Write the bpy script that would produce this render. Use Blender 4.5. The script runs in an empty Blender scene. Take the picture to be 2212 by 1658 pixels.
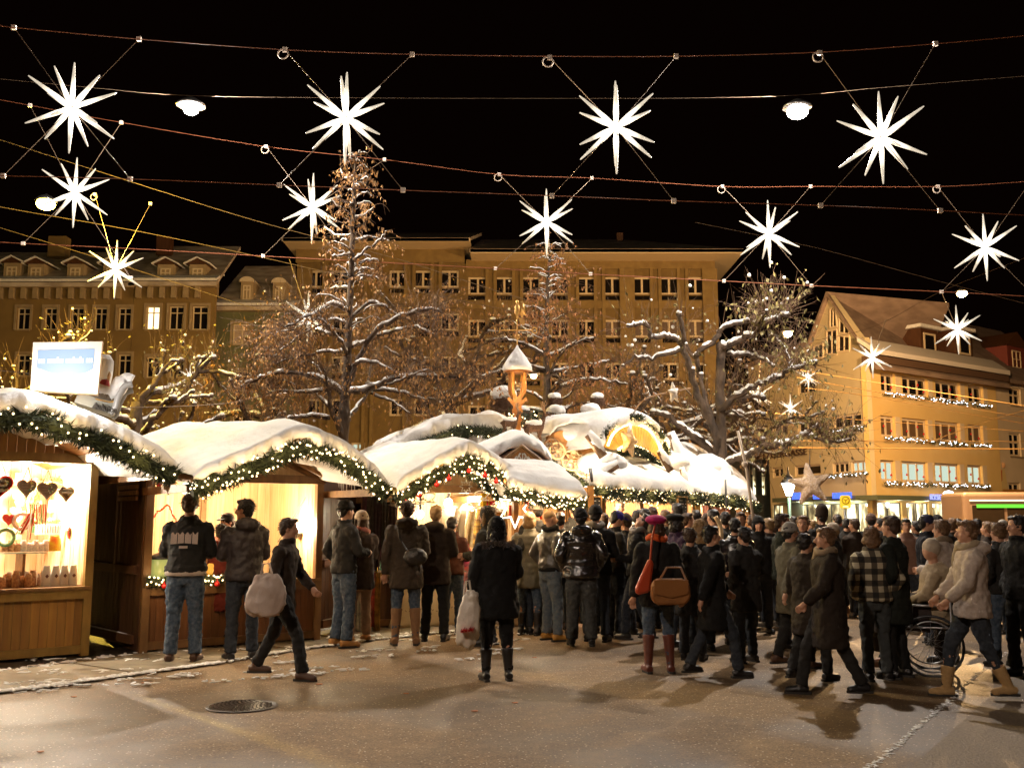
import bpy, math, random
from mathutils import Vector as V, Matrix, noise
R=random.Random(7)
rad=math.radians
sc=bpy.context.scene
COL=sc.collection
# ---------------------------------------------------------------- camera (photo measured on a 2211 x 1658 sheet)
FP=2150.0; CX=1105.5; CY=829.0; HZ=1120.0; CH=1.58
PITCH=math.atan((HZ-CY)/FP)
cd=bpy.data.cameras.new('camera'); cam=bpy.data.objects.new('camera',cd); COL.objects.link(cam)
cd.sensor_fit='HORIZONTAL'; cd.sensor_width=36; cd.lens=FP/2211*36; cd.clip_end=800; cd.clip_start=.1
cam.location=(0,0,CH); cam.rotation_euler=(math.pi/2+PITCH,0,0); sc.camera=cam
CP,SP=math.cos(PITCH),math.sin(PITCH)
def ray(x,y):
    a=x-CX; b=CY-y
    return V((a,FP*CP-b*SP,FP*SP+b*CP))
def at(x,y,Y):
    d=ray(x,y); return V((0,0,CH))+d*(Y/d.y)
def gr(x,y,z=0.0):
    d=ray(x,y); return V((0,0,CH))+d*((z-CH)/d.z)
def onpl(x,y,P0,u):
    n=V((-u[1],u[0],0)); d=ray(x,y); o=V((0,0,CH)); P=V((P0[0],P0[1],0))
    return o+d*((P-o).dot(n)/d.dot(n))
# ---------------------------------------------------------------- materials
MATS={}
def mat(name,c,rough=.7,c2=None,ns=6,metal=0,emit=None,es=0,bump=0,bs=None,stretch=(1,1,1),island=0,spec=None,nosample=True,alpha=None,trans=0,coat=0,detail=4):
    if name in MATS: return MATS[name]
    m=bpy.data.materials.new(name); m.use_nodes=True; nt=m.node_tree; N=nt.nodes; L=nt.links
    b=N['Principled BSDF']; b.inputs['Roughness'].default_value=rough; b.inputs['Metallic'].default_value=metal
    if spec is not None: b.inputs['Specular IOR Level'].default_value=spec
    if coat: b.inputs['Coat Weight'].default_value=coat; b.inputs['Coat Roughness'].default_value=.15
    col=(c[0],c[1],c[2],1)
    b.inputs['Base Color'].default_value=col
    tc=N.new('ShaderNodeTexCoord'); mp=N.new('ShaderNodeMapping'); mp.inputs['Scale'].default_value=stretch
    L.new(tc.outputs['Object'],mp.inputs['Vector'])
    out=None
    if c2 is not None:
        nz=N.new('ShaderNodeTexNoise'); nz.inputs['Scale'].default_value=ns; nz.inputs['Detail'].default_value=detail
        L.new(mp.outputs[0],nz.inputs['Vector'])
        cr=N.new('ShaderNodeValToRGB'); cr.color_ramp.elements[0].position=.35; cr.color_ramp.elements[1].position=.65
        cr.color_ramp.elements[0].color=col; cr.color_ramp.elements[1].color=(c2[0],c2[1],c2[2],1)
        L.new(nz.outputs['Fac'],cr.inputs['Fac']); out=cr.outputs['Color']
    if island:
        g=N.new('ShaderNodeNewGeometry'); hs=N.new('ShaderNodeHueSaturation'); ma=N.new('ShaderNodeMapRange')
        ma.inputs['To Min'].default_value=1-island; ma.inputs['To Max'].default_value=1+island
        L.new(g.outputs['Random Per Island'],ma.inputs['Value']); L.new(ma.outputs[0],hs.inputs['Value'])
        if out: L.new(out,hs.inputs['Color'])
        else: hs.inputs['Color'].default_value=col
        out=hs.outputs['Color']
    if out: L.new(out,b.inputs['Base Color'])
    if bump:
        n2=N.new('ShaderNodeTexNoise'); n2.inputs['Scale'].default_value=bs or ns*2; n2.inputs['Detail'].default_value=5
        L.new(mp.outputs[0],n2.inputs['Vector'])
        bp=N.new('ShaderNodeBump'); bp.inputs['Strength'].default_value=bump; bp.inputs['Distance'].default_value=.02
        L.new(n2.outputs['Fac'],bp.inputs['Height']); L.new(bp.outputs[0],b.inputs['Normal'])
    if emit is not None:
        b.inputs['Emission Color'].default_value=(emit[0],emit[1],emit[2],1); b.inputs['Emission Strength'].default_value=es
        if nosample: m.cycles.emission_sampling='NONE'
    if trans: b.inputs['Transmission Weight'].default_value=trans
    MATS[name]=m; return m
def glow(name,c,s,sample=False):
    return mat(name,(.02,.02,.02),.6,emit=c,es=s,nosample=not sample)
# ---------------------------------------------------------------- mesh builder
class MB:
    def __init__(s): s.v=[]; s.f=[]; s.m=[]; s.cur=0
    def add(s,vs,fs,mi=None):
        o=len(s.v); s.v.extend([tuple(p) for p in vs]); mi=s.cur if mi is None else mi
        for f in fs: s.f.append(tuple(o+i for i in f)); s.m.append(mi)
    def ob(s,o,a,b,c,mi=None):            # box from a corner and three edge vectors
        o=V(o);a=V(a);b=V(b);c=V(c)
        if a.cross(b).dot(c)<0: a,b=b,a
        vs=[o,o+a,o+a+b,o+b,o+c,o+a+c,o+a+b+c,o+b+c]
        s.add(vs,[(0,3,2,1),(4,5,6,7),(0,1,5,4),(1,2,6,5),(2,3,7,6),(3,0,4,7)],mi)
    def box(s,c,d,mi=None,M=None):
        h=V(d)/2; pts=[V((sx*h.x,sy*h.y,sz*h.z)) for sz in(-1,1) for sx,sy in((-1,-1),(1,-1),(1,1),(-1,1))]
        if M: pts=[M@p for p in pts]
        s.add([V(c)+p for p in pts],[(0,3,2,1),(4,5,6,7),(0,1,5,4),(1,2,6,5),(2,3,7,6),(3,0,4,7)],mi)
    def tube(s,pts,rs,n=6,cap=True,mi=None,flat=None):
        pts=[V(p) for p in pts]
        if not hasattr(rs,'__len__'): rs=[rs]*len(pts)
        vs=[];fs=[]; ref=None
        for i,p in enumerate(pts):
            d=(pts[min(i+1,len(pts)-1)]-pts[max(i-1,0)])
            if d.length<1e-9: d=V((0,0,1))
            d.normalize()
            if ref is None:
                ref=d.orthogonal().normalized()
            else:
                ref=(ref-d*ref.dot(d))
                ref=ref.normalized() if ref.length>1e-6 else d.orthogonal().normalized()
            w=d.cross(ref)
            for k in range(n):
                a=2*math.pi*k/n; vs.append(p+(ref*math.cos(a)+w*math.sin(a))*rs[i])
        for i in range(len(pts)-1):
            for k in range(n):
                k2=(k+1)%n; fs.append((i*n+k,i*n+k2,(i+1)*n+k2,(i+1)*n+k))
        if cap:
            fs.append(tuple(range(n))[::-1]); fs.append(tuple((len(pts)-1)*n+k for k in range(n)))
        s.add(vs,fs,mi)
    def ell(s,c,r,n=12,m=8,mi=None,M=None):
        c=V(c); 
        if not hasattr(r,'__len__'): r=(r,r,r)
        vs=[];fs=[]
        for j in range(1,m):
            t=math.pi*j/m
            for k in range(n):
                a=2*math.pi*k/n; p=V((r[0]*math.sin(t)*math.cos(a),r[1]*math.sin(t)*math.sin(a),r[2]*math.cos(t)))
                vs.append(c+(M@p if M else p))
        top=V((0,0,r[2])); top=M@top if M else top
        vs.append(c+top); vs.append(c-top); T=len(vs)-2;B=T+1
        for j in range(m-2):
            for k in range(n):
                k2=(k+1)%n; fs.append((j*n+k,(j+1)*n+k,(j+1)*n+k2,j*n+k2))
        for k in range(n):
            k2=(k+1)%n; fs.append((T,k,k2)); fs.append((B,(m-2)*n+k2,(m-2)*n+k))
        s.add(vs,fs,mi)
    def loft(s,rings,cap=True,mi=None):   # rings: lists of equal length
        n=len(rings[0]); vs=[p for r in rings for p in r]; fs=[]
        for i in range(len(rings)-1):
            for k in range(n):
                k2=(k+1)%n; fs.append((i*n+k,i*n+k2,(i+1)*n+k2,(i+1)*n+k))
        if cap: fs.append(tuple(range(n))[::-1]); fs.append(tuple((len(rings)-1)*n+k for k in range(n)))
        s.add(vs,fs,mi)
    def lathe(s,prof,c,n=16,mi=None,M=None,cap=True):
        c=V(c); rings=[]
        for r,z in prof:
            ring=[]
            for k in range(n):
                a=2*math.pi*k/n; p=V((r*math.cos(a),r*math.sin(a),z)); ring.append(c+(M@p if M else p))
            rings.append(ring)
        s.loft(rings,cap,mi)
    def prism(s,poly,thick,mi=None):      # poly: list of 3-D points in one plane, thick: vector
        t=V(thick); poly=[V(p) for p in poly]; n=len(poly)
        nr=V((0,0,0))
        for i in range(n): nr+=poly[i].cross(poly[(i+1)%n])
        if nr.dot(t)<0: poly=poly[::-1]
        vs=poly+[p+t for p in poly]
        fs=[tuple(range(n))[::-1],tuple(range(n,2*n))]+[(i,(i+1)%n,n+(i+1)%n,n+i) for i in range(n)]
        s.add(vs,fs,mi)
    def grid(s,F,nu,nv,mi=None):
        vs=[F(i/nu,j/nv) for j in range(nv+1) for i in range(nu+1)]
        fs=[(j*(nu+1)+i,j*(nu+1)+i+1,(j+1)*(nu+1)+i+1,(j+1)*(nu+1)+i) for j in range(nv) for i in range(nu)]
        s.add(vs,fs,mi)
    def build(s,name,mats,parent=None,smooth=False,origin=None):
        me=bpy.data.meshes.new(name); o0=V(origin) if origin is not None else None
        vs=s.v if o0 is None else [(p[0]-o0.x,p[1]-o0.y,p[2]-o0.z) for p in s.v]
        me.from_pydata(vs,[],s.f)
        if not isinstance(mats,(list,tuple)): mats=[mats]
        for m in mats: me.materials.append(m)
        if len(mats)>1: me.polygons.foreach_set('material_index',s.m)
        if smooth: me.polygons.foreach_set('use_smooth',[True]*len(me.polygons))
        me.update()
        o=bpy.data.objects.new(name,me); COL.objects.link(o)
        if o0 is not None: o.location=o0
        if parent is not None: o.parent=parent; o.matrix_parent_inverse=parent.matrix_basis.inverted()
        return o
def tag(o,label=None,cat=None,group=None,kind=None):
    if label: o['label']=label
    if cat: o['category']=cat
    if group: o['group']=group
    if kind: o['kind']=kind
    return o
def empty(name,loc,label,cat,group=None,rz=0):
    o=bpy.data.objects.new(name,None); COL.objects.link(o); o.location=loc; o.rotation_euler=(0,0,rz); o.empty_display_size=.1
    o.matrix_basis=Matrix.Translation(V(loc))@Matrix.Rotation(rz,4,'Z')
    return tag(o,label,cat,group)
def copytree(o,loc=None,M=None,parent=None):
    c=o.copy(); COL.objects.link(c)
    if parent is not None: c.parent=parent
    for k in list(o.children): copytree(k,parent=c)
    if M is not None: c.matrix_basis=M
    elif loc is not None: c.location=loc
    return c
TEXTS=[]
def text(name,body,c,w,h,right,up,m,parent=None,ext=.02):
    cu=bpy.data.curves.new(name,'FONT'); cu.body=body; cu.align_x='CENTER'; cu.align_y='CENTER'; cu.extrude=ext; cu.offset=-.012 if m.name=='blue_neon' else 0; cu.materials.append(m)
    o=bpy.data.objects.new(name,cu); COL.objects.link(o)
    TEXTS.append((o,V(c),w,h,V(right).normalized(),V(up).normalized(),parent)); return o
def finish_texts():
    bpy.context.view_layer.update()
    for o,c,w,h,r,u,parent in TEXTS:
        bb=[V(b) for b in o.bound_box]; x0=min(b.x for b in bb); x1=max(b.x for b in bb); y0=min(b.y for b in bb); y1=max(b.y for b in bb)
        sx=w/max(x1-x0,1e-4); sy=(h/max(y1-y0,1e-4)) if h else sx; n=r.cross(u)
        M=Matrix(((r.x*sx,u.x*sy,n.x,0),(r.y*sx,u.y*sy,n.y,0),(r.z*sx,u.z*sy,n.z,0),(0,0,0,1)))
        off=M@V(((x0+x1)/2,(y0+y1)/2,0)); M.translation=c-off
        if parent is not None:
            o.parent=parent; o.matrix_parent_inverse=parent.matrix_basis.inverted()
        o.matrix_basis=M
def plight(loc,energy,color=(1,.8,.55),r=.05,name='lamp_light',parent=None):
    l=bpy.data.lights.new(name,'POINT'); l.energy=energy; l.color=color; l.shadow_soft_size=r
    o=bpy.data.objects.new(name,l); COL.objects.link(o); o.location=loc
    return o
# ---------------------------------------------------------------- world and render
w=bpy.data.worlds.new('World'); sc.world=w; w.use_nodes=True
nt=w.node_tree; bg=nt.nodes['Background']; sky=nt.nodes.new('ShaderNodeTexSky'); sky.sky_type='NISHITA'; sky.sun_disc=False
sky.sun_elevation=rad(-8); sky.sun_rotation=rad(200)
mx=nt.nodes.new('ShaderNodeMixRGB'); mx.blend_type='ADD'; mx.inputs['Fac'].default_value=1; mx.inputs['Color2'].default_value=(.012,.004,.0022,1)
nt.links.new(sky.outputs[0],mx.inputs['Color1']); nt.links.new(mx.outputs[0],bg.inputs['Color']); bg.inputs['Strength'].default_value=.06
sc.view_settings.view_transform='Standard'; sc.view_settings.look='None'; sc.view_settings.exposure=1.1; sc.view_settings.gamma=1
cy=sc.cycles
try:
    cy.use_light_tree=True; cy.sample_clamp_indirect=3; cy.sample_clamp_direct=0; cy.max_bounces=5; cy.diffuse_bounces=3; cy.glossy_bounces=3
    cy.transmission_bounces=4; cy.transparent_max_bounces=6; cy.use_denoising=True; cy.denoiser='OPENIMAGEDENOISE'; cy.caustics_reflective=False; cy.caustics_refractive=False
    cy.use_adaptive_sampling=True; cy.adaptive_threshold=.02
except Exception as e: print(e)
# ---------------------------------------------------------------- common materials
SNOW=mat('snow',(.80,.79,.78),.75,(.70,.69,.68),5,bump=.6,bs=22)
PINE=mat('pine_boards',(.50,.27,.085),.6,(.38,.18,.05),3,stretch=(8,8,.6),island=.22,bump=.05)
PINEL=mat('light_pine_boards',(.72,.52,.30),.6,(.60,.39,.19),3,stretch=(8,8,.6),island=.12,bump=.05)
OCHRE=mat('ochre_stained_boards',(.34,.165,.028),.5,(.25,.11,.018),2.5,stretch=(7,7,.5),island=.2,bump=.08)
BROWN=mat('dark_stained_boards',(.085,.034,.012),.5,(.055,.02,.008),3,stretch=(8,8,.6),island=.25,bump=.06)
BEAM=mat('beam_wood',(.26,.13,.035),.55,(.17,.075,.02),4,stretch=(3,3,3),bump=.06)
METAL=mat('grey_metal',(.35,.35,.36),.35,metal=.9)
DMETAL=mat('dark_metal',(.06,.06,.065),.45,metal=.6)
GLASSD=mat('dark_pane',(.012,.01,.009),.06,spec=.8)
RED=mat('red_gloss',(.55,.02,.02),.25)
BULB=glow('warm_bulb',(1,.70,.33),3.6)
WHITEG=glow('white_glow',(1,.93,.8),9)
# ================================================================ GROUND
def asphalt():
    m=bpy.data.materials.new('frosty_asphalt'); m.use_nodes=True; nt=m.node_tree; N=nt.nodes; L=nt.links; b=N['Principled BSDF']
    tc=N.new('ShaderNodeTexCoord')
    def nz(scale,det=4,rough=.6):
        n=N.new('ShaderNodeTexNoise'); n.inputs['Scale'].default_value=scale; n.inputs['Detail'].default_value=det; n.inputs['Roughness'].default_value=rough
        L.new(tc.outputs['Object'],n.inputs['Vector']); return n
    def ramp(src,p0,p1,c0,c1):
        r=N.new('ShaderNodeValToRGB'); r.color_ramp.elements[0].position=p0; r.color_ramp.elements[1].position=p1
        r.color_ramp.elements[0].color=c0; r.color_ramp.elements[1].color=c1; L.new(src,r.inputs['Fac']); return r
    def mix(f,a,bc,mode='MIX'):
        x=N.new('ShaderNodeMixRGB'); x.blend_type=mode
        if isinstance(f,float): x.inputs['Fac'].default_value=f
        else: L.new(f,x.inputs['Fac'])
        L.new(a,x.inputs['Color1'])
        if isinstance(bc,tuple): x.inputs['Color2'].default_value=bc
        else: L.new(bc,x.inputs['Color2'])
        return x.outputs[0]
    fine=nz(48,4,.85); base=ramp(fine.outputs['Fac'],.36,.60,(.075,.043,.017,1),(.33,.205,.092,1)); mid=nz(9,4,.7); mr=ramp(mid.outputs['Fac'],.36,.66,(.72,.70,.66,1),(1.0,1.0,1.0,1))
    wet=nz(.42,3,.5); wr=ramp(wet.outputs['Fac'],.44,.58,(0,0,0,1),(1,1,1,1))
    frost=nz(1.7,5,.65); fr=ramp(frost.outputs['Fac'],.45,.75,(0,0,0,1),(.55,.55,.55,1))
    c=mix(fr.outputs[0],base.outputs[0],(.36,.243,.125,1))
    vo=N.new('ShaderNodeTexVoronoi'); vo.inputs['Scale'].default_value=13; L.new(tc.outputs['Object'],vo.inputs['Vector'])
    sp=ramp(vo.outputs['Distance'],.07,.12,(1,1,1,1),(0,0,0,1)); n9=nz(3.1,2); spm=ramp(n9.outputs['Fac'],.5,.56,(0,0,0,1),(1,1,1,1))
    f2=mix(1.0,sp.outputs[0],spm.outputs[0],'MULTIPLY'); c=mix(f2,c,(.60,.50,.36,1))
    dk=mix(wr.outputs[0],c,(.5,.5,.5,1),'MULTIPLY') if False else c
    dark=N.new('ShaderNodeMixRGB'); dark.blend_type='MULTIPLY'; dark.inputs['Color2'].default_value=(.50,.47,.39,1); L.new(wr.outputs[0],dark.inputs['Fac']); L.new(c,dark.inputs['Color1'])
    fin=mix(1.0,dark.outputs[0],mr.outputs[0],'MULTIPLY'); v2=N.new('ShaderNodeTexVoronoi'); v2.inputs['Scale'].default_value=26; L.new(tc.outputs['Object'],v2.inputs['Vector']); s2=ramp(v2.outputs['Distance'],.13,.20,(1,1,1,1),(0,0,0,1)); s3=ramp(v2.outputs['Color'],.40,.45,(0,0,0,1),(1,1,1,1)); f3=mix(1.0,s2.outputs[0],s3.outputs[0],'MULTIPLY'); fin=mix(f3,fin,(.62,.50,.34,1)); L.new(fin,b.inputs['Base Color'])
    rr=ramp(wr.outputs[0],0,1,(.8,.8,.8,1),(.5,.5,.5,1)); L.new(rr.outputs[0],b.inputs['Roughness'])
    bp=N.new('ShaderNodeBump'); bp.inputs['Strength'].default_value=.5; bp.inputs['Distance'].default_value=.01; L.new(fine.outputs['Fac'],bp.inputs['Height']); L.new(bp.outputs[0],b.inputs['Normal'])
    return m
ASPH=asphalt()
g=MB(); g.add([(-160,-60,0),(160,-60,0),(160,240,0),(-160,240,0)],[(0,1,2,3)])
tag(g.build('ground',ASPH),kind='structure')
# cobbled wet gutter and kerb in front of the stalls (through measured pixels)
KB=[gr(x,y) for x,y in((-260,1545),(0,1497),(150,1478),(300,1457),(480,1432),(640,1405),(780,1386),(950,1368),(1120,1350))]
KT=[gr(x,y) for x,y in((-260,1490),(0,1452),(150,1432),(300,1412),(480,1388),(640,1368),(780,1352),(950,1338),(1120,1326))]
def strip(name,A,B,z,m,sub=6,jit=0,edge=.0):
    s=MB(); vs=[];n=0
    for i in range(len(A)-1):
        for k in range(sub):
            t=k/sub; a=A[i].lerp(A[i+1],t); b=B[i].lerp(B[i+1],t); d=(b-a).normalized()
            j=(noise.noise(a*3.1)*jit); j2=(noise.noise(b*2.7+V((5,0,0)))*jit)
            vs+= [V((a.x,a.y,z))+d*j,V((b.x,b.y,z))+d*j2]; n+=1
    vs+=[V((A[-1].x,A[-1].y,z)),V((B[-1].x,B[-1].y,z))]
    s.add(vs,[(2*i,2*i+2,2*i+3,2*i+1) for i in range(n)]); return s.build(name,m)
def wetmat():
    m=mat('wet_cobbles',(.045,.032,.02),.42,(.015,.011,.008),7,bump=1.6,bs=13); return m
backA=[a.lerp(b,3.2) for a,b in zip(KB,KT)]
gut=strip('pavement',KT,backA,.004,wetmat(),6)
tag(gut,kind='structure')
kerb=MB()
for i in range(len(KB)-1):
    a,b=KB[i],KB[i+1]; d=(b-a); L0=d.length; d.normalize(); n=V((-d.y,d.x,0)); k=0.0
    wdt=(KT[i]-KB[i]).dot(n)
    while k<L0-.05:
        l=min(R.uniform(.7,1.0),L0-k)
        kerb.ob(a+d*(k+.004),d*(l-.012),n*wdt*.96,V((0,0,.022+R.uniform(-.003,.004)))); k+=l
KERBM=mat('kerb_stone',(.20,.16,.10),.7,(.12,.09,.05),5,bump=.5,bs=30,island=.15)
tag(kerb.build('kerb',KERBM),kind='structure')
# snow crusts along the kerb, stalls and the right-hand path edge
sn=MB()
def crust(a,b,wd,n,h=.02,seed=0,dens=1.0):
    for i in range(n):
        if R.random()>dens: continue
        t=(i+R.random())/n; p=a.lerp(b,t)+V((R.gauss(0,wd),R.gauss(0,wd),0)); r=R.uniform(.008,.032)*(1 if h>.01 else .5)
        M=Matrix.Rotation(R.random()*3.1,3,'Z'); sn.ell((p.x,p.y,.022 if h>.01 else .005),(r*R.uniform(1.2,3.2),r*.7,h*R.uniform(.3,.8)),7,5,M=M)
for i in range(len(KB)-1):
    crust(KB[i],KB[i+1],.03,150 if i<4 else 40,dens=.9)
    crust(KT[i],KT[i+1],.06,40,dens=.7)
RE=[gr(1850,1680),gr(1960,1590),gr(2040,1520),gr(2110,1458),gr(2211,1380)]
for i in range(4): crust(RE[i],RE[i+1],.016,110,h=.003,dens=.8)
for i in range(60):
    x=R.uniform(0,1100); y=R.uniform(1385,1470); p=gr(x,y-(x-550)*.06)
    crust(p,p+V((.3,.1,0)),.05,9,.012)
tag(sn.build('snow',SNOW,smooth=True),label='thin crusts of frozen snow along the kerb and path edge',kind='stuff')
# right path: slightly raised slab past the crusted edge
s=MB(); pts=[gr(1925,1700),gr(2030,1600),gr(2120,1520),gr(2260,1405),gr(2700,1405),gr(2700,1700)]
s.add([V((p.x,p.y,.004)) for p in pts],[tuple(range(6))])
tag(s.build('path',mat('path_tarmac',(.15,.11,.075),.75,(.21,.16,.11),40,bump=.5,bs=60)),kind='structure')
# manhole
mh=gr(523,1525); E=empty('manhole_cover',(mh.x,mh.y,0),'round cast iron manhole cover set in the asphalt','manhole cover')
s=MB(); s.lathe([(.30,0),(.30,.008),(.275,.012),(.275,.006),(.01,.006)],(mh.x,mh.y,.001),40)
s.build('rim',mat('cast_iron',(.05,.04,.034),.45,metal=.5,bump=.3,bs=60),E,True)
s=MB()
for i in range(-8,9):
    o=i*.031; h=math.sqrt(max(.0,.262**2-o*o)); k=-h
    while k<h-.02:
        l=.034; 
        s.box((mh.x+o*.8+k*.6,mh.y-o*.6+k*.8,.011),(.012,l*.8,.007),M=Matrix.Rotation(rad(-37),3,'Z')); k+=l*1.25
s.build('tread_pattern',mat('worn_iron',(.13,.10,.085),.35,metal=.6),E)
# a few dropped scraps and leaves
for i,(x,y) in enumerate(((88,1624),(160,1505),(878,1498),(1113,1518),(1026,1536),(1043,1450),(1155,1420),(690,1478),(310,1475),(1690,1420))):
    p=gr(x,y); s=MB(); r=R.uniform(.015,.03); s.prism([p+V((math.cos(a)*r*(1+.4*(k%2)),math.sin(a)*r,.006)) for k,a in enumerate([j*1.047 for j in range(6)])],(0,0,.004))
    tag(s.build('fallen_leaf',mat('orange_leaf',(.40,.12,.03),.7)),'small dry orange brown leaf lying flat on the asphalt','leaf','dry leaves dropped on the asphalt')
# small drain spot
# ================================================================ LAMPS
def hang_lamp(px,py,Y,energy,color,label,r=.16,glw=None,body='round',beh=None):
    c=at(px,py,Y) if beh is None else V(beh)
    E=empty('hanging_street_lamp',c,label,'street lamp','street lamps hung over the square')
    s=MB(); s.lathe([(.02,.26),(.10,.22),(.26,.12),(.27,.08),(.02,.08)],c,20); s.build('lamp_hood',METAL,E,True)
    s=MB(); s.ell(c+V((0,0,0)),(r*1.15,r*1.15,r*.75),16,10); s.build('bulb',glw,E,True)
    plight(c-V((0,0,.16)),energy,color,.12)
    return c
WG=glow('street_lamp_white',(1,.9,.86),60); OG=glow('street_lamp_orange',(1,.62,.25),30); YG=glow('street_lamp_yellow',(1,.74,.12),30)
LW=(1,.89,.78); LO=(1,.60,.26); LY=(1,.66,.08)
hang_lamp(412,238,18,1550,LW,'bright white street lamp hanging above the two left stalls',.12,WG)
hang_lamp(1722,242,18,1900,LW,'dazzling white street lamp hanging high over the crowd',.17,WG)
hang_lamp(0,0,0,2350,(1,.80,.64),'unseen lamp added behind the viewer by the kerb for light from the front',.2,WG,beh=(-5.5,-4,9.4))  # assumed lamp out of view, added to light roofs and facades from the front
hang_lamp(0,0,0,60,LW,'unseen weak lamp added behind the viewer by the path for light from the front',.2,WG,beh=(6.0,-5,9.4))  # second added lamp out of view, kept very weak
hang_lamp(2077,634,44,15000,LO,'orange street lamp hanging in front of the yellow corner house',.20,OG)
hang_lamp(1700,721,42,4200,LO,'orange street lamp beside the tall plane tree crown',.18,OG)
hang_lamp(683,707,40,2700,LO,'orange street lamp glowing behind the bare lime tree branches',.16,OG)
hang_lamp(99,441,24.6,5200,LY,'yellow street lamp beside the left hanging stars',.20,YG)
hang_lamp(1152,812,46,2000,LO,'small orange lamp in front of the long office block',.14,OG)
hang_lamp(1845-300,955,26,500,LW,'small white spot lamp beside the plane tree trunk',.07,WG) if False else None
# ================================================================ BUILDINGS
OFFW=mat('ochre_render',(.20,.13,.042),.85,(.15,.096,.03),1.2,bump=.1)
OFFP=mat('ochre_pilaster',(.25,.17,.06),.85,(.20,.13,.045),2)
SOFF=mat('cream_soffit',(.75,.60,.38),.8)
ROOFT=mat('snowy_roof_tiles',(.60,.52,.44),.8,(.34,.27,.21),1.5,stretch=(.6,1,1),bump=.6,bs=5)
FRAME=mat('window_frame_cream',(.62,.50,.33),.6)
LITW=glow('lit_pane_warm',(1,.78,.42),1.3); LITC=glow('lit_pane_cool',(.75,.92,.74),.38); LITS=None

def shopmat():
    m=bpy.data.materials.new('lit_shop_pane'); m.use_nodes=True; nt=m.node_tree; b=nt.nodes['Principled BSDF']; tc=nt.nodes.new('ShaderNodeTexCoord'); mp=nt.nodes.new('ShaderNodeMapping'); mp.inputs['Scale'].default_value=(1,1,.35)
    n=nt.nodes.new('ShaderNodeTexNoise'); n.inputs['Scale'].default_value=1.7; n.inputs['Detail'].default_value=3; r=nt.nodes.new('ShaderNodeValToRGB'); e=r.color_ramp.elements
    e[0].position=.38; e[0].color=(.05,.035,.015,1); e[1].position=.60; e[1].color=(.85,.80,.5,1); x=e.new(.48); x.color=(.26,.20,.09,1)
    nt.links.new(tc.outputs['Object'],mp.inputs[0]); nt.links.new(mp.outputs[0],n.inputs[0]); nt.links.new(n.outputs['Fac'],r.inputs[0]); nt.links.new(r.outputs[0],b.inputs['Emission Color']); b.inputs['Emission Strength'].default_value=1.3; b.inputs['Base Color'].default_value=(.02,.02,.02,1); b.inputs['Roughness'].default_value=.1; return m
LITS=shopmat()
BLIND=mat('closed_blind',(.10,.06,.035),.6)
CURT=mat('pale_curtain',(.42,.32,.24),.9)
class Face:
    def __init__(s,P0,u,th=.35):
        s.P=V((P0[0],P0[1],0)); s.u=V((u[0],u[1],0)).normalized(); s.n=V((s.u.y,-s.u.x,0)); s.th=th  # n points to the viewer side
    def sz(s,x,y):
        p=onpl(x,y,s.P,s.u); return (p-s.P).dot(s.u),p.z
    def p(s,a,z,o=0): return s.P+s.u*a+s.n*o+V((0,0,z))
    def wall(s,a0,a1,z0,z1,rows,m,parent,name='wall'):
        mb=MB(); z=z0
        for (r0,r1,wins) in sorted(rows):
            if r0>z: mb.ob(s.p(a0,z),s.u*(a1-a0),-s.n*s.th,V((0,0,r0-z)))
            a=a0
            for (w0,w1) in sorted(wins):
                if w0>a: mb.ob(s.p(a,r0),s.u*(w0-a),-s.n*s.th,V((0,0,r1-r0)))
                a=w1
            if a1>a: mb.ob(s.p(a,r0),s.u*(a1-a),-s.n*s.th,V((0,0,r1-r0)))
            z=r1
        if z1>z: mb.ob(s.p(a0,z),s.u*(a1-a0),-s.n*s.th,V((0,0,z1-z)))
        return mb.build(name,m,parent)
    def window(s,a0,a1,z0,z1,parent,panes=2,fr=FRAME,gl=GLASSD,rec=.12,fw=.09,transom=None,sill=None,name='window'):
        mb=MB(); o=-rec; t=.07
        def bar(b0,b1,c0,c1): mb.ob(s.p(b0,c0,o),s.u*(b1-b0),-s.n*t,V((0,0,c1-c0)))
        e=.003
        bar(a0+e,a0+fw,z0+e,z1-e); bar(a1-fw,a1-e,z0+e,z1-e); bar(a0+fw,a1-fw,z0+e,z0+fw); bar(a0+fw,a1-fw,z1-fw,z1-e)
        segs=[]
        zt=z0+(z1-z0)*transom if transom else None
        for k in range(1,panes):
            c=a0+(a1-a0)*k/panes
            bar(c-fw*.5,c+fw*.5,z0+fw,z1-fw)
        if zt:
            for k in range(panes):
                c0=a0+(a1-a0)*k/panes+(fw if k==0 else fw*.5); c1=a0+(a1-a0)*(k+1)/panes-(fw if k==panes-1 else fw*.5); bar(c0,c1,zt-fw*.4,zt+fw*.4)
        f=mb.build(name,fr,parent)
        g2=MB(); g2.ob(s.p(a0+.01,z0+.01,o-t*.6),s.u*(a1-a0-.02),-s.n*.03,V((0,0,z1-z0-.02))); g2.build('pane',gl,f)
        if sill:
            g3=MB(); g3.ob(s.p(a0-.06,z0-.07,.09),s.u*(a1-a0+.12),-s.n*(.09+rec-.003),V((0,0,.067))); g3.build('sill',sill,f)
        return f
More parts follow.
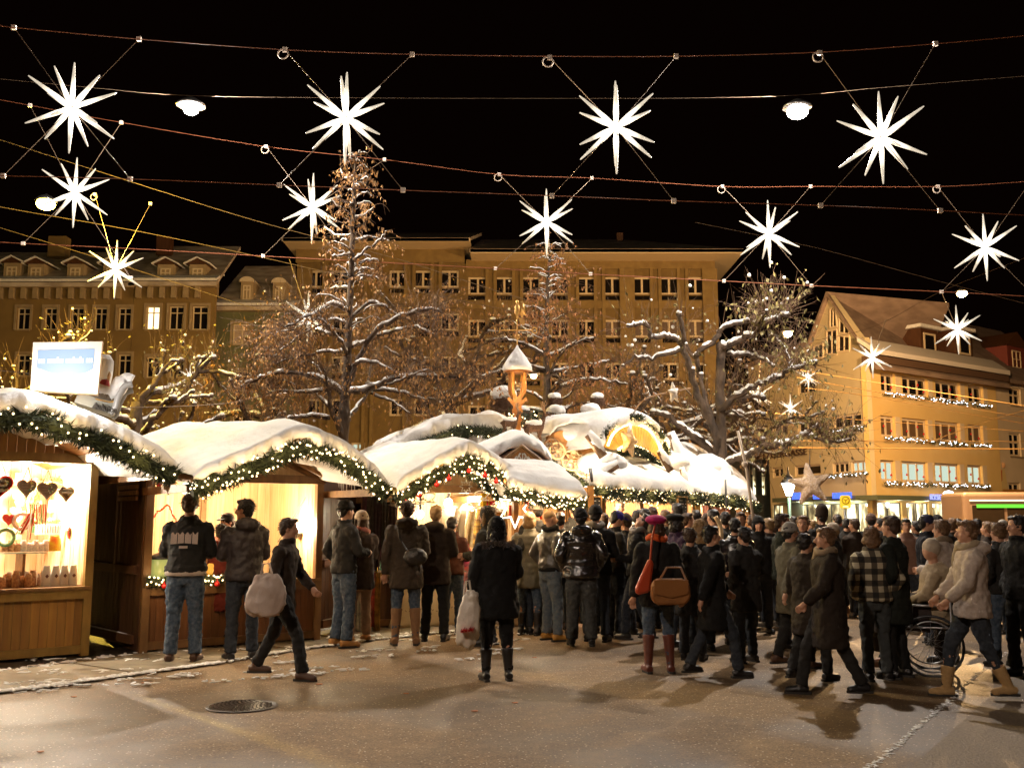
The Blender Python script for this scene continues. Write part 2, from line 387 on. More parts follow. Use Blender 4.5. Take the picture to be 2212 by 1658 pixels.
# ---- long office block
FO=Face((0,72),(1,0))
def px(x,y=600): return FO.sz(x,y)
E=empty('office_building',(at(1090,1120,72).x,72,0),'long ochre office block with rows of dark windows behind the trees','building')
xs=lambda x:at(x,829,72).x*1.0
zf=lambda y:at(1105,y,72).z
sec1=[(628,702),(0,0)]
w1=[(662,703),(715,757),(841,878),(893,934),(950,991)]
w2=[(1011,1053),(1068,1110),(1125,1167),(1188,1230),(1245,1287),(1301,1343),(1365,1407),(1423,1466),(1480,1523)]
rowsA=[(584,621),(676,714),(769,806),(861,898)]; rowsB=[(598,636),(690,728),(783,820),(875,912)]
def xx(x,y): return at(x,y,72).x
rA=[];rB=[]
for (t,b) in rowsA: rA.append((zf(b),zf(t),[(xx(a,t),xx(c,t)) for a,c in w1]))
for (t,b) in rowsB: rB.append((zf(b),zf(t),[(xx(a,t),xx(c,t)) for a,c in w2]))
A0,A1,B1=xx(641,600),xx(1003,600),xx(1541,600)
lowA=[(0.9,3.1,[(xx(a,t),xx(c,t)) for a,c in w1])]
shopz=(zf(972),zf(955))
rA.append((shopz[0],shopz[1],[(xx(760,t),xx(790,t)),(xx(797,t),xx(832,t))]))
FO.wall(A0,A1,0,zf(548),rA,OFFW,E); FO2=FO
FO.wall(A1+.002,B1,0,zf(570),rB,OFFW,E)
mix_=R
for ri,(z0,z1,ws) in enumerate(rA):
    for (a,c) in ws:
        if ri==4: FO.window(a,c,z0,z1,E,2,gl=LITC,fw=.15)
        else: FO.window(a,c,z0,z1,E,2,fw=.15)
        if ri<4:
            pass
for ri,(z0,z1,ws) in enumerate(rB):
    for k,(a,c) in enumerate(ws):
        FO.window(a,c,z0,z1,E,2,gl=BLIND if (ri==1 and k>=5) else GLASSD,fw=.15)
# low ventilation slots under each window, pilasters and bands
sl=0
for rr,ws in ((rowsA,w1),(rowsB,w2)):
    for (t,b) in rr[:3]:
        for (a,c) in ws:
            m_=MB(); m_.ob(FO.p(xx(a,t),zf(b+12),.03),FO.u*(xx(c,t)-xx(a,t)),-FO.n*.01,V((0,0,zf(b+3)-zf(b+12)))); m_.build('lower_pane',GLASSD,E)
for (a,b_,ztop,ww) in ((A0,A1,zf(566),w1),(A1,B1,zf(580),w2)):
    ed=[xx((ww[i][1]+ww[i+1][0])/2,600) for i in range(len(ww)-1)]
    for e in ed:
        m_=MB()
        for o in (-.42,.18): m_.ob(FO.p(e+o,.2,.16),FO.u*.24,-FO.n*.158,V((0,0,ztop-.2)))
        m_.build('pilaster',OFFP,E)
for e in (xx(1350,600),xx(1528,600),A0+.5):
    m_=MB(); m_.ob(FO.p(e-.45,.1,.3),FO.u*1.1,-FO.n*.297,V((0,0,zf(582)-.1))); m_.build('pilaster',OFFP,E)
for (t) in (656,749,842):
    m_=MB(); m_.ob(FO.p(A1+.1,zf(t+10),.10),FO.u*(B1-A1-.2),-FO.n*.097,V((0,0,.55))); m_.build('floor_band',OFFP,E)
# soffit slabs and roofs
def slab(a0,a1,z,o,h,name,back=18):
    m_=MB(); m_.ob(V((a0,72-o,z)),V((a1-a0,0,0)),V((0,back+o,0)),V((0,0,h))); return m_.build(name,SOFF,E)
zA=zf(566)+.05; zB=zf(580)+.05
slab(A0-.6,A1+.5,zA+.9,2.2,.25,'eave'); slab(A1+.52,B1+1.7,zB+.5,2.3,.3,'eave')
m_=MB(); m_.ob(V((A0-.1,71.9,zA-.1)),V((A1-A0+.1,0,0)),V((0,.3,0)),V((0,0,1.1))); m_.ob(V((A1+.1,71.9,zB-.1)),V((B1-A1,0,0)),V((0,.3,0)),V((0,0,.7))); m_.build('frieze',OFFP,E)
def quadroof(pts,name,m,parent,snowpatch=False):
    m_=MB(); m_.add(pts,[(0,1,2,3)]+[]); b=[V(p)-V((0,0,.25)) for p in pts]; m_.add(pts+b,[(4,7,6,5),(0,4,5,1),(1,5,6,2),(2,6,7,3),(3,7,4,0)]); return m_.build(name,m,parent)
r0=zA+1.17; r1=zB+.82
quadroof([V((A0-.7,69.8,r0)),V((A1+.4,69.8,r0)),V((at(1040,503,79).x,79,at(1040,503,79).z)),V((at(868,503,79).x,79,at(868,503,79).z))],'roof',ROOFT,E)
quadroof([V((A1+.45,69.7,r1)),V((B1+1.7,69.7,r1)),V((at(1340,520,80).x,80,at(1340,517,80).z)),V((at(1040,517,80).x,80,at(1040,517,80).z))],'roof',ROOFT,E)
m_=MB(); 
for x in (1003,1102,1170,1280):
    p=at(x,535,76); m_.box(p,(1.3,.5,.35))
m_.build('roof_window',DMETAL,E)
m_=MB(); p=at(1338,520,78); m_.box(p,(.5,.5,1.2)); m_.build('chimney',BROWN,E)
# ---- old houses on the left
OLDW=mat('yellow_plaster_old',(.24,.155,.05),.9,(.19,.12,.04),.8,bump=.2); GRNW=mat('green_plaster',(.13,.135,.065),.9,(.11,.11,.05),1); STONE=mat('pale_stone_trim',(.36,.27,.16),.8,(.3,.22,.12),3)
def house(name,label,x0,x1,Y,ye,yr,rows,m,Yr=None,dorm=(),arch=False,lit=(),litlow=()):
    F=Face((0,Y),(1,0)); X=lambda x:at(x,829,Y).x; Z=lambda y:at(1105,y,Y).z
    xa,xb=at(x0,ye,Y).x,at(x1,ye,Y).x
    E=empty(name,((xa+xb)/2,Y,0),label,'house','old houses along the left of the square'); ze=Z(ye)
    rr=[(Z(b),Z(t),[(at(a,t,Y).x,at(c,t,Y).x) for a,c in ws]) for t,b,ws in rows]
    F.wall(xa,xb,0,ze,rr,m,E)
    for ri,(z0,z1,ws) in enumerate(rr):
        for k,(a,c) in enumerate(ws):
            gl=GLASSD
            if (ri,k) in lit: gl=LITW
            if (ri,k) in litlow: gl=CURT
            F.window(a,c,z0,z1,E,2,gl=gl,transom=.72,sill=STONE,fw=.08)
            t=MB(); 
            for (o,wd,zz,hh) in ((a-.16,.155,z0,z1-z0),(c+.005,.155,z0,z1-z0),(a-.16,c-a+.32,z1+.003,.18)): t.ob(F.p(o,zz,.06),F.u*wd,-F.n*.057,V((0,0,hh)))
            t.build('window_surround',STONE,E)
    c=MB(); c.ob(V((xa-.1,Y-.45,ze-.05)),V((xb-xa+.2,0,0)),V((0,.45,0)),V((0,0,.28)))
    if not arch:
        n=int((xb-xa)/.75)
        for i in range(n): c.ob(V((xa+.2+i*.75,Y-.32,ze-.75)),V((.3,0,0)),V((0,.31,0)),V((0,0,.7)))
    c.build('cornice',STONE,E)
    Yr=Yr or Y+6; zr=at(1105,yr,Yr).z
    quadroof([V((xa-.2,Y-.5,ze+.24)),V((xb+.2,Y-.5,ze+.24)),V((xb-(1.5 if arch else .2),Yr,zr)),V((xa+.2,Yr,zr))],'roof',ROOFT,E)
    s=MB(); s.ob(V((xa-.2,Y-.55,ze+.3)),V((xb-xa+.4,0,0)),V((0,.7,.35)),V((0,0,.16))); s.build('eave_snow',SNOW,E)
    for (dx,dy,dw,dh) in dorm:
        Yd=Y+.5; c0=at(dx,dy,Yd); wd=dw/FP*Yd; hd=dh/FP*Yd
        D=MB(); D.ob(V((c0.x-wd/2,Yd,c0.z-hd/2)),V((wd,0,0)),V((0,3,0)),V((0,0,hd)))
        d=D.build('dormer',STONE,E)
        if arch:
            r=MB(); r.prism([V((c0.x+math.cos(a)*wd*.62,Yd-.12,c0.z+hd/2-.02+math.sin(a)*wd*.42)) for a in [math.pi*k/10 for k in range(11)]],(0,3,0)); r.build('dormer_roof',mat('dormer_white',(.6,.5,.36),.7),d)
        else:
            r=MB(); r.prism([V((c0.x-wd*.72,Yd-.15,c0.z+hd/2)),V((c0.x+wd*.72,Yd-.15,c0.z+hd/2)),V((c0.x,Yd-.15,c0.z+hd/2+wd*.36))],(0,3.2,0)); r.build('dormer_roof',BROWN,d)
            r=MB()
            for sg in (-1,1): r.prism([V((c0.x+sg*wd*.8,Yd-.25,c0.z+hd/2-.02)),V((c0.x,Yd-.25,c0.z+hd/2+wd*.38)),V((c0.x,Yd-.25,c0.z+hd/2+wd*.46)),V((c0.x+sg*wd*.84,Yd-.25,c0.z+hd/2+.05))],(0,3.3,0))
            r.build('dormer_snow',SNOW,d)
        Fd=Face((0,Yd),(1,0)); Fd.window(c0.x-wd*.32,c0.x+wd*.32,c0.z-hd*.42,c0.z+hd*.32,d,2,rec=-.03,transom=.7,gl=GLASSD)
    return E
house('town_house','yellow plastered old house with gabled dormers, leftmost behind the yellow lit tree',-160,289,62,622,545,[(664,712,[(-110,-82),(-50,-22),(38,66),(97,124),(154,182),(205,232),(256,284)]),(765,812,[(38,66),(97,124),(154,182),(205,232),(256,284)])],OLDW,dorm=((25,590,36,46),(77,592,36,46),(162,592,36,46),(240,592,36,46)))
house('town_house','ochre old house with one bright window and two white dormer windows',290,466,62,620,532,[(661,712,[(317,346),(366,398),(416,450)]),(770,815,[(317,346),(366,398),(416,450)]),(842,868,[(360,400),(405,440)])],OLDW,dorm=((357,594,36,48),(426,594,36,48)),lit=((0,0),(2,0),(2,1)))
house('town_house','low green house with two round topped white dormers',467,640,66,672,575,[(699,744,[(503,542),(573,612)]),(800,845,[(503,542),(573,612)]),(880,925,[(503,542),(573,612)])],GRNW,dorm=((533,630,27,46),(602,632,27,46)),arch=True,litlow=((0,0),(0,1)))
# chimneys
m_=MB(); p=at(356,533,66); m_.box(p,(.9,.8,1.3)); tag(m_.build('chimney_stack',BROWN),'square brick chimney rising from the ochre house roof','chimney','chimneys on the old houses')
m_=MB(); p=at(128,535,66); m_.box(p,(1.2,.8,1.4)); tag(m_.build('chimney_stack',OLDW),'broad plastered chimney rising from the leftmost house roof','chimney','chimneys on the old houses')
# ---- yellow corner house on the right
YW=mat('yellow_render',(.72,.50,.19),.85,(.68,.46,.17),.6,bump=.08); YW2=mat('beige_render',(.58,.48,.30),.85,(.53,.43,.26),.6,bump=.08); CREAM=mat('cream_trim',(.66,.52,.34),.7)
C=at(1885,1120,60); C=V((C.x,C.y,0)); uF=(at(2160,1120,68.4)-at(1885,1120,60)); uF.z=0; uF.normalize()
uL=(C-V((at(1662,1120,70).x,70,0))).normalized()
E=empty('corner_house',C,'yellow corner house with snowy roof, garlanded windows and optician signs','building')
FF=Face(C,uF); FL=Face(C,uL)
aR=FF.sz(2160,1000)[0]
def fz(F,x,y): return F.sz(x,y)
rowdef=[(806,848),(898,943),(993,1039)]
groups=[(1901,1932,2),(1947,2002,3),(2018,2071,3),(2088,2120,2)]
rr=[]
for t,b in rowdef:
    z1=FF.sz(1916,t)[1]; z0=FF.sz(1916,b)[1]; rr.append((z0,z1,[(FF.sz(a,t)[0],FF.sz(c,t)[0]) for a,c,n in groups]))
zsh0,zsh1=.4,FF.sz(1900,1084)[1]; SW=[(1893,1948),(1958,2006),(2014,2066),(2074,2110),(2118,2152)]
rr.append((zsh0,zsh1,[(FF.sz(a,1100)[0],FF.sz(c,1100)[0]) for a,c in SW]))
zE=FF.sz(1890,788)[1]
FF.wall(0,aR,0,zE,rr,YW,E)
SILLM=CREAM; garl=[]
for ri,(z0,z1,ws) in enumerate(rr):
    for k,(a,c) in enumerate(ws):
        if ri==3: FF.window(a,c,z0,z1,E,2,gl=LITS,fr=DMETAL,name='shop_window',fw=.06); continue
        gl=LITC if ri==2 else (CURT if False else GLASSD)
        if ri==1: gl=mat('net_curtain_pane',(.12,.07,.035),.5)
        f=FF.window(a,c,z0,z1,E,groups[k][2],gl=gl,fr=CREAM,fw=.16,rec=.18); garl.append((FF,a,c,z0))
        t=MB(); t.ob(FF.p(c+.02,z0,.02),FF.u*.5,-FF.n*.017,V((0,0,z1-z0))); t.build('window_surround',CREAM,E)
# left face
l0=FL.sz(1622,1000)[0]; l1=FL.sz(1661,1000)[0]; zk=FL.sz(1661,990)[1]
gp=[FL.sz(x,y) for x,y in((1622,790),(1752,741),(1792,637),(1885,766))]
WLx=[(1004,1029,1716,1772),(1011,1032,1668,1691)]
s_=lambda x,y:FL.sz(x,y)
rL=[(s_(1740,1027)[1],s_(1740,1004)[1],[(s_(1668,1015)[0],s_(1691,1015)[0]),(s_(1716,1015)[0],s_(1772,1015)[0]),(s_(1798,1015)[0],s_(1832,1015)[0]),(s_(1838,1015)[0],s_(1872,1015)[0])]),
    (s_(1740,935)[1],s_(1740,908)[1],[(s_(1668,915)[0],s_(1700,915)[0]),(s_(1722,915)[0],s_(1760,915)[0]),(s_(1798,915)[0],s_(1860,915)[0])]),
    (s_(1740,850)[1],s_(1740,822)[1],[(s_(1722,830)[0],s_(1760,830)[0])]),
    (.4,s_(1800,1087)[1],[(s_(1716,1100)[0],s_(1762,1100)[0]),(s_(1768,1100)[0],s_(1815,1100)[0]),(s_(1822,1100)[0],s_(1878,1100)[0]),(s_(1668,1100)[0],s_(1690,1100)[0])])]
FL.wall(l1,0,0,zk,[r for r in rL if r[1]<zk],YW2,E); FL.wall(l0,0,zk+.002,gp[0][1],[r for r in rL if r[0]>zk],YW2,E)
for ri,(z0,z1,ws) in enumerate(rL):
    for k,(a,c) in enumerate(ws):
        if ri==3: FL.window(a,c,z0,z1,E,2,gl=LITS,fr=DMETAL,name='shop_window',fw=.06)
        else:
            FL.window(a,c,z0,z1,E,2 if k<2 else 3,gl=LITC if (ri==0 and k==3) else GLASSD,fr=CREAM,fw=.12)
            if (ri<2 and k>=2): garl.append((FL,a,c,z0))
# gable wall with tall glazing
gz=gp[0][1]+.002
gm=MB(); gm.prism([FL.p(gp[0][0],gz,0),FL.p(0,gz,0),FL.p(gp[3][0],gp[3][1],0),FL.p(gp[2][0],gp[2][1],0),FL.p(gp[1][0],gp[1][1],0)],-FL.n*.35); gm.build('gable_wall',YW2,E)
for poly,nm in (([(1793,668),(1804,660),(1808,705),(1793,708)],0),([(1813,687),(1833,710),(1835,722),(1813,718)],0),([(1786,715),(1808,711),(1808,765),(1786,765)],0),([(1812,724),(1835,727),(1835,757),(1812,760)],0),([(1758,748),(1778,742),(1778,772),(1758,775)],0)):
    g_=MB(); g_.prism([FL.p(*FL.sz(x,y),.012) for x,y in poly],-FL.n*.01); wf=g_.build('gable_window',GLASSD,E)
    cx_=sum(p[0] for p in poly)/4; ys=[p[1] for p in poly]; b=MB()
    for q in range(4):
        a_=FL.p(*FL.sz(*poly[q]),.02); b_=FL.p(*FL.sz(*poly[(q+1)%4]),.02); b.tube([a_,b_],.08,4)
    b.tube([FL.p(*FL.sz(cx_,min(ys)+4),.02),FL.p(*FL.sz(cx_,max(ys)),.02)],.06,4); b.build('frame',CREAM,wf)
# roof (snowy) : apex over the gable, ridge running parallel to the front
ap=FL.p(gp[2][0],gp[2][1]+.2,.3); ev=V(FF.p(-.4,FF.sz(1886,795)[1],.9)); ev2=V(FF.p(aR+.3,FF.sz(1886,795)[1],.9)); ridge_end=V(at(2020,652,74)); ridge_end.z=ap.z-.6
RS=mat('snow_dusted_roof',(.28,.20,.155),.8,(.19,.13,.10),.9,stretch=(1,1,3),bump=.4,bs=6)
quadroof([ev,ev2,ridge_end,ap],'roof',RS,E)
leftbase=FL.p(gp[1][0],gp[1][1]+.15,.3)
quadroof([ap,ap-FL.n*10,leftbase-FL.n*10,leftbase],'roof',RS,E)
lb2=FL.p(gp[0][0]-.5,gp[0][1]+.15,.3); quadroof([leftbase,leftbase-FL.n*8,lb2-FL.n*8,lb2],'roof',RS,E)
sb=MB(); sb.ob(FF.p(-.4,zE-.02,.85),FF.u*(aR+.7),-FF.n*.84,V((0,0,.42))); sb.build('eave',mat('dark_eave',(.09,.05,.03),.7),E)
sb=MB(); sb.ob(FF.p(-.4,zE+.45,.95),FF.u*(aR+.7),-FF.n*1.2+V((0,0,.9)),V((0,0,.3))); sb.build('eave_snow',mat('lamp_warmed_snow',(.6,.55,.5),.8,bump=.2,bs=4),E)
for (dx,dy) in((2007,742),(2082,745)):
    q=onpl(dx,dy,FF.P-FF.n*1.2,FF.u); d_=MB(); d_.ob(q-FF.u*1.0-V((0,0,.9)),FF.u*2.0,-FF.n*4,V((0,0,1.9))); d=d_.build('dormer',BROWN,E)
    d_=MB(); d_.ob(q-FF.u*1.25+V((0,0,1.02))+FF.n*.2,FF.u*2.5,-FF.n*4.2,V((0,0,.22))); d_.build('dormer_snow',SNOW,d)
    Fd=Face(q+FF.n*.03,FF.u); Fd.P.z=0; Fd.window(-.7,.7,q.z-.7,q.z+.7,d,1,rec=-.03,fr=CREAM,fw=.13)
# canopy and shop fascia
CANM=mat('green_grey_fascia',(.10,.12,.075),.5)
cb=MB(); zc=FF.sz(1890,1080)[1]; cb.ob(FF.p(-1.2,zc,1.2),FF.u*(aR+1.2),-FF.n*1.19,V((0,0,.28))); cb.build('canopy',CANM,E)
cb=MB(); l2=FL.sz(1700,1080)[0]; cb.ob(FL.p(l2,zc,1.2),FL.u*(-l2),-FL.n*1.19,V((0,0,.28))); cb.build('canopy',CANM,E)
cb=MB(); l3=FL.sz(1733,1080)[0]; cb.ob(FL.p(l2,.1,.04),FL.u*(l3-l2),-FL.n*.036,V((0,0,zc-.15))); cb.build('grey_panel',mat('grey_cladding',(.12,.12,.10),.6),E)
NEON=glow('blue_neon',(.06,.14,1.0),.9); NEONW=glow('white_blue_letters',(.30,.34,1.0),.8)
LETM=mat('brown_letters',(.05,.02,.008),.6)
def ftext(F,body,x0,x1,y0,y1,m,o=.06,nm='sign_lettering',par=None,ext=.04):
    a0,_=F.sz(x0,(y0+y1)/2); a1,_=F.sz(x1,(y0+y1)/2); xm=(x0+x1)/2; zt=F.sz(xm,y0)[1]; zb=F.sz(xm,y1)[1]
    return text(nm,body,F.p((a0+a1)/2,(zt+zb)/2,o),abs(a1-a0),zt-zb,F.u,V((0,0,1)),m,par,ext)
ftext(FL,'METZGERGASSE',1627,1744,974,987,LETM,par=E)
FL12=Face(FL.P+FL.n*1.25,FL.u); FF12=Face(FF.P+FF.n*1.25,FF.u)
ftext(FL12,'SPORTOPTIK',1712,1739,1063,1078,NEON,par=E); ftext(FL12,'BRILLEN',1758,1778,1064,1077,NEON,par=E); ftext(FL12,'KONTAKTLINSEN',1800,1840,1063,1076,NEON,par=E)
ftext(FF12,'RYSER',2007,2037,1067,1079,NEONW,par=E); ftext(FF12,'PTOMETRIE',2056,2115,1067,1079,NEONW,par=E)
q=FF12.p(*FF12.sz(2046,1073),.08); m_=MB(); m_.lathe([(.01,-.05),(.40,-.05),(.40,.05),(.01,.05)],q,20,M=Matrix.Rotation(rad(90),3,'X')); m_.build('logo_disc',glow('logo_white',(.85,.88,1),4),E)
LAMPSH=[]
for x in(1925,1985,2040,2092):
    p=FF.p(FF.sz(x,1100)[0],zc-.25,.5); plight(p,26,(1,.85,.6),.1)
for x in(1740,1800,1850):
    p=FL.p(FL.sz(x,1100)[0],zc-.25,.5); plight(p,26,(.9,1,.7),.1)
# pale house at far right
uR=uF; P2=FF.p(aR+.05,0,-.1)
FR=Face(P2,uR); E2=empty('pale_house',FR.p(3,0),'pale house with painted wall figures and a red dormer beside the corner house','house')
rw=[]
for t,b in((838,876),(935,985),(1042,1085)): rw.append((FR.sz(2190,b)[1]-0,FR.sz(2190,t)[1],[(FR.sz(2178,t)[0],FR.sz(2203,t)[0]),(FR.sz(2215,t)[0],FR.sz(2240,t)[0])]))
PW=mat('white_plaster',(.62,.50,.36),.85,(.57,.46,.32),1)
aE=FR.sz(2330,1000)[0]; zR=FR.sz(2165,822)[1]
FR.wall(0,aE,0,zR,rw,PW,E2)
for z0,z1,ws in rw:
    for a,c in ws: FR.window(a,c,z0,z1,E2,2,fr=CREAM,transom=.6,sill=STONE,fw=.14)
p0=FR.p(-.3,zR,.7); p1=FR.p(aE,zR,.7); quadroof([p0,p1,p1-FR.n*6+V((0,0,5.5)),p0-FR.n*6+V((0,0,5.5))],'roof',RS,E2)
q=onpl(2190,777,FR.P-FR.n*.8,FR.u); d_=MB(); d_.ob(q-FR.u*.9-V((0,0,1)),FR.u*2.6,-FR.n*4,V((0,0,2.0))); d=d_.build('dormer',mat('red_brown_boards',(.16,.03,.02),.7),E2)
d_=MB(); d_.prism([q-FR.u*1.2+V((0,0,1.0))+FR.n*.15,q+FR.u*2.0+V((0,0,1.0))+FR.n*.15,q+FR.u*.4+V((0,0,2.1))+FR.n*.15],-FR.n*4); d_.build('dormer_roof',BROWN,d)
Fd=Face(q+FR.n*.02,FR.u); Fd.P.z=0; Fd.window(-.3,.9,q.z-.6,q.z+.7,d,2,rec=-.03,fr=CREAM,gl=mat('dark_red_pane',(.10,.015,.01),.3),transom=.5)
q=FR.p(*FR.sz(2167,1040),.03); m_=MB()
m_.prism([q+FR.u*x+V((0,0,z)) for x,z in((-.5,-1.0),(.5,-1.0),(.3,.3),(.12,.9),(-.15,.9),(-.3,.2))],FR.n*.02,0); m_.ell(q+V((0,0,1.15)),(.17,.05,.2),10,8,1)
m_.prism([q+FR.u*x+V((0,0,z)) for x,z in((-.25,.1),(-.55,-.2),(-.6,.5),(-.2,.85))],FR.n*.03,2)
m_.build('painted_figure',[mat('mural_cream',(.6,.45,.2),.8),mat('mural_skin',(.45,.25,.12),.8),mat('mural_orange',(.5,.14,.03),.8)],E2)
m_=MB(); m_.ob(FR.p(.1,FR.sz(2180,1064)[1]-.3,.05),FR.u*(aE-.2),-FR.n*.047,V((0,0,.55))); m_.build('painted_band',mat('orange_band',(.5,.22,.03),.8),E2)
# street behind with arched windows
FS=Face((0,88),(1,0)); E3=empty('arched_house',(at(1630,1120,88).x,88,0),'grey stone house with tall lit arched windows beyond the plane tree','house')
wr=[(FS.sz(0,1070)[1],FS.sz(0,1008)[1],[(at(x,1040,88).x,at(x+10,1040,88).x) for x in(1606,1624,1644)])]
FS.wall(at(1560,1040,88).x,at(1700,1040,88).x,0,at(1600,930,88).z,wr,mat('grey_stone',(.22,.20,.15),.85,(.17,.15,.11),2),E3)
for z0,z1,ws in wr:
    for a,c in ws: FS.window(a,c,z0,z1,E3,1,gl=LITS,transom=.7)
quadroof([V((at(1560,930,88).x,87.5,at(0,930,88).z)),V((at(1700,930,88).x,87.5,at(0,930,88).z)),V((at(1700,880,94).x,94,at(0,880,94).z)),V((at(1560,880,94).x,94,at(0,880,94).z))],'roof',ROOFT,E3)
# sill garlands with white lights, baubles
NEED=mat('fir_green',(.030,.042,.012),.75,(.012,.020,.005),20,island=.4)
WL=glow('cold_white_bulb',(.9,.93,1),5)
for i,(F,a,c,z) in enumerate(garl):
    side='front' if F is FF else 'side'
    g_=MB(); n=int((c-a+.5)*9)
    for k in range(n*5):
        p=F.p(R.uniform(a-.1,c+.45),z-.12+R.gauss(0,.07),.25+R.gauss(0,.05)); d=V((R.gauss(0,1),R.gauss(0,1),R.gauss(0,1))).normalized()*.16; e=d.orthogonal().normalized()*.04
        g_.add([p-e,p+e,p+d],[(0,1,2)])
    G=empty('sill_garland',F.p((a+c)/2,z-.12,.25),'fir garland with white lights on a window sill of the yellow corner house','garland','lit garlands on the corner house sills')
    tag(g_.build('fir_sprigs',NEED,G),kind='stuff')
    h=MB()
    for k in range(int((c-a+.5)*7)): h.box(F.p(R.uniform(a-.1,c+.45),z-.12+R.gauss(0,.06),.33),(.035,.035,.03))
    tag(h.build('fairy_lights',WL,G),kind='stuff')
bb=None
for ri,(z0,z1,ws) in enumerate(rr[:3]):
    for k,(a,c) in enumerate(ws):
        for t,zz in ((.2,.35),(.62,.6),(.85,.28)) if groups[k][2]==3 else ((.25,.5),(.75,.3)):
            p=FF.p(a+(c-a)*t,z0+(z1-z0)*zz,-.06)
            if bb is None:
                m_=MB(); m_.ell((0,0,0),.065,10,8); m_.box((0,0,.08),(.03,.03,.05)); bb=m_.build('bauble',RED,smooth=True); bb.location=p
                tag(bb,'red glass bauble hung in a corner house window','bauble','red baubles in the corner house windows')
            else: o=bb.copy(); COL.objects.link(o); o.location=p
# sky-dark hill of roofs far behind is simply the night sky; bus stop sign, bus, street poles
E=empty('stop_sign',gr(1826,1420*0+1215),'yellow bus stop sign with round emblem above a red no stopping disc','sign')
P=at(1826,1120,24); E.location=(P.x,P.y,0); E.matrix_basis=Matrix.Translation((P.x,P.y,0))
m_=MB(); m_.tube([V((P.x,P.y+.05,0)),V((P.x,P.y+.05,at(1826,1069,24).z))],.03,8); m_.build('pole',METAL,E,True)
def rrect(x0,y0,x1,y1,Y,r=.05):
    a=at(x0,y1,Y); b=at(x1,y0,Y); pts=[]
    for cx_,cz_,s0 in((b.x-r,b.z-r,0),(a.x+r,b.z-r,90),(a.x+r,a.z+r,180),(b.x-r,a.z+r,270)):
        for k in range(4): t=rad(s0+k*30); pts.append(V((cx_+r*math.cos(t),Y,cz_+r*math.sin(t))))
    return pts
m_=MB(); m_.prism(rrect(1816,1069,1836,1097,24),(0,.06,0)); m_.build('sign_panel',glow('backlit_yellow',(1,.60,.02),.55),E)
m_=MB(); m_.prism(rrect(1820,1092,1832,1095,23.99,.01),(0,-.004,0)); m_.build('text_strip',glow('pale_strip',(1,.9,.5),.7),E)
c=at(1826,1080,23.98); m_=MB(); pts=[c+V((math.cos(t)*.085,0,math.sin(t)*.085)) for t in [k*math.pi/8 for k in range(17)]]; m_.tube(pts,.012,4,False)
for a in(90,210,330): m_.tube([c,c+V((math.cos(rad(a))*.06,0,-math.sin(rad(a))*.06))],.01,4)
m_.build('emblem',mat('sign_brown',(.25,.12,.0),.6),E)
c=at(1826,1133,23.9); m_=MB(); m_.lathe([(.005,-.01),(.14,-.01),(.14,.01),(.005,.01)],c,20,M=Matrix.Rotation(rad(90),3,'X')); m_.build('round_plate',mat('dull_red_sign',(.35,.06,.03),.5),E)
m_=MB()
for s_ in(1,-1): m_.tube([c+V((-.06*s_,-.02,-.06)),c+V((.06*s_,-.02,.06))],.014,4)
m_.build('cross_mark',mat('sign_navy',(.05,.04,.12),.5),E)
m_=MB(); m_.prism(rrect(1817,1122,1835,1145,24.0,.02),(0,.03,0)); m_.build('back_plate',mat('sign_white',(.5,.42,.34),.6),E)
# bus at rest
Yb=46; bx0=at(2078,1060,Yb).x; bz1=at(2100,1062,Yb).z; zz=bz1
E=empty('city_bus',(bx0+6,Yb,0),'pale city bus with lit roof strip and green route display behind the crowd','bus')
BUSM=mat('bus_salmon',(.24,.17,.13),.3,coat=.5); 
m_=MB(); m_.ob((bx0,Yb,.35),(12,0,0),(0,2.5,0),(0,0,zz-.35)); o=m_.build('body',BUSM,E); bv=o.modifiers.new('b','BEVEL'); bv.width=.18; bv.segments=3
m_=MB(); m_.ob((bx0+.3,Yb-.03,zz-.42),(11.5,0,0),(0,.06,0),(0,0,.07)); m_.build('light_strip',glow('bus_strip',(1,.8,.5),1.0),E)
m_=MB()
for k in range(7): m_.ob((bx0+.4+k*1.6,Yb-.02,1.15),(1.45,0,0),(0,.05,0),(0,0,zz-1.75))
m_.build('window',mat('bus_glass',(.03,.022,.015),.1),E)
m_=MB(); m_.ob((bx0+.6,Yb-.04,zz-.72),(3.6,0,0),(0,.05,0),(0,0,.16)); m_.build('route_display',glow('green_led',(.15,1,.05),.5),E)
for k in(2.2,9.2):
    m_=MB(); m_.lathe([(.05,-.12),(.46,-.12),(.5,-.05),(.5,.1),(.05,.12)],(bx0+k,Yb+.1,.5),20,M=Matrix.Rotation(rad(90),3,'X')); m_.build('wheel',DMETAL,E)
# ================================================================ STARS AND CABLES
def starmat():
    m=bpy.data.materials.new('lit_spike'); m.use_nodes=True; nt=m.node_tree; b=nt.nodes['Principled BSDF']; tc=nt.nodes.new('ShaderNodeTexCoord')
    ln=nt.nodes.new('ShaderNodeVectorMath'); ln.operation='LENGTH'; nt.links.new(tc.outputs['Object'],ln.inputs[0])
    r=nt.nodes.new('ShaderNodeMapRange'); r.inputs['From Min'].default_value=.05; r.inputs['From Max'].default_value=.55; r.inputs['To Min'].default_value=1.7; r.inputs['To Max'].default_value=.30
    nt.links.new(ln.outputs['Value'],r.inputs['Value']); nt.links.new(r.outputs[0],b.inputs['Emission Strength'])
    b.inputs['Emission Color'].default_value=(1,.86,.66,1); b.inputs['Base Color'].default_value=(.2,.19,.17,1); m.cycles.emission_sampling='NONE'; return m
STARM=starmat()
SL=.80
def spike_mesh(d):
    s=MB(); d=V(d).normalized(); s.tube([d*.03,d*.12,d*.26,d*.5,d*.74,d*SL],[.018,.036,.044,.032,.017,.010],8); return s
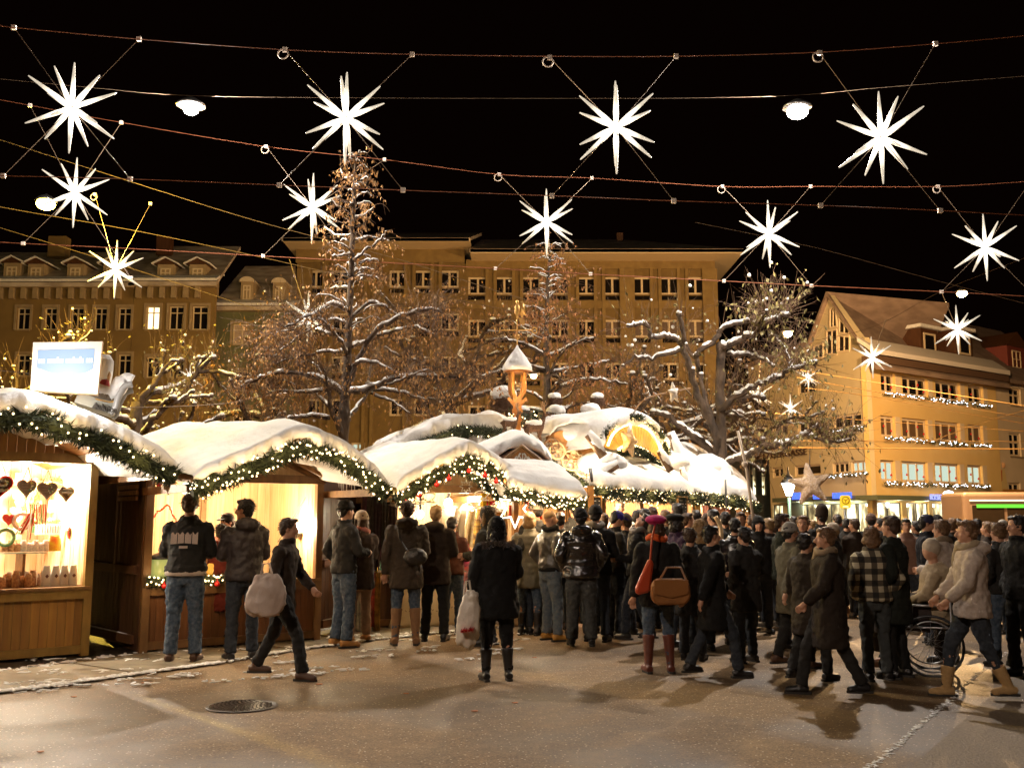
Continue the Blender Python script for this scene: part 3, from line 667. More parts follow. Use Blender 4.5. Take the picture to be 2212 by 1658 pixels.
dirs=[(0,0,1),(0,0,-1)]
for k in range(6):
    a=rad(30+60*k)
    for sgn in(1,-1): dirs.append((math.cos(a)*.857,math.sin(a)*.857,.515*sgn))
def make_star(loc,label,rz=0,scale=1):
    E=empty('hanging_star',(0,0,0),label,'star light','white stars hung over the square')
    for d in dirs: spike_mesh(d).build('spike',STARM,E,True)
    h=MB(); h.ell((0,0,0),(.05,.05,.035),10,6); h.build('hub',DMETAL,E,True)
    return E
def cable_mesh(pts,r): s=MB(); s.tube(pts,r,5); return s
WIRE=mat('steel_cable',(.18,.13,.09),.4,metal=.3); REDW=mat('red_tinted_cable',(.20,.065,.03),.5)  # REDW: the red of lamp light is put into its base colour
def samp(pts,Y,n=10):
    P=[at(x,y,Y) for x,y in pts]; out=[]
    for i in range(len(P)-1):
        a=P[max(i-1,0)];b=P[i];c=P[i+1];d=P[min(i+2,len(P)-1)]
        for k in range(n):
            t=k/n; out.append(.5*((2*b)+(c-a)*t+(2*a-5*b+4*c-d)*t*t+(3*b-a-3*c+d)*t**3))
    out.append(P[-1]); return out
def ring_coil(p,parent):
    s=MB()
    for k in range(3): 
        s.tube([p+V((-.03+math.cos(a)*.085,.01*k,-.07+math.sin(a)*.085)) for a in [j*math.pi/8 for j in range(17)]],.011,5,False)
    return s.build('cable_coil',mat('coil_sheath',(.5,.42,.36),.5),parent,True)
def clamp(p,parent):
    s=MB(); s.box(p,(.075,.05,.075)); o=s.build('clamp',mat('snowy_clamp',(.6,.52,.46),.6),parent); return o
STARS=[ # cx,cy,L, up anchors, down anchors, label
(155,233,106,((30,60),(300,85)),((7,380),(281,387)),0,'large white star at the left end of the nearest row'),
(747,255,107,((615,108),(890,118)),((603,400),(870,411)),1,'large white star right above the tip of the tall lime tree'),
(1330,275,108,((1187,125),(1460,122)),((1192,423),(1455,434)),1,'large white star over the office roof, left of the dazzling street lamp'),
(1902,297,107,((1770,115),(2020,95)),((1772,444),(2030,455)),1,'large white star just right of the dazzling street lamp'),
(162,416,80,((65,228),(262,265)),((50,526),(282,600)),0,'medium star directly under the leftmost large star, beside the yellow lamp'),
(675,448,78,((575,317),(830,345)),((568,553),(780,600)),1,'medium star partly behind the upper twigs of the tall lime tree'),
(1180,480,76,((1078,377),(1278,385)),((1070,580),(1275,592)),1,'medium star above the small second lime tree and the office roof edge'),
(1660,505,76,((1560,403),(1750,403)),((1563,607),(1752,617)),1,'medium star beyond the right corner of the office roof'),
(2127,534,75,((2025,403),(2225,392)),((2033,630),(2235,641)),1,'medium star over the roof of the yellow corner house'),
(250,582,65,((205,420),(325,440)),(),2,'star in front of the old dormer roofs, left of the bright window'),
(665,685,58,((625,560),),(),0,'star among the limbs beside the orange lamp left of the lime trunk'),
(2067,712,54,((2033,630),),(),0,'star in front of the corner house dormer windows'),
(1883,772,46,((1913,690),),(),2,'star in front of the corner house gable edge'),
(410,815,31,((418,760),),(),0,'small star low over the second stall, before the lit ground floor shop'),
(1707,882,31,((1712,820),),(),0,'small cold white star beside the lowest plane limb, before the beige gable side'),
(1637,855,37,((1642,770),),(),0,'small star hanging right of the plane trunk fork'),
(1605,935,33,((1608,880),),(),0,'small star low beside the thin white pole and plane trunk'),
(1405,842,30,((1408,770),),(),0,'small star beside the straw star on its pole over the chalet'),
(1745,815,30,((1745,760),),(),0,'small star nearly hidden among the leafy right plane twigs'),
]
proto=None
for (cx_,cy_,Lp,ups,dns,coil,label) in STARS:
    Y=SL*FP/Lp*.985; c=at(cx_,cy_,Y)
    if proto is None: proto=make_star(c,label); S=proto
    else:
        S=proto.copy(); COL.objects.link(S); S['label']=label
        for k_ in list(proto.children):
            if k_.name.split('.')[0] in ('spike','hub'): q_=k_.copy(); COL.objects.link(q_); q_.parent=S
    S.matrix_basis=Matrix.Translation(c)@Matrix.Rotation(rad(R.uniform(-5,5)),4,'Z')
    for k,(x,y) in enumerate(ups):
        p=at(x,y,Y); cable_mesh([p,c+(p-c).normalized()*.12],.007 if Lp>60 else .012).build('cable',WIRE,S)
        if Lp>60:
            if k==0 and coil: ring_coil(p,S)
            clamp(p,S)
    for (x,y) in dns:
        p=at(x,y,Y); cable_mesh([p,c+(p-c).normalized()*.12],.006).build('cable',WIRE,S); clamp(p,S)
    if Lp>60: plight(c-V((0,.2,.1)),10,(1,.9,.72),.15)
def span(pts,Y,m,label,r=.011):
    r*=.72
    s=cable_mesh(samp(pts,Y),r); tag(s.build('span_cable',m),label,'cable','span cables over the square')
y1=SL*FP/107*.985; y2=SL*FP/77*.985
span([(-60,50),(0,55),(30,60),(300,85),(615,108),(890,118),(1187,122),(1460,122),(1770,113),(2020,95),(2211,78),(2400,60)],y1,REDW,'thin red tinted cable along the top holding the four large stars from above')
span([(-60,377),(7,380),(281,387),(603,400),(870,411),(1192,423),(1455,434),(1772,444),(2030,455),(2211,465),(2400,472)],y1,REDW,'thin red tinted cable running straight below the four large stars')
span([(-60,205),(65,228),(262,265),(575,317),(830,345),(1078,377),(1278,385),(1560,403),(1750,403),(2025,403),(2225,392),(2400,380)],y2,REDW,'thin red tinted cable holding the row of medium stars from above')
span([(-60,520),(50,526),(300,538),(568,553),(1070,580),(1275,592),(1563,607),(1752,617),(2033,630),(2235,641),(2400,650)],y2,REDW,'thin red tinted cable below the medium stars crossing the office eaves',.013)
span([(-60,165),(200,190),(412,207),(800,212),(1200,213),(1500,212),(1722,206),(1900,190),(2211,165),(2400,150)],18,WIRE,'pale wire from which both bright white street lamps hang',.007)
span([(-60,280),(0,302),(290,395),(553,477),(860,560),(1110,640),(1300,690)],27,WIRE,'grey wire falling from upper sky past the tall lime tree to the office wall',.012)
span([(-60,430),(0,447),(300,500),(553,553),(760,600),(1000,650),(1250,700)],29,WIRE,'grey wire sloping from the yellow lamp to the office wall',.014)
span([(-60,475),(0,492),(300,585),(560,670)],30,WIRE,'short grey wire crossing the old dormer roofs',.012)
span([(1500,480),(1760,535),(2000,600),(2211,655)],33,WIRE,'fine wire sloping over the dark sky to the corner house roof',.010)
span([(1700,745),(1879,708),(2035,628),(2211,558),(2400,490)],40,WIRE,'wire rising past the orange lamp of the corner house',.014)
for i,(pts,lb) in enumerate((([(1700,795),(1879,824),(2211,876),(2400,905)],'uppermost glinting tram wire across the corner house windows'),([(1720,815),(1879,844),(2211,901),(2400,934)],'second glinting wire under the top windows of the corner house'),([(1740,838),(1879,856),(2211,914),(2400,945)],'third glinting wire between corner house window rows'),([(1640,890),(1879,908),(2211,931),(2400,944)],'glinting wire along the second window row of the corner house'),([(1500,953),(1879,951),(2211,953),(2400,955)],'level tram wire over the yellow wall between window rows'),([(1500,962),(1700,966),(1879,968),(2211,969),(2400,970)],'thick level tram feeder wire over the yellow wall'),([(1990,960),(2120,913),(2211,886),(2400,830)],'slanting wire climbing from the feeder to the pale house'))):
    span(pts,44,mat('lamplit_wire',(.42,.26,.10),.35,metal=.4),lb,.022 if i!=5 else .04)  # lamp light on these wires is put into the warm bright base colour
# ================================================================ TREES
BARK=mat('grey_brown_bark',(.075,.045,.024),.9,(.028,.017,.010),7,bump=1.3,bs=18,stretch=(1,1,.5))
TWIG=mat('thin_twigs',(.10,.055,.03),.8)
LEAFM=mat('golden_dry_leaf',(.34,.17,.05),.65,island=.45)
LEAFG=mat('olive_autumn_leaf',(.15,.12,.035),.65,island=.5)
def cr(P,n=6,jit=0):
    out=[]
    for i in range(len(P)-1):
        a=P[max(i-1,0)];b=P[i];c=P[i+1];d=P[min(i+2,len(P)-1)]
        for k in range(n):
            t=k/n; q=.5*((2*b)+(c-a)*t+(2*a-5*b+4*c-d)*t*t+(3*b-a-3*c+d)*t**3)
            out.append(q+V((R.gauss(0,jit),R.gauss(0,jit),R.gauss(0,jit))))
    out.append(P[-1]); return out
class Tree:
    def __init__(s,name,label,Y,base,cat='tree',group=None):
        s.Y=Y; s.E=empty(name,at(base[0],base[1],Y)*1.0,label,cat,group); s.w=MB(); s.t=MB(); s.sn=MB(); s.lf=MB(); s.limbs=[]
    def limb(s,pts,r0,r1,dy=0,jit=.02,snow=1.0,n=5,y0=0):
        k=len(pts); P=[at(x,y,s.Y+y0+dy*i/max(k-1,1)) for i,(x,y) in enumerate(pts)]
        s.limb3(P,r0,r1,jit,snow,n)
    def limb3(s,P,r0,r1,jit=.02,snow=1.0,n=5,n_s=6):
        P=cr(P,n,jit); m=len(P); rs=[r0+(r1-r0)*i/(m-1) for i in range(m)]
        rs=[r*.84*(1+.22*noise.noise(p*4)) for r,p in zip(rs,P)]
        s.w.tube(P,rs,8 if r0>.05 else 6)
        s.limbs.append((P,rs))
        if snow>0:
            run=[]
            for i in range(m):
                d=(P[min(i+1,m-1)]-P[max(i-1,0)]).normalized(); flat=1-abs(d.z)
                g=noise.noise(P[i]*1.6)
                if flat>.22 and g>-.42*snow-.0: run.append((P[i]+V((0,-rs[i]*.15,rs[i]*.72+.012)),(rs[i]*.66+.008)*min(1,.35+flat)*(1+.35*noise.noise(P[i]*6))))
                else:
                    if len(run)>2: s.snowrun(run)
                    run=[]
            if len(run)>2: s.snowrun(run)
    def snowrun(s,run):
        rs=[r for p,r in run]; rs[0]*=.3; rs[-1]*=.3; s.sn.tube([p for p,r in run],rs,6)
    def twigs(s,N,l0,l1,droop=.5,up=.2,leaf=3,ls=.05,r=.007,limbs=None,grav=-1,fat=1.0,leafmat=0,zig=.35,wmin=.0,clus=1):
        L=limbs or s.limbs; W=[sum((P[i+1]-P[i]).length for i in range(len(P)-1)) for P,_ in L]; tot=sum(W)
        for _ in range(N):
            x=R.random()*tot; k=0
            while x>W[k] and k<len(W)-1: x-=W[k]; k+=1
            P,rs=L[k]; f=wmin+(1-wmin)*math.sqrt(R.random()); i=min(int(f*(len(P)-1)),len(P)-2); p=P[i].lerp(P[i+1],R.random())
            ax=(P[i+1]-P[i]).normalized(); d=(V((R.gauss(0,1),R.gauss(0,1),R.gauss(0,1)+up*2)).normalized()+ax*.5).normalized()
            l=R.uniform(l0,l1); pts=[p]; q=p.copy(); st=5
            for j in range(st):
                d=(d+V((R.gauss(0,zig*.4),R.gauss(0,zig*.4),R.gauss(0,zig*.3)+grav*droop*.22))).normalized(); q=q+d*l/st; pts.append(q.copy())
            s.t.tube(pts,[r*fat*(1-.7*j/st) for j in range(st+1)],3,False)
            if R.random()<.35:
                q=pts[2]; d2=(d+V((R.gauss(0,.8),R.gauss(0,.8),R.gauss(0,.6)))).normalized(); pts2=[q,q+d2*l*.25,q+d2*l*.4+V((0,0,grav*.1*l))]; s.t.tube(pts2,r*.6,3,False); pts=pts+pts2[1:]
            if leaf and noise.noise(p*.7+V((9,1,3)))>-.35:
                for _k in range(R.randint(0,leaf*2)):
                    c=R.choice(pts[2:])+V((R.gauss(0,.02),R.gauss(0,.02),0)); s.leaf(c,ls*R.uniform(.7,1.4))
    def leaf(s,c,l,hang=True):
        if hang: d=V((R.gauss(0,.45),R.gauss(0,.45),-1)).normalized()
        else: d=V((R.gauss(0,1),R.gauss(0,1),R.gauss(0,1))).normalized()
        e=V((R.gauss(0,1),R.gauss(0,1),R.gauss(0,.3))).cross(d).normalized()*l*.24; m=c+d*l*.5+d.cross(e).normalized()*l*.12
        s.lf.add([c,m+e,c+d*l,m-e],[(0,1,2,3)])
    def done(s,leafm=LEAFM,twigm=TWIG,bark=BARK,snowm=SNOW):
        s.w.build('trunk',bark,s.E,True); tag(s.t.build('twigs',twigm,s.E),kind='stuff')
        if s.lf.v: s.lf.build('crown',leafm,s.E)
        if s.sn.v: tag(s.sn.build('snow_cover',snowm,s.E,True),kind='stuff')
# --- tall lime tree
T=Tree('lime_tree','tall straight lime tree with snowy limbs and dry golden leaves behind the second stall',18.6,(745,1330))
T.limb([(745,1340),(743,1150),(742,1000),(741,930),(744,880),(750,800),(752,740),(756,660),(760,560),(761,480),(765,400),(768,330)],.17,.02,0,.01,snow=.2)
T1=[([(750,835),(793,738),(852,690),(924,667),(950,672)],.07),([(756,748),(793,735),(817,722)],.05),([(817,724),(860,712),(900,708),(938,723)],.035),([(759,684),(796,655),(825,660),(860,684)],.045),
([(748,765),(740,745),(713,708),(686,687)],.06),([(715,722),(660,710),(582,722)],.04),([(753,671),(718,656),(697,668),(667,682),(614,708)],.05),([(742,850),(702,823),(654,807),(601,806),(553,820),(520,835)],.07),
([(752,846),(801,839),(862,814),(966,814),(1001,819)],.075),([(801,842),(854,844),(900,858),(942,864)],.045),([(713,842),(660,846),(580,846)],.05),([(710,878),(686,852),(665,845)],.045),([(712,902),(660,898),(614,906)],.055),
([(744,915),(766,884),(793,844),(800,790),(812,780)],.06),([(741,940),(724,905),(714,880),(709,842),(700,800)],.085),([(757,795),(780,780),(814,786),(857,807)],.045),([(799,850),(830,860),(860,875),(885,893)],.03),
([(713,845),(690,800),(665,780),(645,790)],.035),([(759,568),(788,543),(817,521),(835,500)],.03),([(758,548),(737,553),(715,552)],.02),([(759,590),(785,580),(809,583)],.03),([(760,602),(793,595),(817,603)],.03),([(757,622),(726,623),(697,628)],.03),([(762,470),(790,462),(815,440)],.015),([(763,440),(735,450),(715,430)],.015),([(764,400),(790,395),(800,375)],.012),([(765,380),(745,385),(735,365)],.012),([(762,505),(730,510),(700,490)],.02),([(762,520),(800,512),(840,520)],.02),
([(752,700),(725,690),(700,696),(640,730),(590,770)],.03),([(752,760),(700,760),(640,770),(590,790)],.035),([(790,830),(840,830),(880,812),(950,790)],.03)]
low=[];topb=[]
for i,(p,r) in enumerate(T1):
    T.limb(p,r,max(.010,r*.25),R.choice((-1,1))*R.uniform(.2,1.6),.012); (topb if i>=18 and i<29 else low).append(T.limbs[-1])
trunk=T.limbs[0]
# narrow upper crown
up=[trunk[0][i] for i in range(len(trunk[0])) if trunk[0][i].z>4.9]
for k in range(70):
    i=R.randrange(len(up)-1); p=up[i]; f=(8.6-p.z)/3.7; l=R.uniform(.14,.3)+.55*max(f,0); a=R.random()*6.28
    d=V((math.cos(a),math.sin(a)*.8,.55)); q=[p,p+d*l*.4,p+d*l*.75+V((0,0,-.04)),p+d*l+V((0,0,-.16))]; T.limb3(q,.012,.004,.012,snow=.25,n=3); topb.append(T.limbs[-1])
T.twigs(430,.15,.5,.9,.1,4,.07,.004,limbs=topb,wmin=.1)
T.twigs(1450,.4,1.15,.75,.25,3,.07,.0048,limbs=low,wmin=.4)
T.twigs(380,.5,1.2,.1,.6,0,.05,.005,limbs=low,wmin=.1)
T.done()
# --- second lime
T=Tree('lime_tree','second smaller lime tree with snowy limbs behind the bell tower',23.5,(1183,1300))
T.limb([(1183,1300),(1184,1100),(1184,900),(1181,820),(1179,738),(1181,660),(1183,612),(1186,560),(1187,530)],.15,.015,0,.01,snow=.2)
T2=[([(1176,766),(1140,746),(1106,736),(1080,728)],.06),([(1183,770),(1205,760),(1234,746),(1260,735),(1287,728)],.05),([(1186,806),(1212,764),(1245,735)],.05),([(1191,804),(1244,791),(1290,785),(1332,778)],.055),([(1200,845),(1223,831),(1271,819),(1310,822),(1356,830)],.06),
([(1154,796),(1191,810),(1210,818),(1228,834)],.055),([(1190,890),(1230,878),(1266,871),(1310,875),(1346,886)],.06),([(1175,730),(1150,715),(1122,706),(1106,695)],.04),([(1182,870),(1150,850),(1120,845),(1085,852)],.05),([(1182,890),(1140,882),(1100,885),(1060,895)],.05),([(1184,860),(1200,830),(1225,800),(1250,790)],.045),
([(1180,700),(1200,690),(1216,680)],.025),([(1181,690),(1168,678),(1170,660)],.02),([(1179,800),(1130,790),(1080,800),(1040,812)],.045),([(1184,920),(1195,880),(1230,850),(1240,830)],.045),([(1182,640),(1200,630),(1212,615)],.015)]
lo2=[]
for p,r in T2: T.limb(p,r,max(.01,r*.3),R.choice((-1,1))*R.uniform(.2,1.8),.014); lo2.append(T.limbs[-1])
trunk=T.limbs[0]; up=[p for p in trunk[0] if p.z>5.2]; tp=[]
for k in range(60):
    i=R.randrange(len(up)-1); p=up[i]; f=(8.6-p.z)/3; l=R.uniform(.12,.28)+.5*max(f,0); a=R.random()*6.28; d=V((math.cos(a),math.sin(a)*.8,.5))
    T.limb3([p,p+d*l*.5,p+d*l+V((0,0,-.12))],.012,.004,.012,snow=.2,n=3); tp.append(T.limbs[-1])
T.twigs(300,.15,.45,.8,.1,4,.08,.0045,limbs=tp,wmin=.1); T.twigs(620,.45,1.2,.75,.2,3,.09,.0062,limbs=lo2,wmin=.3)
T.done(mat('rusty_dry_leaf',(.26,.11,.035),.65,island=.45))
# --- pollarded planes
def shoots(T,n,l0,l1,where,leaf=1,ls=.09,r=.006,spread=.35,upz=1.0):
    for _ in range(n):
        P,rs=R.choice(where); f=1-R.random()**2*.7; i=min(int(f*(len(P)-1)),len(P)-1); p=P[i]; d=V((R.gauss(0,spread),R.gauss(0,spread),upz)).normalized(); l=R.uniform(l0,l1); pts=[p]; q=p.copy()
        for j in range(5):
            d=(d+V((R.gauss(0,.07),R.gauss(0,.07),.03))).normalized(); q=q+d*l/5; pts.append(q.copy())
        T.t.tube(pts,[r*(1-.14*j) for j in range(6)],3,False)
        if leaf:
            for _k in range(R.randint(0,leaf*2)): T.leaf(R.choice(pts[1:])+V((R.gauss(0,.03),R.gauss(0,.03),0)),ls*R.uniform(.6,1.4),False)
        if R.random()<.16: T.sn.ell(R.choice(pts[2:]),R.uniform(.02,.045),6,4)
def knob(T,p,r):
    M=Matrix.Rotation(R.random()*3,3,'X'); T.w.ell(p,(r,r*.9,r*.8),8,6,M=M); T.sn.ell(p+V((0,-r*.2,r*.62)),(r*.95,r*.8,r*.55),8,5)
T=Tree('plane_tree','thick pollarded plane tree with snowy crooked limbs right of the chalet',21.5,(1560,1300))
T.limb([(1566,1300),(1562,1100),(1560,1010),(1557,940),(1555,844),(1556,764),(1554,738)],.155,.11,0,.01,snow=.1)
TP=[([(1552,975),(1543,940),(1520,880),(1500,831),(1484,778),(1471,746),(1476,724),(1466,679)],.12,.05),([(1535,900),(1520,850),(1506,786),(1479,746)],.08,.05),([(1474,745),(1460,732),(1439,724),(1407,730),(1399,706),(1380,700),(1356,704)],.07,.035),([(1500,770),(1511,759),(1543,735),(1559,708),(1586,698),(1612,695)],.08,.05),
([(1556,755),(1570,748),(1599,732),(1626,724),(1650,700),(1680,684),(1700,682)],.09,.05),([(1556,890),(1559,884),(1586,858),(1626,834),(1658,823),(1698,807),(1725,794),(1760,783)],.10,.04),([(1525,915),(1532,911),(1559,895),(1580,888),(1612,906)],.05,.03),([(1556,1010),(1543,980),(1505,945),(1473,922),(1440,898),(1410,890)],.12,.06),
([(1560,1010),(1579,996),(1605,986),(1635,972),(1660,961),(1700,958)],.085,.07),([(1690,960),(1715,950),(1735,940),(1754,942),(1775,951),(1801,955),(1835,949)],.065,.025),([(1735,940),(1750,928),(1765,925),(1775,940)],.05,.03),([(1476,752),(1440,765),(1400,775),(1370,772),(1345,790)],.06,.03),([(1571,764),(1600,765),(1640,770),(1670,790)],.06,.03),([(1660,720),(1680,735),(1700,770),(1710,790)],.04,.02),([(1626,700),(1640,690),(1655,672)],.05,.03)]
ends=[]
for p,a,b in TP: T.limb(p,a,b,R.choice((-1,1))*R.uniform(.1,1.4),.02); ends.append(T.limbs[-1])
for L_ in ends: knob(T,L_[0][-1],L_[1][-1]*1.7); knob(T,L_[0][len(L_[0])//2],L_[1][len(L_[0])//2]*1.05)
shoots(T,240,.4,1.25,ends,1,.09,.006); T.twigs(480,.3,1.2,.2,.5,2,.10,.006,limbs=[ends[i] for i in(4,5,8,9,10,12,13,14)],wmin=.3,grav=-.6)
T.twigs(260,.4,1.2,.3,.3,1,.08,.006,limbs=ends,wmin=.2)
T.done(LEAFG)
def pollard(name,label,Y,base,top,spr,nl,rb,group,leaf=1,sh=(150,.5,1.6),leafm=LEAFG,twn=0,snow=1.0,seed=1,twigm=TWIG):
    R.seed(seed); T=Tree(name,label,Y,base,group=group); b=at(base[0],base[1],Y); t=at(top[0],top[1],Y); T.limb3([b,b.lerp(t,.5)+V((.1,0,0)),t],rb,rb*.8,.02,snow=0); ends=[]
    for k in range(nl):
        a=6.283*k/nl+R.uniform(-.3,.3); l=spr*R.uniform(.7,1.1); d=V((math.cos(a),math.sin(a)*.6,R.uniform(.15,.8))).normalized(); P=[b.lerp(t,R.uniform(.75,1))]; q=P[0].copy()
        for j in range(5):
            d=(d+V((R.gauss(0,.35),R.gauss(0,.35),R.gauss(0,.28)))).normalized(); q=q+d*l/5; P.append(q.copy())
        r=rb*R.uniform(.4,.6); T.limb3(P,r,r*.5,.02,snow); ends.append(T.limbs[-1]); knob(T,q,r*.8)
        for _ in range(3):
            i=R.randint(1,4); p=P[i]; d2=(d+V((R.gauss(0,.8),R.gauss(0,.8),R.gauss(.1,.5)))).normalized(); l2=l*R.uniform(.25,.5); P2=[p,p+d2*l2*.5+V((0,0,R.gauss(0,.1))),p+d2*l2]; T.limb3(P2,r*.6,r*.35,.02,snow); ends.append(T.limbs[-1]); knob(T,P2[-1],r*.6)
    shoots(T,sh[0],sh[1],sh[2],ends,leaf,.10,.008)
    if twn: T.twigs(twn,.4,1.3,.5,.2,2,.10,.008,limbs=ends)
    T.done(leafm,twigm)
G='pollarded trees behind the stalls'
pollard('pollard_tree','gnarled pollard tree lit yellow behind the sleigh',25,(272,1250),(296,868),2.9,10,.22,G,1,(420,.3,1.0),seed=4,snow=1.6)
pollard('pollard_tree','pollard tree lit yellow at the far left above the first stall',26.5,(60,1250),(70,868),3.0,9,.2,G,1,(330,.3,1.0),seed=11,snow=1.6)
pollard('pollard_tree','dim bare pollard tree between the two lime trees before the office block',34,(960,1240),(955,850),4.6,9,.24,G,1,(260,.6,2.0),leafm=LEAFM,twn=500,seed=21,snow=.4)
pollard('pollard_tree','dim bare pollard behind the left side of the tall lime tree',33,(560,1240),(570,880),4.0,8,.2,G,1,(220,.6,2.0),leafm=LEAFM,twn=450,seed=35,snow=.4)
pollard('pollard_tree','low lit pollard tree behind the arch of the chalet',27,(1440,1240),(1430,930),3.6,9,.2,G,1,(300,.5,1.5),leafm=LEAFM,twn=450,seed=47,snow=1.0)
pollard('pollard_tree','lamp lit pollard right of the plane trunk near the arched house',34,(1600,1240),(1610,930),3.4,8,.18,G,1,(260,.5,1.6),leafm=LEAFG,twn=350,seed=59,snow=1.0)
R.seed(99)
# ================================================================ STALL TOOLS
def boards(mb,o,a,b,n,th,gap=.004):       # n boards side by side along vector a, each spanning b, thickness vector th
    o=V(o);a=V(a);b=V(b);th=V(th); st=a/n; g=a.normalized()*gap
    for i in range(n): mb.ob(o+st*i+g*.5,st-g,b,th*(1+.12*((i*7)%3)))
BM=None
def garland(pts,r,nb,label,group='lit fir garlands on the stall eaves',dens=1100,baub=0,lights=4,le=3.2,bigb=0,step=None):
    global BM
    P=[V(p) for p in pts]; seg=[(P[i+1]-P[i]).length for i in range(len(P)-1)]; tot=sum(seg)
    def pos(x):
        k=0
        while x>seg[k] and k<len(seg)-1: x-=seg[k]; k+=1
        return P[k].lerp(P[k+1],min(x/seg[k],1)),(P[k+1]-P[k]).normalized()
    E=empty('fir_garland',P[len(P)//2],label,'garland',group)
    mb=MB(); core=[pos(tot*i/30)[0]+V((0,0,0)) for i in range(31)]; mb.tube(core,[r*.5]*31,7)
    for _ in range(int(dens*tot)):
        c,t=pos(R.random()*tot); a=R.random()*6.28; w=t.orthogonal().normalized(); q=t.cross(w); rd=w*math.cos(a)+q*math.sin(a)
        rr=r*(1+.35*noise.noise(c*5)); s=c+rd*rr*R.uniform(.3,.62); d=(rd*1.0+t*R.gauss(0,.8)+V((0,0,R.gauss(-.1,.35)))).normalized()*R.uniform(.05,.11)*(r/.12)**.5; e=d.cross(V((R.gauss(0,1),R.gauss(0,1),R.gauss(0,1)))).normalized()*R.uniform(.006,.013)
        mb.add([s-e,s+e,s+d],[(0,1,2)])
    tag(mb.build('fir_sprigs',NEED,E),kind='stuff')
    if BM is None:
        m_=MB(); m_.ell((0,0,0),.0115,6,4); BM=bpy.data.meshes.new('bulb'); BM.from_pydata(m_.v,[],m_.f); BM.materials.append(BULB)
    cam_=V((0,0,1.58))
    for k in range(min(nb,100)):
        c,t=pos((k+R.random())/nb*tot); vd=(cam_-c).normalized(); w=t.cross(vd).normalized(); a=R.uniform(-1.25,1.25)
        p=c+(vd*math.cos(a)+w*math.sin(a))*r*R.uniform(.75,1.0); o=bpy.data.objects.new('bulb',BM); COL.objects.link(o); o.parent=E; o.matrix_parent_inverse=E.matrix_basis.inverted(); o.location=p
        if bigb: o.scale=(bigb,)*3
    for k in range(baub):
        c,t=pos((k+.5+R.uniform(-.2,.2))/baub*tot); vd=(cam_-c).normalized(); m_=MB(); q=c+vd*r*.7+V((0,0,-r*.9)); m_.ell(q,.034,12,8); m_.tube([q+V((0,0,.03)),q+V((0,0,.06))],.008,6)
        tag(m_.build('bauble',RED,smooth=True),'shiny red bauble hanging from a fir garland','bauble','red baubles on the garlands')
    for k in range(lights):
        c,t=pos((k+.5)/lights*tot); plight(c+(cam_-c).normalized()*(r+.12)+V((0,0,.03)),le*.5,(1,.66,.3),.05,'garland_light')
    return E
def smooth_profile(pts,n=24,it=3):
    out=[]; tot=len(pts)-1
    for i in range(n+1):
        x=i/n*tot; k=min(int(x),tot-1); out.append(V(pts[k]).lerp(V(pts[k+1]),x-k))
    for _ in range(it): out=[out[0]]+[(out[i-1]+out[i]*2+out[i+1])/4 for i in range(1,n)]+[out[-1]]
    return out
def snow_sheet(front,back,th,parent,name='snow_cover',dr=.10,nb=22,lump=1.0,fwd=None,endth=.06):
    """thick snow lying between a front edge line and a back edge line, rolling over the front edge in scallops"""
    n=len(front)-1; mb=MB(); rows=[]
    f=(V(front[n//2])-V(back[n//2])); f.z=0; f.normalize()
    if fwd is not None: f=V(fwd)
    def tt(i,b):
        t=i/n; e=min(1,t/endth+.12,(1-t)/endth+.12); e=math.sqrt(max(e,0)); return th*e*(.6+.4*min(1,b*6+.3))
    P=lambda i,b: V(front[i]).lerp(V(back[i]),b)
    for kind in range(5):
        row=[]
        for i in range(n+1):
            p=V(front[i]); t=tt(i,0); d=dr*1.35*(.12+1.7*max(0,noise.noise(p*2.6))+1.5*max(0,noise.noise(p*7.5+V((3,3,3))))+.8*max(0,noise.noise(p*17)))
            out=.085+.09*noise.noise(p*4+V((7,0,0)))+.07*noise.noise(p*11)
            z={0:-d*.9,1:-d*1.0,2:-d*.3,3:t*.5,4:t*.92}[kind]; o={0:-.02,1:out*.8,2:out*1.2,3:out*1.15,4:out*.4}[kind]
            row.append(p+f*o+V((0,0,z)))
        rows.append(row)
    for j in range(nb+1):
        b=(j/nb); row=[]
        for i in range(n+1):
            p=P(i,b); t=tt(i,b)*(1+lump*(.26*noise.noise(p*1.3)+.15*noise.noise(p*4)+.07*noise.noise(p*11)))
            if j==nb: t*=.55
            row.append(p+V((0,0,t)))
        rows.append(row)
    rows.append([P(i,1)-f*.04+V((0,0,-.03)) for i in range(n+1)])
    vs=[p for r in rows for p in r]; m=n+1
    mb.add(vs,[(j*m+i,j*m+i+1,(j+1)*m+i+1,(j+1)*m+i) for j in range(len(rows)-1) for i in range(n)])
    # closing underside
    a=len(rows)-1; mb.add([p+V((0,0,.0)) for p in rows[0]]+[p for p in rows[a]],[(i+1,i,m+i,m+i+1) for i in range(n)])
    o=mb.build(name,SNOW,parent,True); 
    mo=o.modifiers.new('s','SUBSURF'); mo.levels=1; mo.render_levels=1
    return o
def icicles(a,b,n,parent,l=.12):
    m=MB(); a=V(a);b=V(b)
    for _ in range(n):
        p=a.lerp(b,R.random()); q=R.uniform(.3,1)**2*l*1.6; m.tube([p,p-V((0,0,q*.6)),p-V((0,0,q))],[.008,.005,.001],5)
    m.build('icicles',mat('ice',(.75,.72,.68),.1,spec=.8),parent)
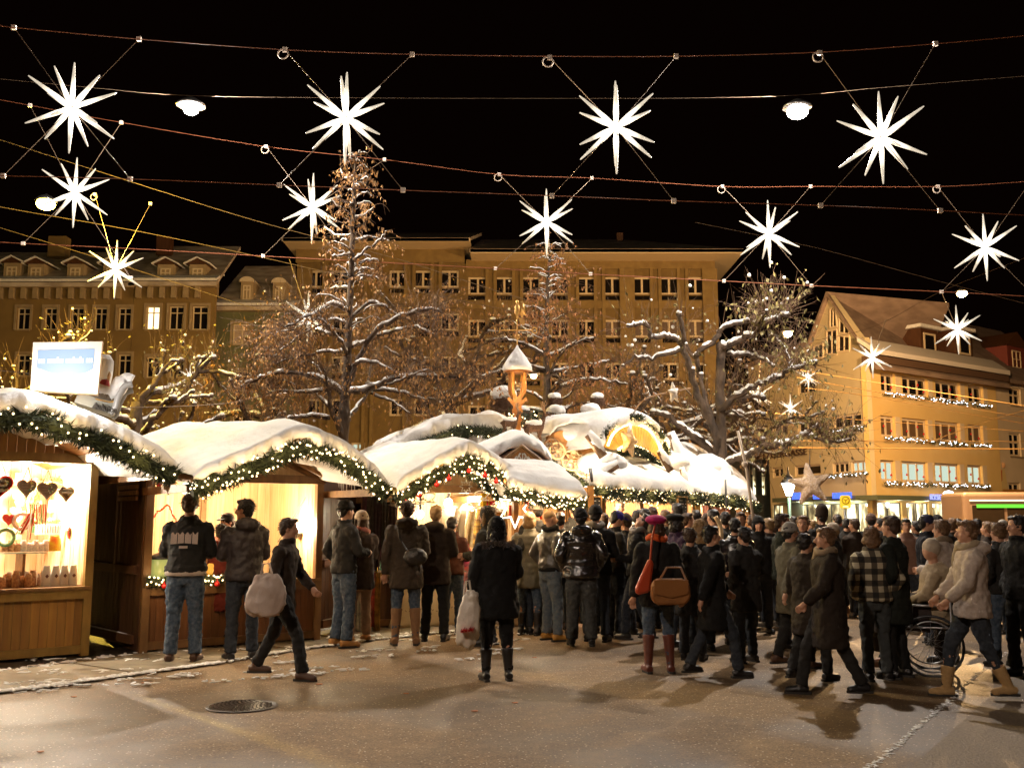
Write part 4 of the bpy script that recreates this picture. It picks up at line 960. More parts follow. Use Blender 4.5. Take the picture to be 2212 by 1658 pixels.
def drape(top0,top1,h,m,name,label,cat,group=None,amp=.02,folds=5,parent=None,ragged=0,thick=.006):
    top0=V(top0);top1=V(top1); u=(top1-top0); L_=u.length; n=V((-u.y,u.x,0)).normalized(); mb=MB(); ph=R.random()*6
    def F(a,b):
        x=a; o=amp*math.sin(a*folds*6.28+ph)*(.4+.6*b)+amp*.4*math.sin(a*folds*15+b*3)
        hh=h*(1+ragged*noise.noise(V((a*9,ph,0)))); return top0+u*(.5+(x-.5)*(1-.12*math.sin(b*3)))+n*o+V((0,0,-hh*b))
    mb.grid(F,24,10); o=mb.build(name,m,parent,True); s=o.modifiers.new('t','SOLIDIFY'); s.thickness=thick
    if label: tag(o,label,cat,group)
    return o
class Stall:
    def __init__(s,corner,ang,name,label,o_over,side='R'):
        s.O=V((corner.x,corner.y,0)); a=rad(ang); s.u=V((math.cos(a),math.sin(a),0)); s.n=V((-math.sin(a),math.cos(a),0)); s.over=o_over
        s.E=empty(name,s.O,label,'market stall','wooden market stalls',0)
    def p(s,a,d,z): return s.O+s.u*a+s.n*d+V((0,0,z))
    def pix(s,x,y,d=0):
        q=onpl(x,y,s.O+s.n*d,s.u); r=q-(s.O+s.n*d); return r.dot(s.u),q.z
    def pp(s,x,y,d=0): return onpl(x,y,s.O+s.n*d,s.u)
    def bar(s,a,d,z,mat_,name,parent=None,da=0,dd=0,dz=0):
        m=MB(); m.ob(s.p(a,d,z),s.u*da,s.n*dd,V((0,0,dz))); return m.build(name,mat_,parent or s.E)
    def shell(s,s0,s1,dep,hc,hw,zin,lower,post=BEAM,inside=PINELB if False else None,side_ext=None,apex=None,backz=None,counter=BEAM,cd_=.25):
        E=s.E; w=s1-s0; th=.03
        m=MB(); boards(m,s.p(s0+.08,.02,.10),s.u*(w-.16),V((0,0,hc-.16)),max(8,int(w/.1)),s.n*th); m.build('front_panel',lower,E)
        for a in (s0,s1-.09): s.bar(a,-.02,.02,post,'post',da=.09,dd=.09,dz=hw-.02)
        s.bar(s0+.092,-.015,.05,post,'bottom_rail',da=w-.184,dd=.06,dz=.09)
        s.bar(s0+.092,-.03,hc-.12,post,'counter_rail',da=w-.184,dd=.05,dz=.10)
        s.bar(s0+.02,-.05,hc-.017,counter,'counter',da=w-.04,dd=cd_+.25,dz=.035)
        s.bar(s0-.02,-.03,hw+.003,post,'top_beam',da=w+.04,dd=.08,dz=.11)
        m=MB(); boards(m,s.p(s0,dep,.02),s.u*w,V((0,0,(backz or hw+.5))),int(w/.12),s.n*th); m.build('back_wall',zin,E)
        for a,sg in((s0,1),(s1,-1)):
            m=MB(); boards(m,s.p(a+sg*.035,.095,.02),s.n*(dep-.1),V((0,0,hw+.08)),int(dep/.12),s.u*sg*.02); m.build('inner_side_wall',zin,E)
            m=MB(); boards(m,s.p(a+sg*.0,.095,.02),s.n*(dep-.1),V((0,0,hw+.08)),int(dep/.12),s.u*sg*.025); m.build('side_wall',side_ext or BROWN,E)
        s.bar(s0,.1,.03,BROWN,'floor',da=w,dd=dep-.1,dz=.05)
        if apex:
            sa,za=apex; m=MB(); n=int(w/.1)
            for i in range(n):
                a0=s0+w*i/n; a1=a0+w/n-.004
                def zt(a): return hw+.11+(za-hw-.11)*(1-abs(a-sa)/((sa-s0) if a<sa else (s1-sa)))
                z0=zt(a0);z1=zt(a1)
                q=[s.p(a0,.01,hw+.114),s.p(a1,.01,hw+.114),s.p(a1,.01,max(z1,hw+.12)),s.p(a0,.01,max(z0,hw+.12))]; m.prism(q,s.n*.025)
            m.build('gable_boards',zin if lower is not OCHRE else OCHRE,E)
            m=MB()
            for e in (s0,s1):
                a_=s.p(e,-.05,hw+.10); b_=s.p(sa,-.05,za+.02); m.prism([a_,b_,b_-V((0,0,.15)),a_-V((0,0,.09))],s.n*.06); m.prism([a_-s.n*.12,b_-s.n*.12,b_-s.n*.12-V((0,0,.09)),a_-s.n*.12-V((0,0,.05))],s.n*.05)
            m.build('rafter',BEAM if lower is not OCHRE else mat('ochre_beam',(.16,.065,.015),.5),E)
    def roof(s,prof,dep,rise=0,th=.17,soff=PINE,dr=.12,it=4,lump=1.0,beam=True):
        """prof: [(a,z)] along the front overhang edge"""
        o=-s.over; fr=[s.p(a,o,z) for a,z in prof]; m=MB()
        ap=max(range(len(prof)),key=lambda i:prof[i][1]); bk=[]
        for a,z in prof: bk.append(s.p(a,dep,z+rise))
        for i in range(len(prof)-1):
            A,B,Cb,D=fr[i],fr[i+1],bk[i+1],bk[i]; n=5
            for k in range(n):
                p0=A.lerp(B,k/n);p1=A.lerp(B,(k+1)/n-.012);q0=D.lerp(Cb,k/n);q1=D.lerp(Cb,(k+1)/n-.012); dz=V((0,0,-.035))
                m.add([p0,p1,q1,q0,p0+dz,p1+dz,q1+dz,q0+dz],[(0,1,2,3),(7,6,5,4),(0,4,5,1),(1,5,6,2),(2,6,7,3),(3,7,4,0)])
        m.build('roof',soff,s.E)
        F=smooth_profile(fr,70,it*3); B=smooth_profile(bk,70,it*3)
        snow_sheet([p+V((0,0,.012)) for p in F],[p+V((0,0,.012)) for p in B],th,s.E,dr=dr,lump=lump)
        m=MB()
        for a,z in (prof[0],prof[-1]):
            m.ob(s.p(a-.03,o+.02,z-.13),s.u*.05,s.n*(dep-o-.04),V((0,0,.09)))
        m.build('eave_beam',BEAM,s.E)
        return F
    def garl(s,prof,r,nb,label,drop=.13,fw=.06,it=3,**k):
        drop=max(drop,.13)
        P=smooth_profile([s.p(a,-s.over-fw,z-drop) for a,z in prof],24,it); return garland(P,r,nb,label,**k)
# ================================================================ STALL 1 : gingerbread
c=gr(190,1418); S1=Stall(c,40,'gingerbread_stall','ochre wooden stall selling gingerbread hearts, leftmost in the row',1.75)
hw=S1.pix(213,1003)[1]; hc=S1.pix(190,1268)[1]
r1=S1.pix(374,1006,-1.75); apx=S1.pix(46,868,-1.75)
hwid=r1[0]-apx[0]; prof=[(apx[0]-hwid,r1[1]),(apx[0]-hwid*.5,(r1[1]+apx[1])/2+.03),apx,(apx[0]+hwid*.5,(r1[1]+apx[1])/2+.05),r1]
S1.shell(-2.5,0,1.9,hc,hw,PINELB if False else PINEL,OCHRE,apex=(-1.2,hw+.62),post=mat('ochre_post',(.30,.17,.035),.5,(.22,.12,.02),4,stretch=(3,3,1)))
S1.roof(prof,2.1,th=.20,soff=mat('ochre_soffit',(.42,.19,.05),.55,island=.12))
S1.garl(prof,.15,58,'fir garland with sparse warm bulbs along the gingerbread stall gable',drop=.10,lights=4,le=4)
icicles(S1.p(.15,-.1,hw+.06),S1.p(.15,-1.3,hw+.02),22,S1.E,.14)
plight(S1.p(-.55,.75,hw-.18),150,(1,.88,.68),.08); plight(S1.p(-1.7,.8,hw-.2),110,(1,.88,.68),.08)
# goods of stall 1
GB=mat('gingerbread',(.13,.055,.022),.7,(.09,.035,.015),30); GBE=mat('icing_rim',(.42,.30,.24),.6); SUG=mat('white_icing',(.8,.76,.7),.6); RIB=mat('red_ribbon',(.6,.03,.03),.5)
def heart_poly(c,u,r):
    o=[]
    for k in range(28):
        t=2*math.pi*k/28; x=16*math.sin(t)**3; y=13*math.cos(t)-5*math.cos(2*t)-2*math.cos(3*t)-math.cos(4*t); o.append(V(c)+V(u)*x*r/17+V((0,0,y*r/17)))
    return o
def heart(S,x,y,d,r,label,face=GB,rim=GBE,tilt=0,txt=None):
    c=S.pp(x,y,d); E=empty('gingerbread_heart',c,label,'gingerbread heart','gingerbread hearts hanging in the stall'); u=S.u; u=(u*math.cos(rad(tilt))+S.n*math.sin(rad(tilt))).normalized(); nn=V((u.y,-u.x,0))
    m=MB(); m.prism(heart_poly(c,u,r),-nn*.02); m.build('biscuit',face,E)
    m=MB(); hp=heart_poly(c+nn*.002,u,r*.93); m.tube(hp+[hp[0]],r*.09,6,False); m.build('icing_rim',rim,E,True)
    m=MB(); cols=[mat('sugar_green',(.05,.3,.12),.4),mat('sugar_yellow',(.6,.5,.1),.4),mat('sugar_white',(.8,.75,.65),.4)]
    for k in range(12):
        a=R.uniform(.1,.62)*r; z=R.uniform(-.45,.62)*r*(1-a/r*.6); m.ell(c+nn*.008+u*a+V((0,0,z)),r*.075,8,6,mi=k%3)
    m.build('sugar_pearls',cols,E,True)
    if txt:
        for k,t in enumerate(txt): text('icing_words',t,c+nn*.006+u*(-.18*r)+V((0,0,(.38-.36*k)*r)),r*.95,r*.24,u,V((0,0,1)),SUG,E,.1)
    else:
        m=MB()
        for k in range(3): m.tube([c+nn*.006+u*(x_*r)+V((0,0,(.3-.26*k)*r+.03*r*math.sin(x_*30+k))) for x_ in [-.5+.08*i for i in range(9)]],.0035,4)
        m.build('icing_scrawl',mat('faint_icing',(.38,.29,.23),.6),E)
    m=MB(); top=c+V((0,0,r*1.9))
    for sx in(-.45,.45): m.tube([c+u*(sx*r)+V((0,0,r*.66)),top],.004,4)
    m.build('ribbon',RIB,E)
    return E
heart(S1,-2,1048,.12,.155,'gingerbread heart with red rim and white words, half cut by the photo edge',rim=RED,txt=('Ich','Liebe','Dich'))
heart(S1,58,1052,.12,.120,'grey brown gingerbread heart, second from the left in the row',face=mat('pale_gingerbread',(.30,.21,.15),.6,(.24,.16,.11),30),tilt=14)
heart(S1,102,1057,.12,.118,'grey brown gingerbread heart, third in the row above the candy sticks',face=mat('pale_gingerbread',(.2,.12,.08),.6),tilt=-8)
heart(S1,144,1064,.12,.105,'gingerbread heart with red patches and grey rim, nearest the right post',txt=('Alles','Liebe'),tilt=22)
for x,y,n,g in((128,1100,9,0),(96,1105,1,1)):
    pass
WR=empty('fir_wreath',S1.pp(112,1085,.5),'fir wreath with gold ribbon on the wall behind the hearts','wreath')
c=S1.pp(114,1088,1.2); pts=[c+S1.u*math.cos(a)*.27+V((0,0,math.sin(a)*.27)) for a in [k*math.pi/10 for k in range(21)]]
m=MB(); m.tube(pts,.05,6,False)
for k in range(900):
    p=R.choice(pts)+V((R.gauss(0,.03),R.gauss(0,.03),R.gauss(0,.03))); d=V((R.gauss(0,1),R.gauss(0,1),R.gauss(0,1))).normalized()*.08; e=d.orthogonal().normalized()*.008; m.add([p-e,p+e,p+d],[(0,1,2)])
m.build('greenery',mat('pale_greens',(.05,.08,.02),.8,island=.3),WR)
m=MB(); m.tube([p+V((0,-.06,0))+V((0,0,.012*math.sin(i*2.6))) for i,p in enumerate(pts)],.018,6,False); m.build('ribbon',mat('gold_ribbon',(.7,.5,.12),.4),WR,True)
def sticks(x,y,d,n,l,cols,label,spread=.02,lean=0):
    c=S1.pp(x,y,d); E=empty('candy_stick_bundle',c,label,'candy sticks'); 
    for k in range(n):
        m=MB(); a=c+S1.u*((k-n/2)*spread); b=a+V((0,0,-l))+S1.u*(lean*l+R.gauss(0,.008)); m.tube([a,b],.007,6); m.build('candy_stick',cols[k%len(cols)],E)
RC=mat('candy_red',(.6,.05,.02),.25); GC=mat('candy_green',(.12,.3,.06),.3); WC=mat('candy_white',(.8,.7,.6),.3)
sticks(87,1088,.3,10,.24,[RC,GC,RC,RC,WC],'row of red and green candy sticks hanging under the second heart')
sticks(70,1108,.25,6,.24,[RC,RC,WC],'slanting red candy sticks in clear wrap left of the hanging row',.012,-.5)
sticks(74,1100,.2,2,.34,[WC,RC],'two long striped candy canes behind the slanting sticks',.02,-.08)
# glass shelf with packs
zsh=S1.pix(130,1191,.35)[1]; E=empty('glass_shelf',S1.p(-1.1,.35,zsh),'thin glass shelf across the inside of the gingerbread stall','shelf')
m=MB(); m.ob(S1.p(-2.4,.25,zsh-.01),S1.u*1.95,S1.n*.35,V((0,0,.012))); m.build('glass',mat('greenish_glass',(.5,.7,.6),.05,alpha=None,trans=.6),E)
for a in(-2.1,-.7): m=MB(); m.ob(S1.p(a,.27,hc+.02),S1.u*.03,S1.n*.3,V((0,0,zsh-hc-.035))); m.build('bracket',BEAM,E)
def pack(S,a,d,z,w,h,m1,name,label,cat,group,top=None,mark=None,t=.08):
    o=S.p(a,d,z); E=empty(name,o,label,cat,group); u,n=S.u,S.n; m=MB(); rings=[]
    for f,ww,tt in((0,1,.9),(.06,1.04,1),(.5,1.0,1.0),(.78,.86,.6),(.92,.7,.16),(1,.78,.1)):
        cc=o+V((0,0,h*f))+n*.01*math.sin(f*5); rings.append([cc+u*(w/2*ww*cx)+n*(t/2*tt*cy) for cx,cy in((-1,-.6),(-.6,-1),(.6,-1),(1,-.6),(1,.6),(.6,1),(-.6,1),(-1,.6))])
    m.loft(rings); m.build('bag',m1,E,True)
    if mark: m=MB(); m.prism([o-n*(t/2+.006)+V((0,0,h*.5))+u*x+V((0,0,z_)) for x,z_ in((-.02,0),(0,-.025),(.02,0),(0,.025))],-n*.002); m.build('label',mark,E)
    if top: m=MB(); m.tube([o+V((0,0,h*.9))+u*(w*.36),o+V((0,0,h*.9))-u*(w*.36)],.012,6); m.build('tie',top,E)
PAP=mat('white_paper_bag',(.75,.70,.66),.7,bump=.3,bs=30); CEL=mat('cookie_bag',(.55,.28,.12),.25,(.3,.12,.05),40,bump=.4,bs=40)
for k,x in enumerate((98,118,137,156)):
    a=S1.pix(x,1262,.18)[0]; pack(S1,a,.18,hc+.02,.095,.235,PAP,'paper_bag','plump white paper bag with a small diamond label on the stall counter','paper bag','white paper bags on the gingerbread counter',mark=mat('brown_label',(.15,.06,.05),.6))
for k,x in enumerate((4,18,33,48,60,72)):
    a=S1.pix(x,1262,.15)[0]; pack(S1,a,.15+.06*(k%2),hc+.02,.08,.13+.03*(k%3),CEL,'cookie_bag','clear bag of brown biscuits standing on the stall counter','biscuit bag','clear biscuit bags on the gingerbread counter',top=RIB if k%3==0 else None)
for k,x in enumerate((8,22,36,50,64,76,88,98)):
    a=S1.pix(x,1188,.42)[0]; pack(S1,a,.42,zsh+.008,.08,.10+.03*(k%2),CEL if k<3 else mat('pale_sweet_bag',(.7,.55,.45),.3,(.45,.35,.3),50),'sweet_bag','small bag of pale sweets standing on the glass shelf','sweet bag','sweet bags on the glass shelf')
a=S1.pix(116,1186,.42)[0]; pack(S1,a,.42,zsh+.008,.15,.18,mat('gaudy_wrap',(.6,.04,.02),.3,(.65,.5,.03),9),'gift_pack','red and yellow printed sweet pack at the end of the glass shelf','sweet pack',None)
heart(S1,150,1148,.75,.085,'small white iced heart tied with red ribbon on the right inner wall',face=mat('pale_biscuit',(.65,.5,.4),.6),rim=RIB,tilt=60)
m=MB(); c=S1.pp(104,1138,.9)
m.ob(c-S1.u*.14-V((0,0,.09)),S1.u*.28,S1.n*.03,V((0,0,.13)))
for k in range(9): m.ob(c-S1.u*(.13-.03*k)-V((0,0,.07))-S1.n*.008,S1.u*.008,S1.n*.006,V((0,0,.1)),1)
tag(m.build('iced_plaque',[mat('iced_white',(.8,.75,.7),.6),RIB]),'white iced plaque with red fringe under the wreath','plaque')
# ================================================================ STALL 2
c=gr(690,1384); S2=Stall(c,35,'mulled_drink_stall','pine stall with tall planked interior and globe lamp, second in the row',1.6)
hw=S2.pix(697,1046)[1]; hc=S2.pix(686,1250)[1]; s0=S2.pix(300,1412)[0]
pr=[S2.pix(411,1036,-1.6),S2.pix(540,988,-1.6),S2.pix(655,938,-1.6),S2.pix(745,975,-1.6),S2.pix(832,1047,-1.6)]
FPN=mat('reddish_front_boards',(.17,.065,.018),.5,(.12,.045,.012),3,stretch=(8,8,.6),island=.18)
S2.shell(s0,0,1.75,hc,hw,PINEL,FPN,apex=(s0/2,hw+.62),post=mat('brown_post',(.20,.10,.03),.5,(.14,.065,.02),4,stretch=(3,3,1)))
S2.roof(pr,3.4,rise=.36,th=.19,soff=PINE)
S2.garl(pr,.125,100,'dense fir garland full of warm bulbs along the second stall gable',lights=6,le=4)
icicles(S2.p(.14,-.1,hw+.07),S2.p(.14,-1.3,hw+.0),26,S2.E,.14)
plight(S2.p(s0*.22,.45,1.45),26,(1,.78,.48),.1); plight(S2.p(s0*.62,.7,hw-.12),56,(1,.78,.48),.1)
S2.bar(s0*.47,1.69,.1,BEAM,'back_post',da=.07,dd=.05,dz=hw+.5)
# brown side slats seen in the gap
m=MB()
for k in range(4): m.ob(S2.p(s0-.06,.15,hw-.02-k*.07),-S2.u*.03,S2.n*1.5,V((0,0,.05)))
m.build('louvre',BEAM,S2.E)
# globe lamp on bracket
c=S2.pp(637,1140,.55); E=empty('globe_lamp',c,'round white glowing globe lamp on the right of the second stall','lamp')
m=MB(); m.ell(c,.085,20,14); m.build('globe',glow('globe_glow',(1,.86,.62),7),E,True)
m=MB(); m.lathe([(.10,-.02),(.11,.0),(.05,-.06),(.02,-.09)],c-V((0,0,.06)),16); m.tube([c-V((0,0,.1)),S2.p((c-S2.O).dot(S2.u),.4,hc+.02)],.012,8); m.build('bracket',DMETAL,E,True)
plight(c-S2.n*.13+V((0,0,.02)),20,(1,.82,.55),.08)
m=MB(); m.tube([S2.pp(676,1048,.3),S2.pp(600,1170,1.0)],.006,5); tag(m.build('lamp_cord',DMETAL),'thin dark cord sloping down across the planked wall to the globe lamp','cord')
# pot, jar, cloud signs, ribbon
c=S2.pp(344,1246,.12); E=empty('drink_urn',V((c.x,c.y,hc)),'greenish glowing drink urn with dark lid at the left of the counter','urn')
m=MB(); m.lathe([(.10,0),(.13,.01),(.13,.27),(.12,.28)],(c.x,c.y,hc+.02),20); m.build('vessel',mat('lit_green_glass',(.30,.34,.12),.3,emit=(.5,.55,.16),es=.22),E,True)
m=MB(); m.lathe([(.135,.28),(.14,.31),(.08,.34),(.02,.36)],(c.x,c.y,hc+.02),20); m.build('lid',DMETAL,E,True)
m=MB(); m.lathe([(.015,0),(.03,.03),(.03,.06),(.015,.07)],(c.x,c.y,hc+.375),10); m.build('knob',METAL,E,True)
c=S2.pp(459,1246,.12); E=empty('honey_jar',V((c.x,c.y,hc)),'amber glowing jar on the second stall counter','jar')
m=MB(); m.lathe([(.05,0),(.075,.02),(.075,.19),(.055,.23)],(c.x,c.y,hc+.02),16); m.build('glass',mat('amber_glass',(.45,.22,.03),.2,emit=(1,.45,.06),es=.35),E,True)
m=MB(); m.lathe([(.06,.23),(.06,.26),(.01,.265)],(c.x,c.y,hc+.02),16); m.build('lid',mat('brass_lid',(.4,.28,.08),.3,metal=.8),E,True)
for lab,x0,x1 in (('short fir garland with bulbs and red berries beside the drink urn',316,375),('short fir garland with bulbs beside the amber jar',436,482)):
    garland([S2.p(S2.pix(x0,1255,-.06)[0],-.06,hc+.06),S2.p(S2.pix((x0+x1)/2,1255,-.08)[0],-.10,hc+.04),S2.p(S2.pix(x1,1255,-.06)[0],-.06,hc+.06)],.06,14,lab,'garlands on the second stall counter',lights=1,le=2.5,baub=1)
def cloud(x,y,d,w,h,m_,label,k=7):
    c=S2.pp(x,y,d); m=MB()
    rr_=random.Random(int(x)); pts=[]
    for j in range(48):
        a=j*6.2832/48; f=1+.12*math.sin(a*k)+.05*math.sin(a*3); pts.append(c+S2.u*math.cos(a)*w*f+V((0,0,math.sin(a)*h*f)))
    m.prism(pts,S2.n*.03); m.tube([c+V((0,0,h*.9)),c+V((0,0,h*1.5))],.004,4)
    tag(m.build('cloud_sign',m_),label,'hanging sign')
cloud(366,1035,-.9,.075,.15,mat('white_card',(.7,.55,.4),.7),'tall cream cloud shaped card hanging under the stall eave')
cloud(415,1057,-.75,.12,.09,glow('cloud_lamp',(1,.86,.6),3),'bright white cloud shaped lit sign above the man in the printed jacket',6)
m=MB(); P=[S2.pp(x,y,.5) for x,y in((318,1132),(330,1119),(342,1106),(352,1098),(362,1090),(368,1100),(376,1115),(384,1130))]; 
Q=cr(P,6,.006); m.tube(Q,.012,6); tag(m.build('tinsel_string',mat('red_tinsel',(.7,.08,.03),.5)),'red tinsel string draped in a peak on the stall back wall','tinsel')
m=MB(); m.ell(S2.pp(343,1046,-.2),.03,12,8); tag(m.build('bauble',RED,smooth=True),'red bauble at the left post of the second stall','bauble')
# carved figure and small basket on counter
c=S2.pp(612,1175,.35); E=empty('puppet_figure',V((c.x,c.y,hc)),'dark carved dragon head puppet on a stand by the globe lamp','figure')
b=V((c.x,c.y,hc+.02)); m=MB(); m.tube([b,b+V((0,0,.16))],.012,8); m.lathe([(.06,0),(.06,.015),(.01,.02)],b,12); m.build('stand',DMETAL,E)
m=MB(); h0=b+V((0,0,.24)); m.ell(h0,(.055,.05,.08),12,10); m.ell(h0+S2.u*-.05+V((0,0,.05)),(.07,.035,.035),10,8); m.ell(h0+S2.u*-.06+V((0,0,.0)),(.05,.03,.018),10,8)
for k in range(6):
    a=rad(20+k*28); d=S2.u*math.cos(a)*.07+V((0,0,math.sin(a)*.08+.03)); m.tube([h0+d*.6,h0+d*1.7],[.02,.002],5)
m.build('head',mat('dark_red_felt',(.06,.018,.012),.8),E,True)
# ================================================================ STALL 3
c=gr(1120,1344); S3=Stall(c,25,'clothes_stall','brightly lit clothes stall hung with jackets, scarves and star lights, third in the row',1.45)
hw=S3.pix(1115,1066)[1]; hc=S3.pix(960,1235)[1]; s0=S3.pix(779,1360)[0]
pr=[S3.pix(852,1062,-1.45),S3.pix(930,1012,-1.45),S3.pix(1013,972,-1.45),S3.pix(1075,1005,-1.45),S3.pix(1150,1058,-1.45)]
S3.shell(s0,0,1.9,hc,hw,PINEL,BROWN,apex=(s0*.48,hw+.55),side_ext=BROWN)
S3.roof(pr,3.0,rise=.22,th=.20,soff=mat('yellow_soffit',(.60,.40,.10),.5,island=.1),dr=.14)
S3.garl(pr,.125,100,'fir garland with warm bulbs and red baubles along the clothes stall gable',lights=6,le=4,baub=9)
garland(smooth_profile([S3.p(pr[2][0]+.02,-.6,pr[2][1]-.12),S3.p((pr[2][0]+pr[4][0])/2,-.6,(pr[2][1]+pr[4][1])/2-.08),S3.p(pr[4][0]-.1,-.6,pr[4][1]-.12)],14,1),.08,30,'inner fir garland under the right half of the clothes stall roof',lights=1,le=3)
plight(S3.pp(907,1105,-.15),40,(1,.82,.5),.06); plight(S3.pp(968,1085,.3),50,(1,.84,.55),.06); plight(S3.p(s0*.25,.7,hw-.1),90,(1,.86,.62),.08); plight(S3.p(s0*.80,.3,1.75),60,(1,.8,.5),.08)
for x,y,d,r_,lb in((907,1110,-.15,.055,'glaring bare bulb between the two customers of the clothes stall'),(968,1086,.3,.065,'bright frosted bulb hanging before the jackets'),):
    c=S3.pp(x,y,d); E=empty('bare_bulb',c,lb,'light bulb'); m=MB(); m.ell(c,(r_,r_,r_*1.25),16,12); m.build('glass',glow('bulb_hot',(1,.88,.6),12),E,True)
    m=MB(); m.tube([c+V((0,0,r_)),c+V((0,0,r_+.06)),c+V((0,0,.55))],[.025,.022,.005],8); m.build('cord',DMETAL,E)
# cloth covered counter front
CLO=mat('cream_cloth',(.58,.46,.28),.9,(.5,.38,.22),5,bump=.2)
drape(S3.p(s0+.35,-.07,hc),S3.p(-.25,-.07,hc),.80,CLO,'table_cloth','cream embroidered cloth hanging over the front of the clothes stall counter','cloth',amp=.012,folds=3)
m=MB()
for k in range(26):
    x=S3.p(s0+.45+k*.06,-.092,.26+.02*math.sin(k)); m.tube([x,x+S3.u*.025+V((0,0,R.uniform(-.02,.03)))],.005,4)
tag(m.build('embroidery',mat('brown_thread',(.12,.06,.03),.8)),'row of brown stitched marks on the cream cloth','embroidery')
# hanging dark scarves at the left
dark=[(.035,.012,.010),(.05,.014,.02),(.03,.022,.014),(.02,.018,.03),(.06,.03,.015),(.025,.012,.012)]
for k in range(13):
    x=782+k*5.2; y0=1062+k*.8; col=dark[k%6]; a=S3.pp(x,y0,-1.0-.05*(k%3)); wd=.10
    drape(a,a+S3.u*wd,[.62,.70,.78,.85,.95,1.0,.92,.85,.70,.62,.55,.6,.5][k],mat('dark_scarf_%d'%(k%6),col,.9,tuple(min(1,v*2.2) for v in col),26),'hanging_scarf','long dark fringed scarf hanging in a bunch under the garland','scarf','dark scarves hanging at the left of the clothes stall',amp=.016,folds=2,ragged=.12)
m=MB(); m.tube([S3.pp(776,1058,-1.05),S3.pp(850,1068,-1.05)],.01,6); tag(m.build('hanging_rail',METAL),'thin metal rail carrying the dark scarves','rail')
# beaded strings pink/white
for k in range(14):
    x=812+k*6.4; a=S3.pp(x,1085,.0); m=MB()
    for j in range(26): m.ell(a-V((0,0,j*.030)),.011,5,4,mi=(j+k)%2)
    tag(m.build('bead_string',[mat('pink_bead',(.65,.3,.45),.3),mat('white_bead',(.8,.75,.7),.3)]),'pink and white bead string hanging in the bright clothes stall','bead string','bead strings in the clothes stall')
def garment(x,y,d,w,h,col,label,c2=None,stripes=0,ns=30):
    c=S3.pp(x,y,d); u,n=S3.u,S3.n; E=empty('knit_jacket',c,label,'jacket','jackets hanging in the clothes stall'); m=MB(); rings=[]
    for f,ww,tt in((0,.30,.25),(.04,.62,.5),(.12,.98,.8),(.3,1.0,1),(.6,.98,1),(.95,1.04,1.1),(1,.98,.9)):
        cc=c-V((0,0,h*f)); rings.append([cc+u*(w/2*ww*math.cos(a))+n*(.07*tt*math.sin(a)) for a in [k*math.pi/8 for k in range(16)]])
    m.loft(rings[::-1]); mt=mat('knit_'+label[:14].replace(' ','_'),col,.9,c2,ns,stretch=(.3,.3,3) if stripes else (1,1,1)); m.build('body',mt,E,True)
    for sg in(-1,1):
        m=MB(); a=c+u*sg*w*.42-V((0,0,h*.08)); m.tube([a,a+u*sg*w*.13-V((0,0,h*.4)),a+u*sg*w*.16-V((0,0,h*.85))],[.055,.05,.038],8); m.build('sleeve',mt,E,True)
    m=MB(); m.tube([c-u*w*.3-V((0,0,.01)),c+V((0,0,.05)),c+u*w*.3-V((0,0,.01))],.006,5); m.tube([c+V((0,0,.05)),c+V((0,0,.12))],.004,5); m.build('hanger',METAL,E)
garment(972,1095,.9,.42,.62,(.16,.12,.07),'brown felt jacket hanging on a hanger at the back left')
garment(1012,1092,.7,.40,.60,(.13,.10,.07),'grey brown wool jacket hanging beside the patterned jumper')
garment(1035,1098,.5,.36,.60,(.42,.35,.22),'pale knitted jacket with lace hem in the middle of the row',(.3,.22,.12))
garment(1058,1092,.35,.42,.80,(.52,.34,.08),'yellow and brown striped jumper hanging on the row end',(.10,.05,.02),1,9)
garment(1000,1190,-.1,.34,.5,(.35,.03,.03),'red patterned cardigan hanging low beside the jeans customer',(.05,.15,.12),0,14)
for k,(x,y,col,lb) in enumerate(((1108,1090,(.6,.08,.04),'red cloth bag hanging beside the light star'),(1060,1060,(.5,.02,.03),'red cloth pouch above the jumpers'),(1048,1062,(.6,.4,.02),'yellow cloth pouch above the jumpers'))):
    drape(S3.pp(x-10,y,.1),S3.pp(x+10,y,.1),.22,mat('cloth_%d'%k,col,.8),'hanging_cloth',lb,'cloth',amp=.01,folds=3)
# mitten bunch with tassels
for k,(x,y,col) in enumerate(((988,1190,(.04,.3,.22)),(1000,1182,(.6,.25,.05)),(1010,1188,(.5,.05,.05)),(996,1205,(.05,.25,.3)),(984,1212,(.5,.3,.05)),(1006,1215,(.4,.02,.1)))):
    c=S3.pp(x,y,-.35); m=MB(); m.ell(c,(.045,.03,.06),10,8); m.ell(c+V((.03,0,.0)),(.018,.02,.03),8,6); m.tube([c+V((0,0,.05)),c+V((0,0,.1))],.02,8)
    tag(m.build('mitten',mat('mitten_%d'%k,col,.9,tuple(v*.4+.1 for v in col),40),smooth=True),'colourful knitted mitten hanging in a bunch below the jackets','mitten','mittens hanging in a bunch')
# heap of hats and scarves on the counter
heap=[(.55,.3,.6),(.7,.55,.05),(.7,.6,.55),(.05,.35,.25),(.45,.02,.05),(.3,.05,.25),(.6,.05,.2),(.65,.3,.1),(.2,.1,.35),(.5,.4,.3)]
for k in range(40):
    x=800+(k%13)*6.5+R.uniform(-3,3); row=k//13; a=S3.pix(x,1240,0)[0]; c=S3.p(a,.0+.10*row-.05,hc+.05+.05*row+R.uniform(0,.03)); m=MB(); r=R.uniform(.065,.085)
    m.lathe([(r*1.05,-.03),(r*1.1,0),(r,.01),(r*.93,.05),(r*.6,.09),(r*.1,.11)],c,12); m.ell(c+V((0,0,.115)),.02,8,6)
    tag(m.build('knit_hat',mat('hat_wool_%d'%(k%10),heap[k%10],.9,tuple(v*.5+.15 for v in heap[k%10]),35),smooth=True),'bright knitted hat lying in the heap on the clothes stall counter','knitted hat','knitted hats heaped on the counter')
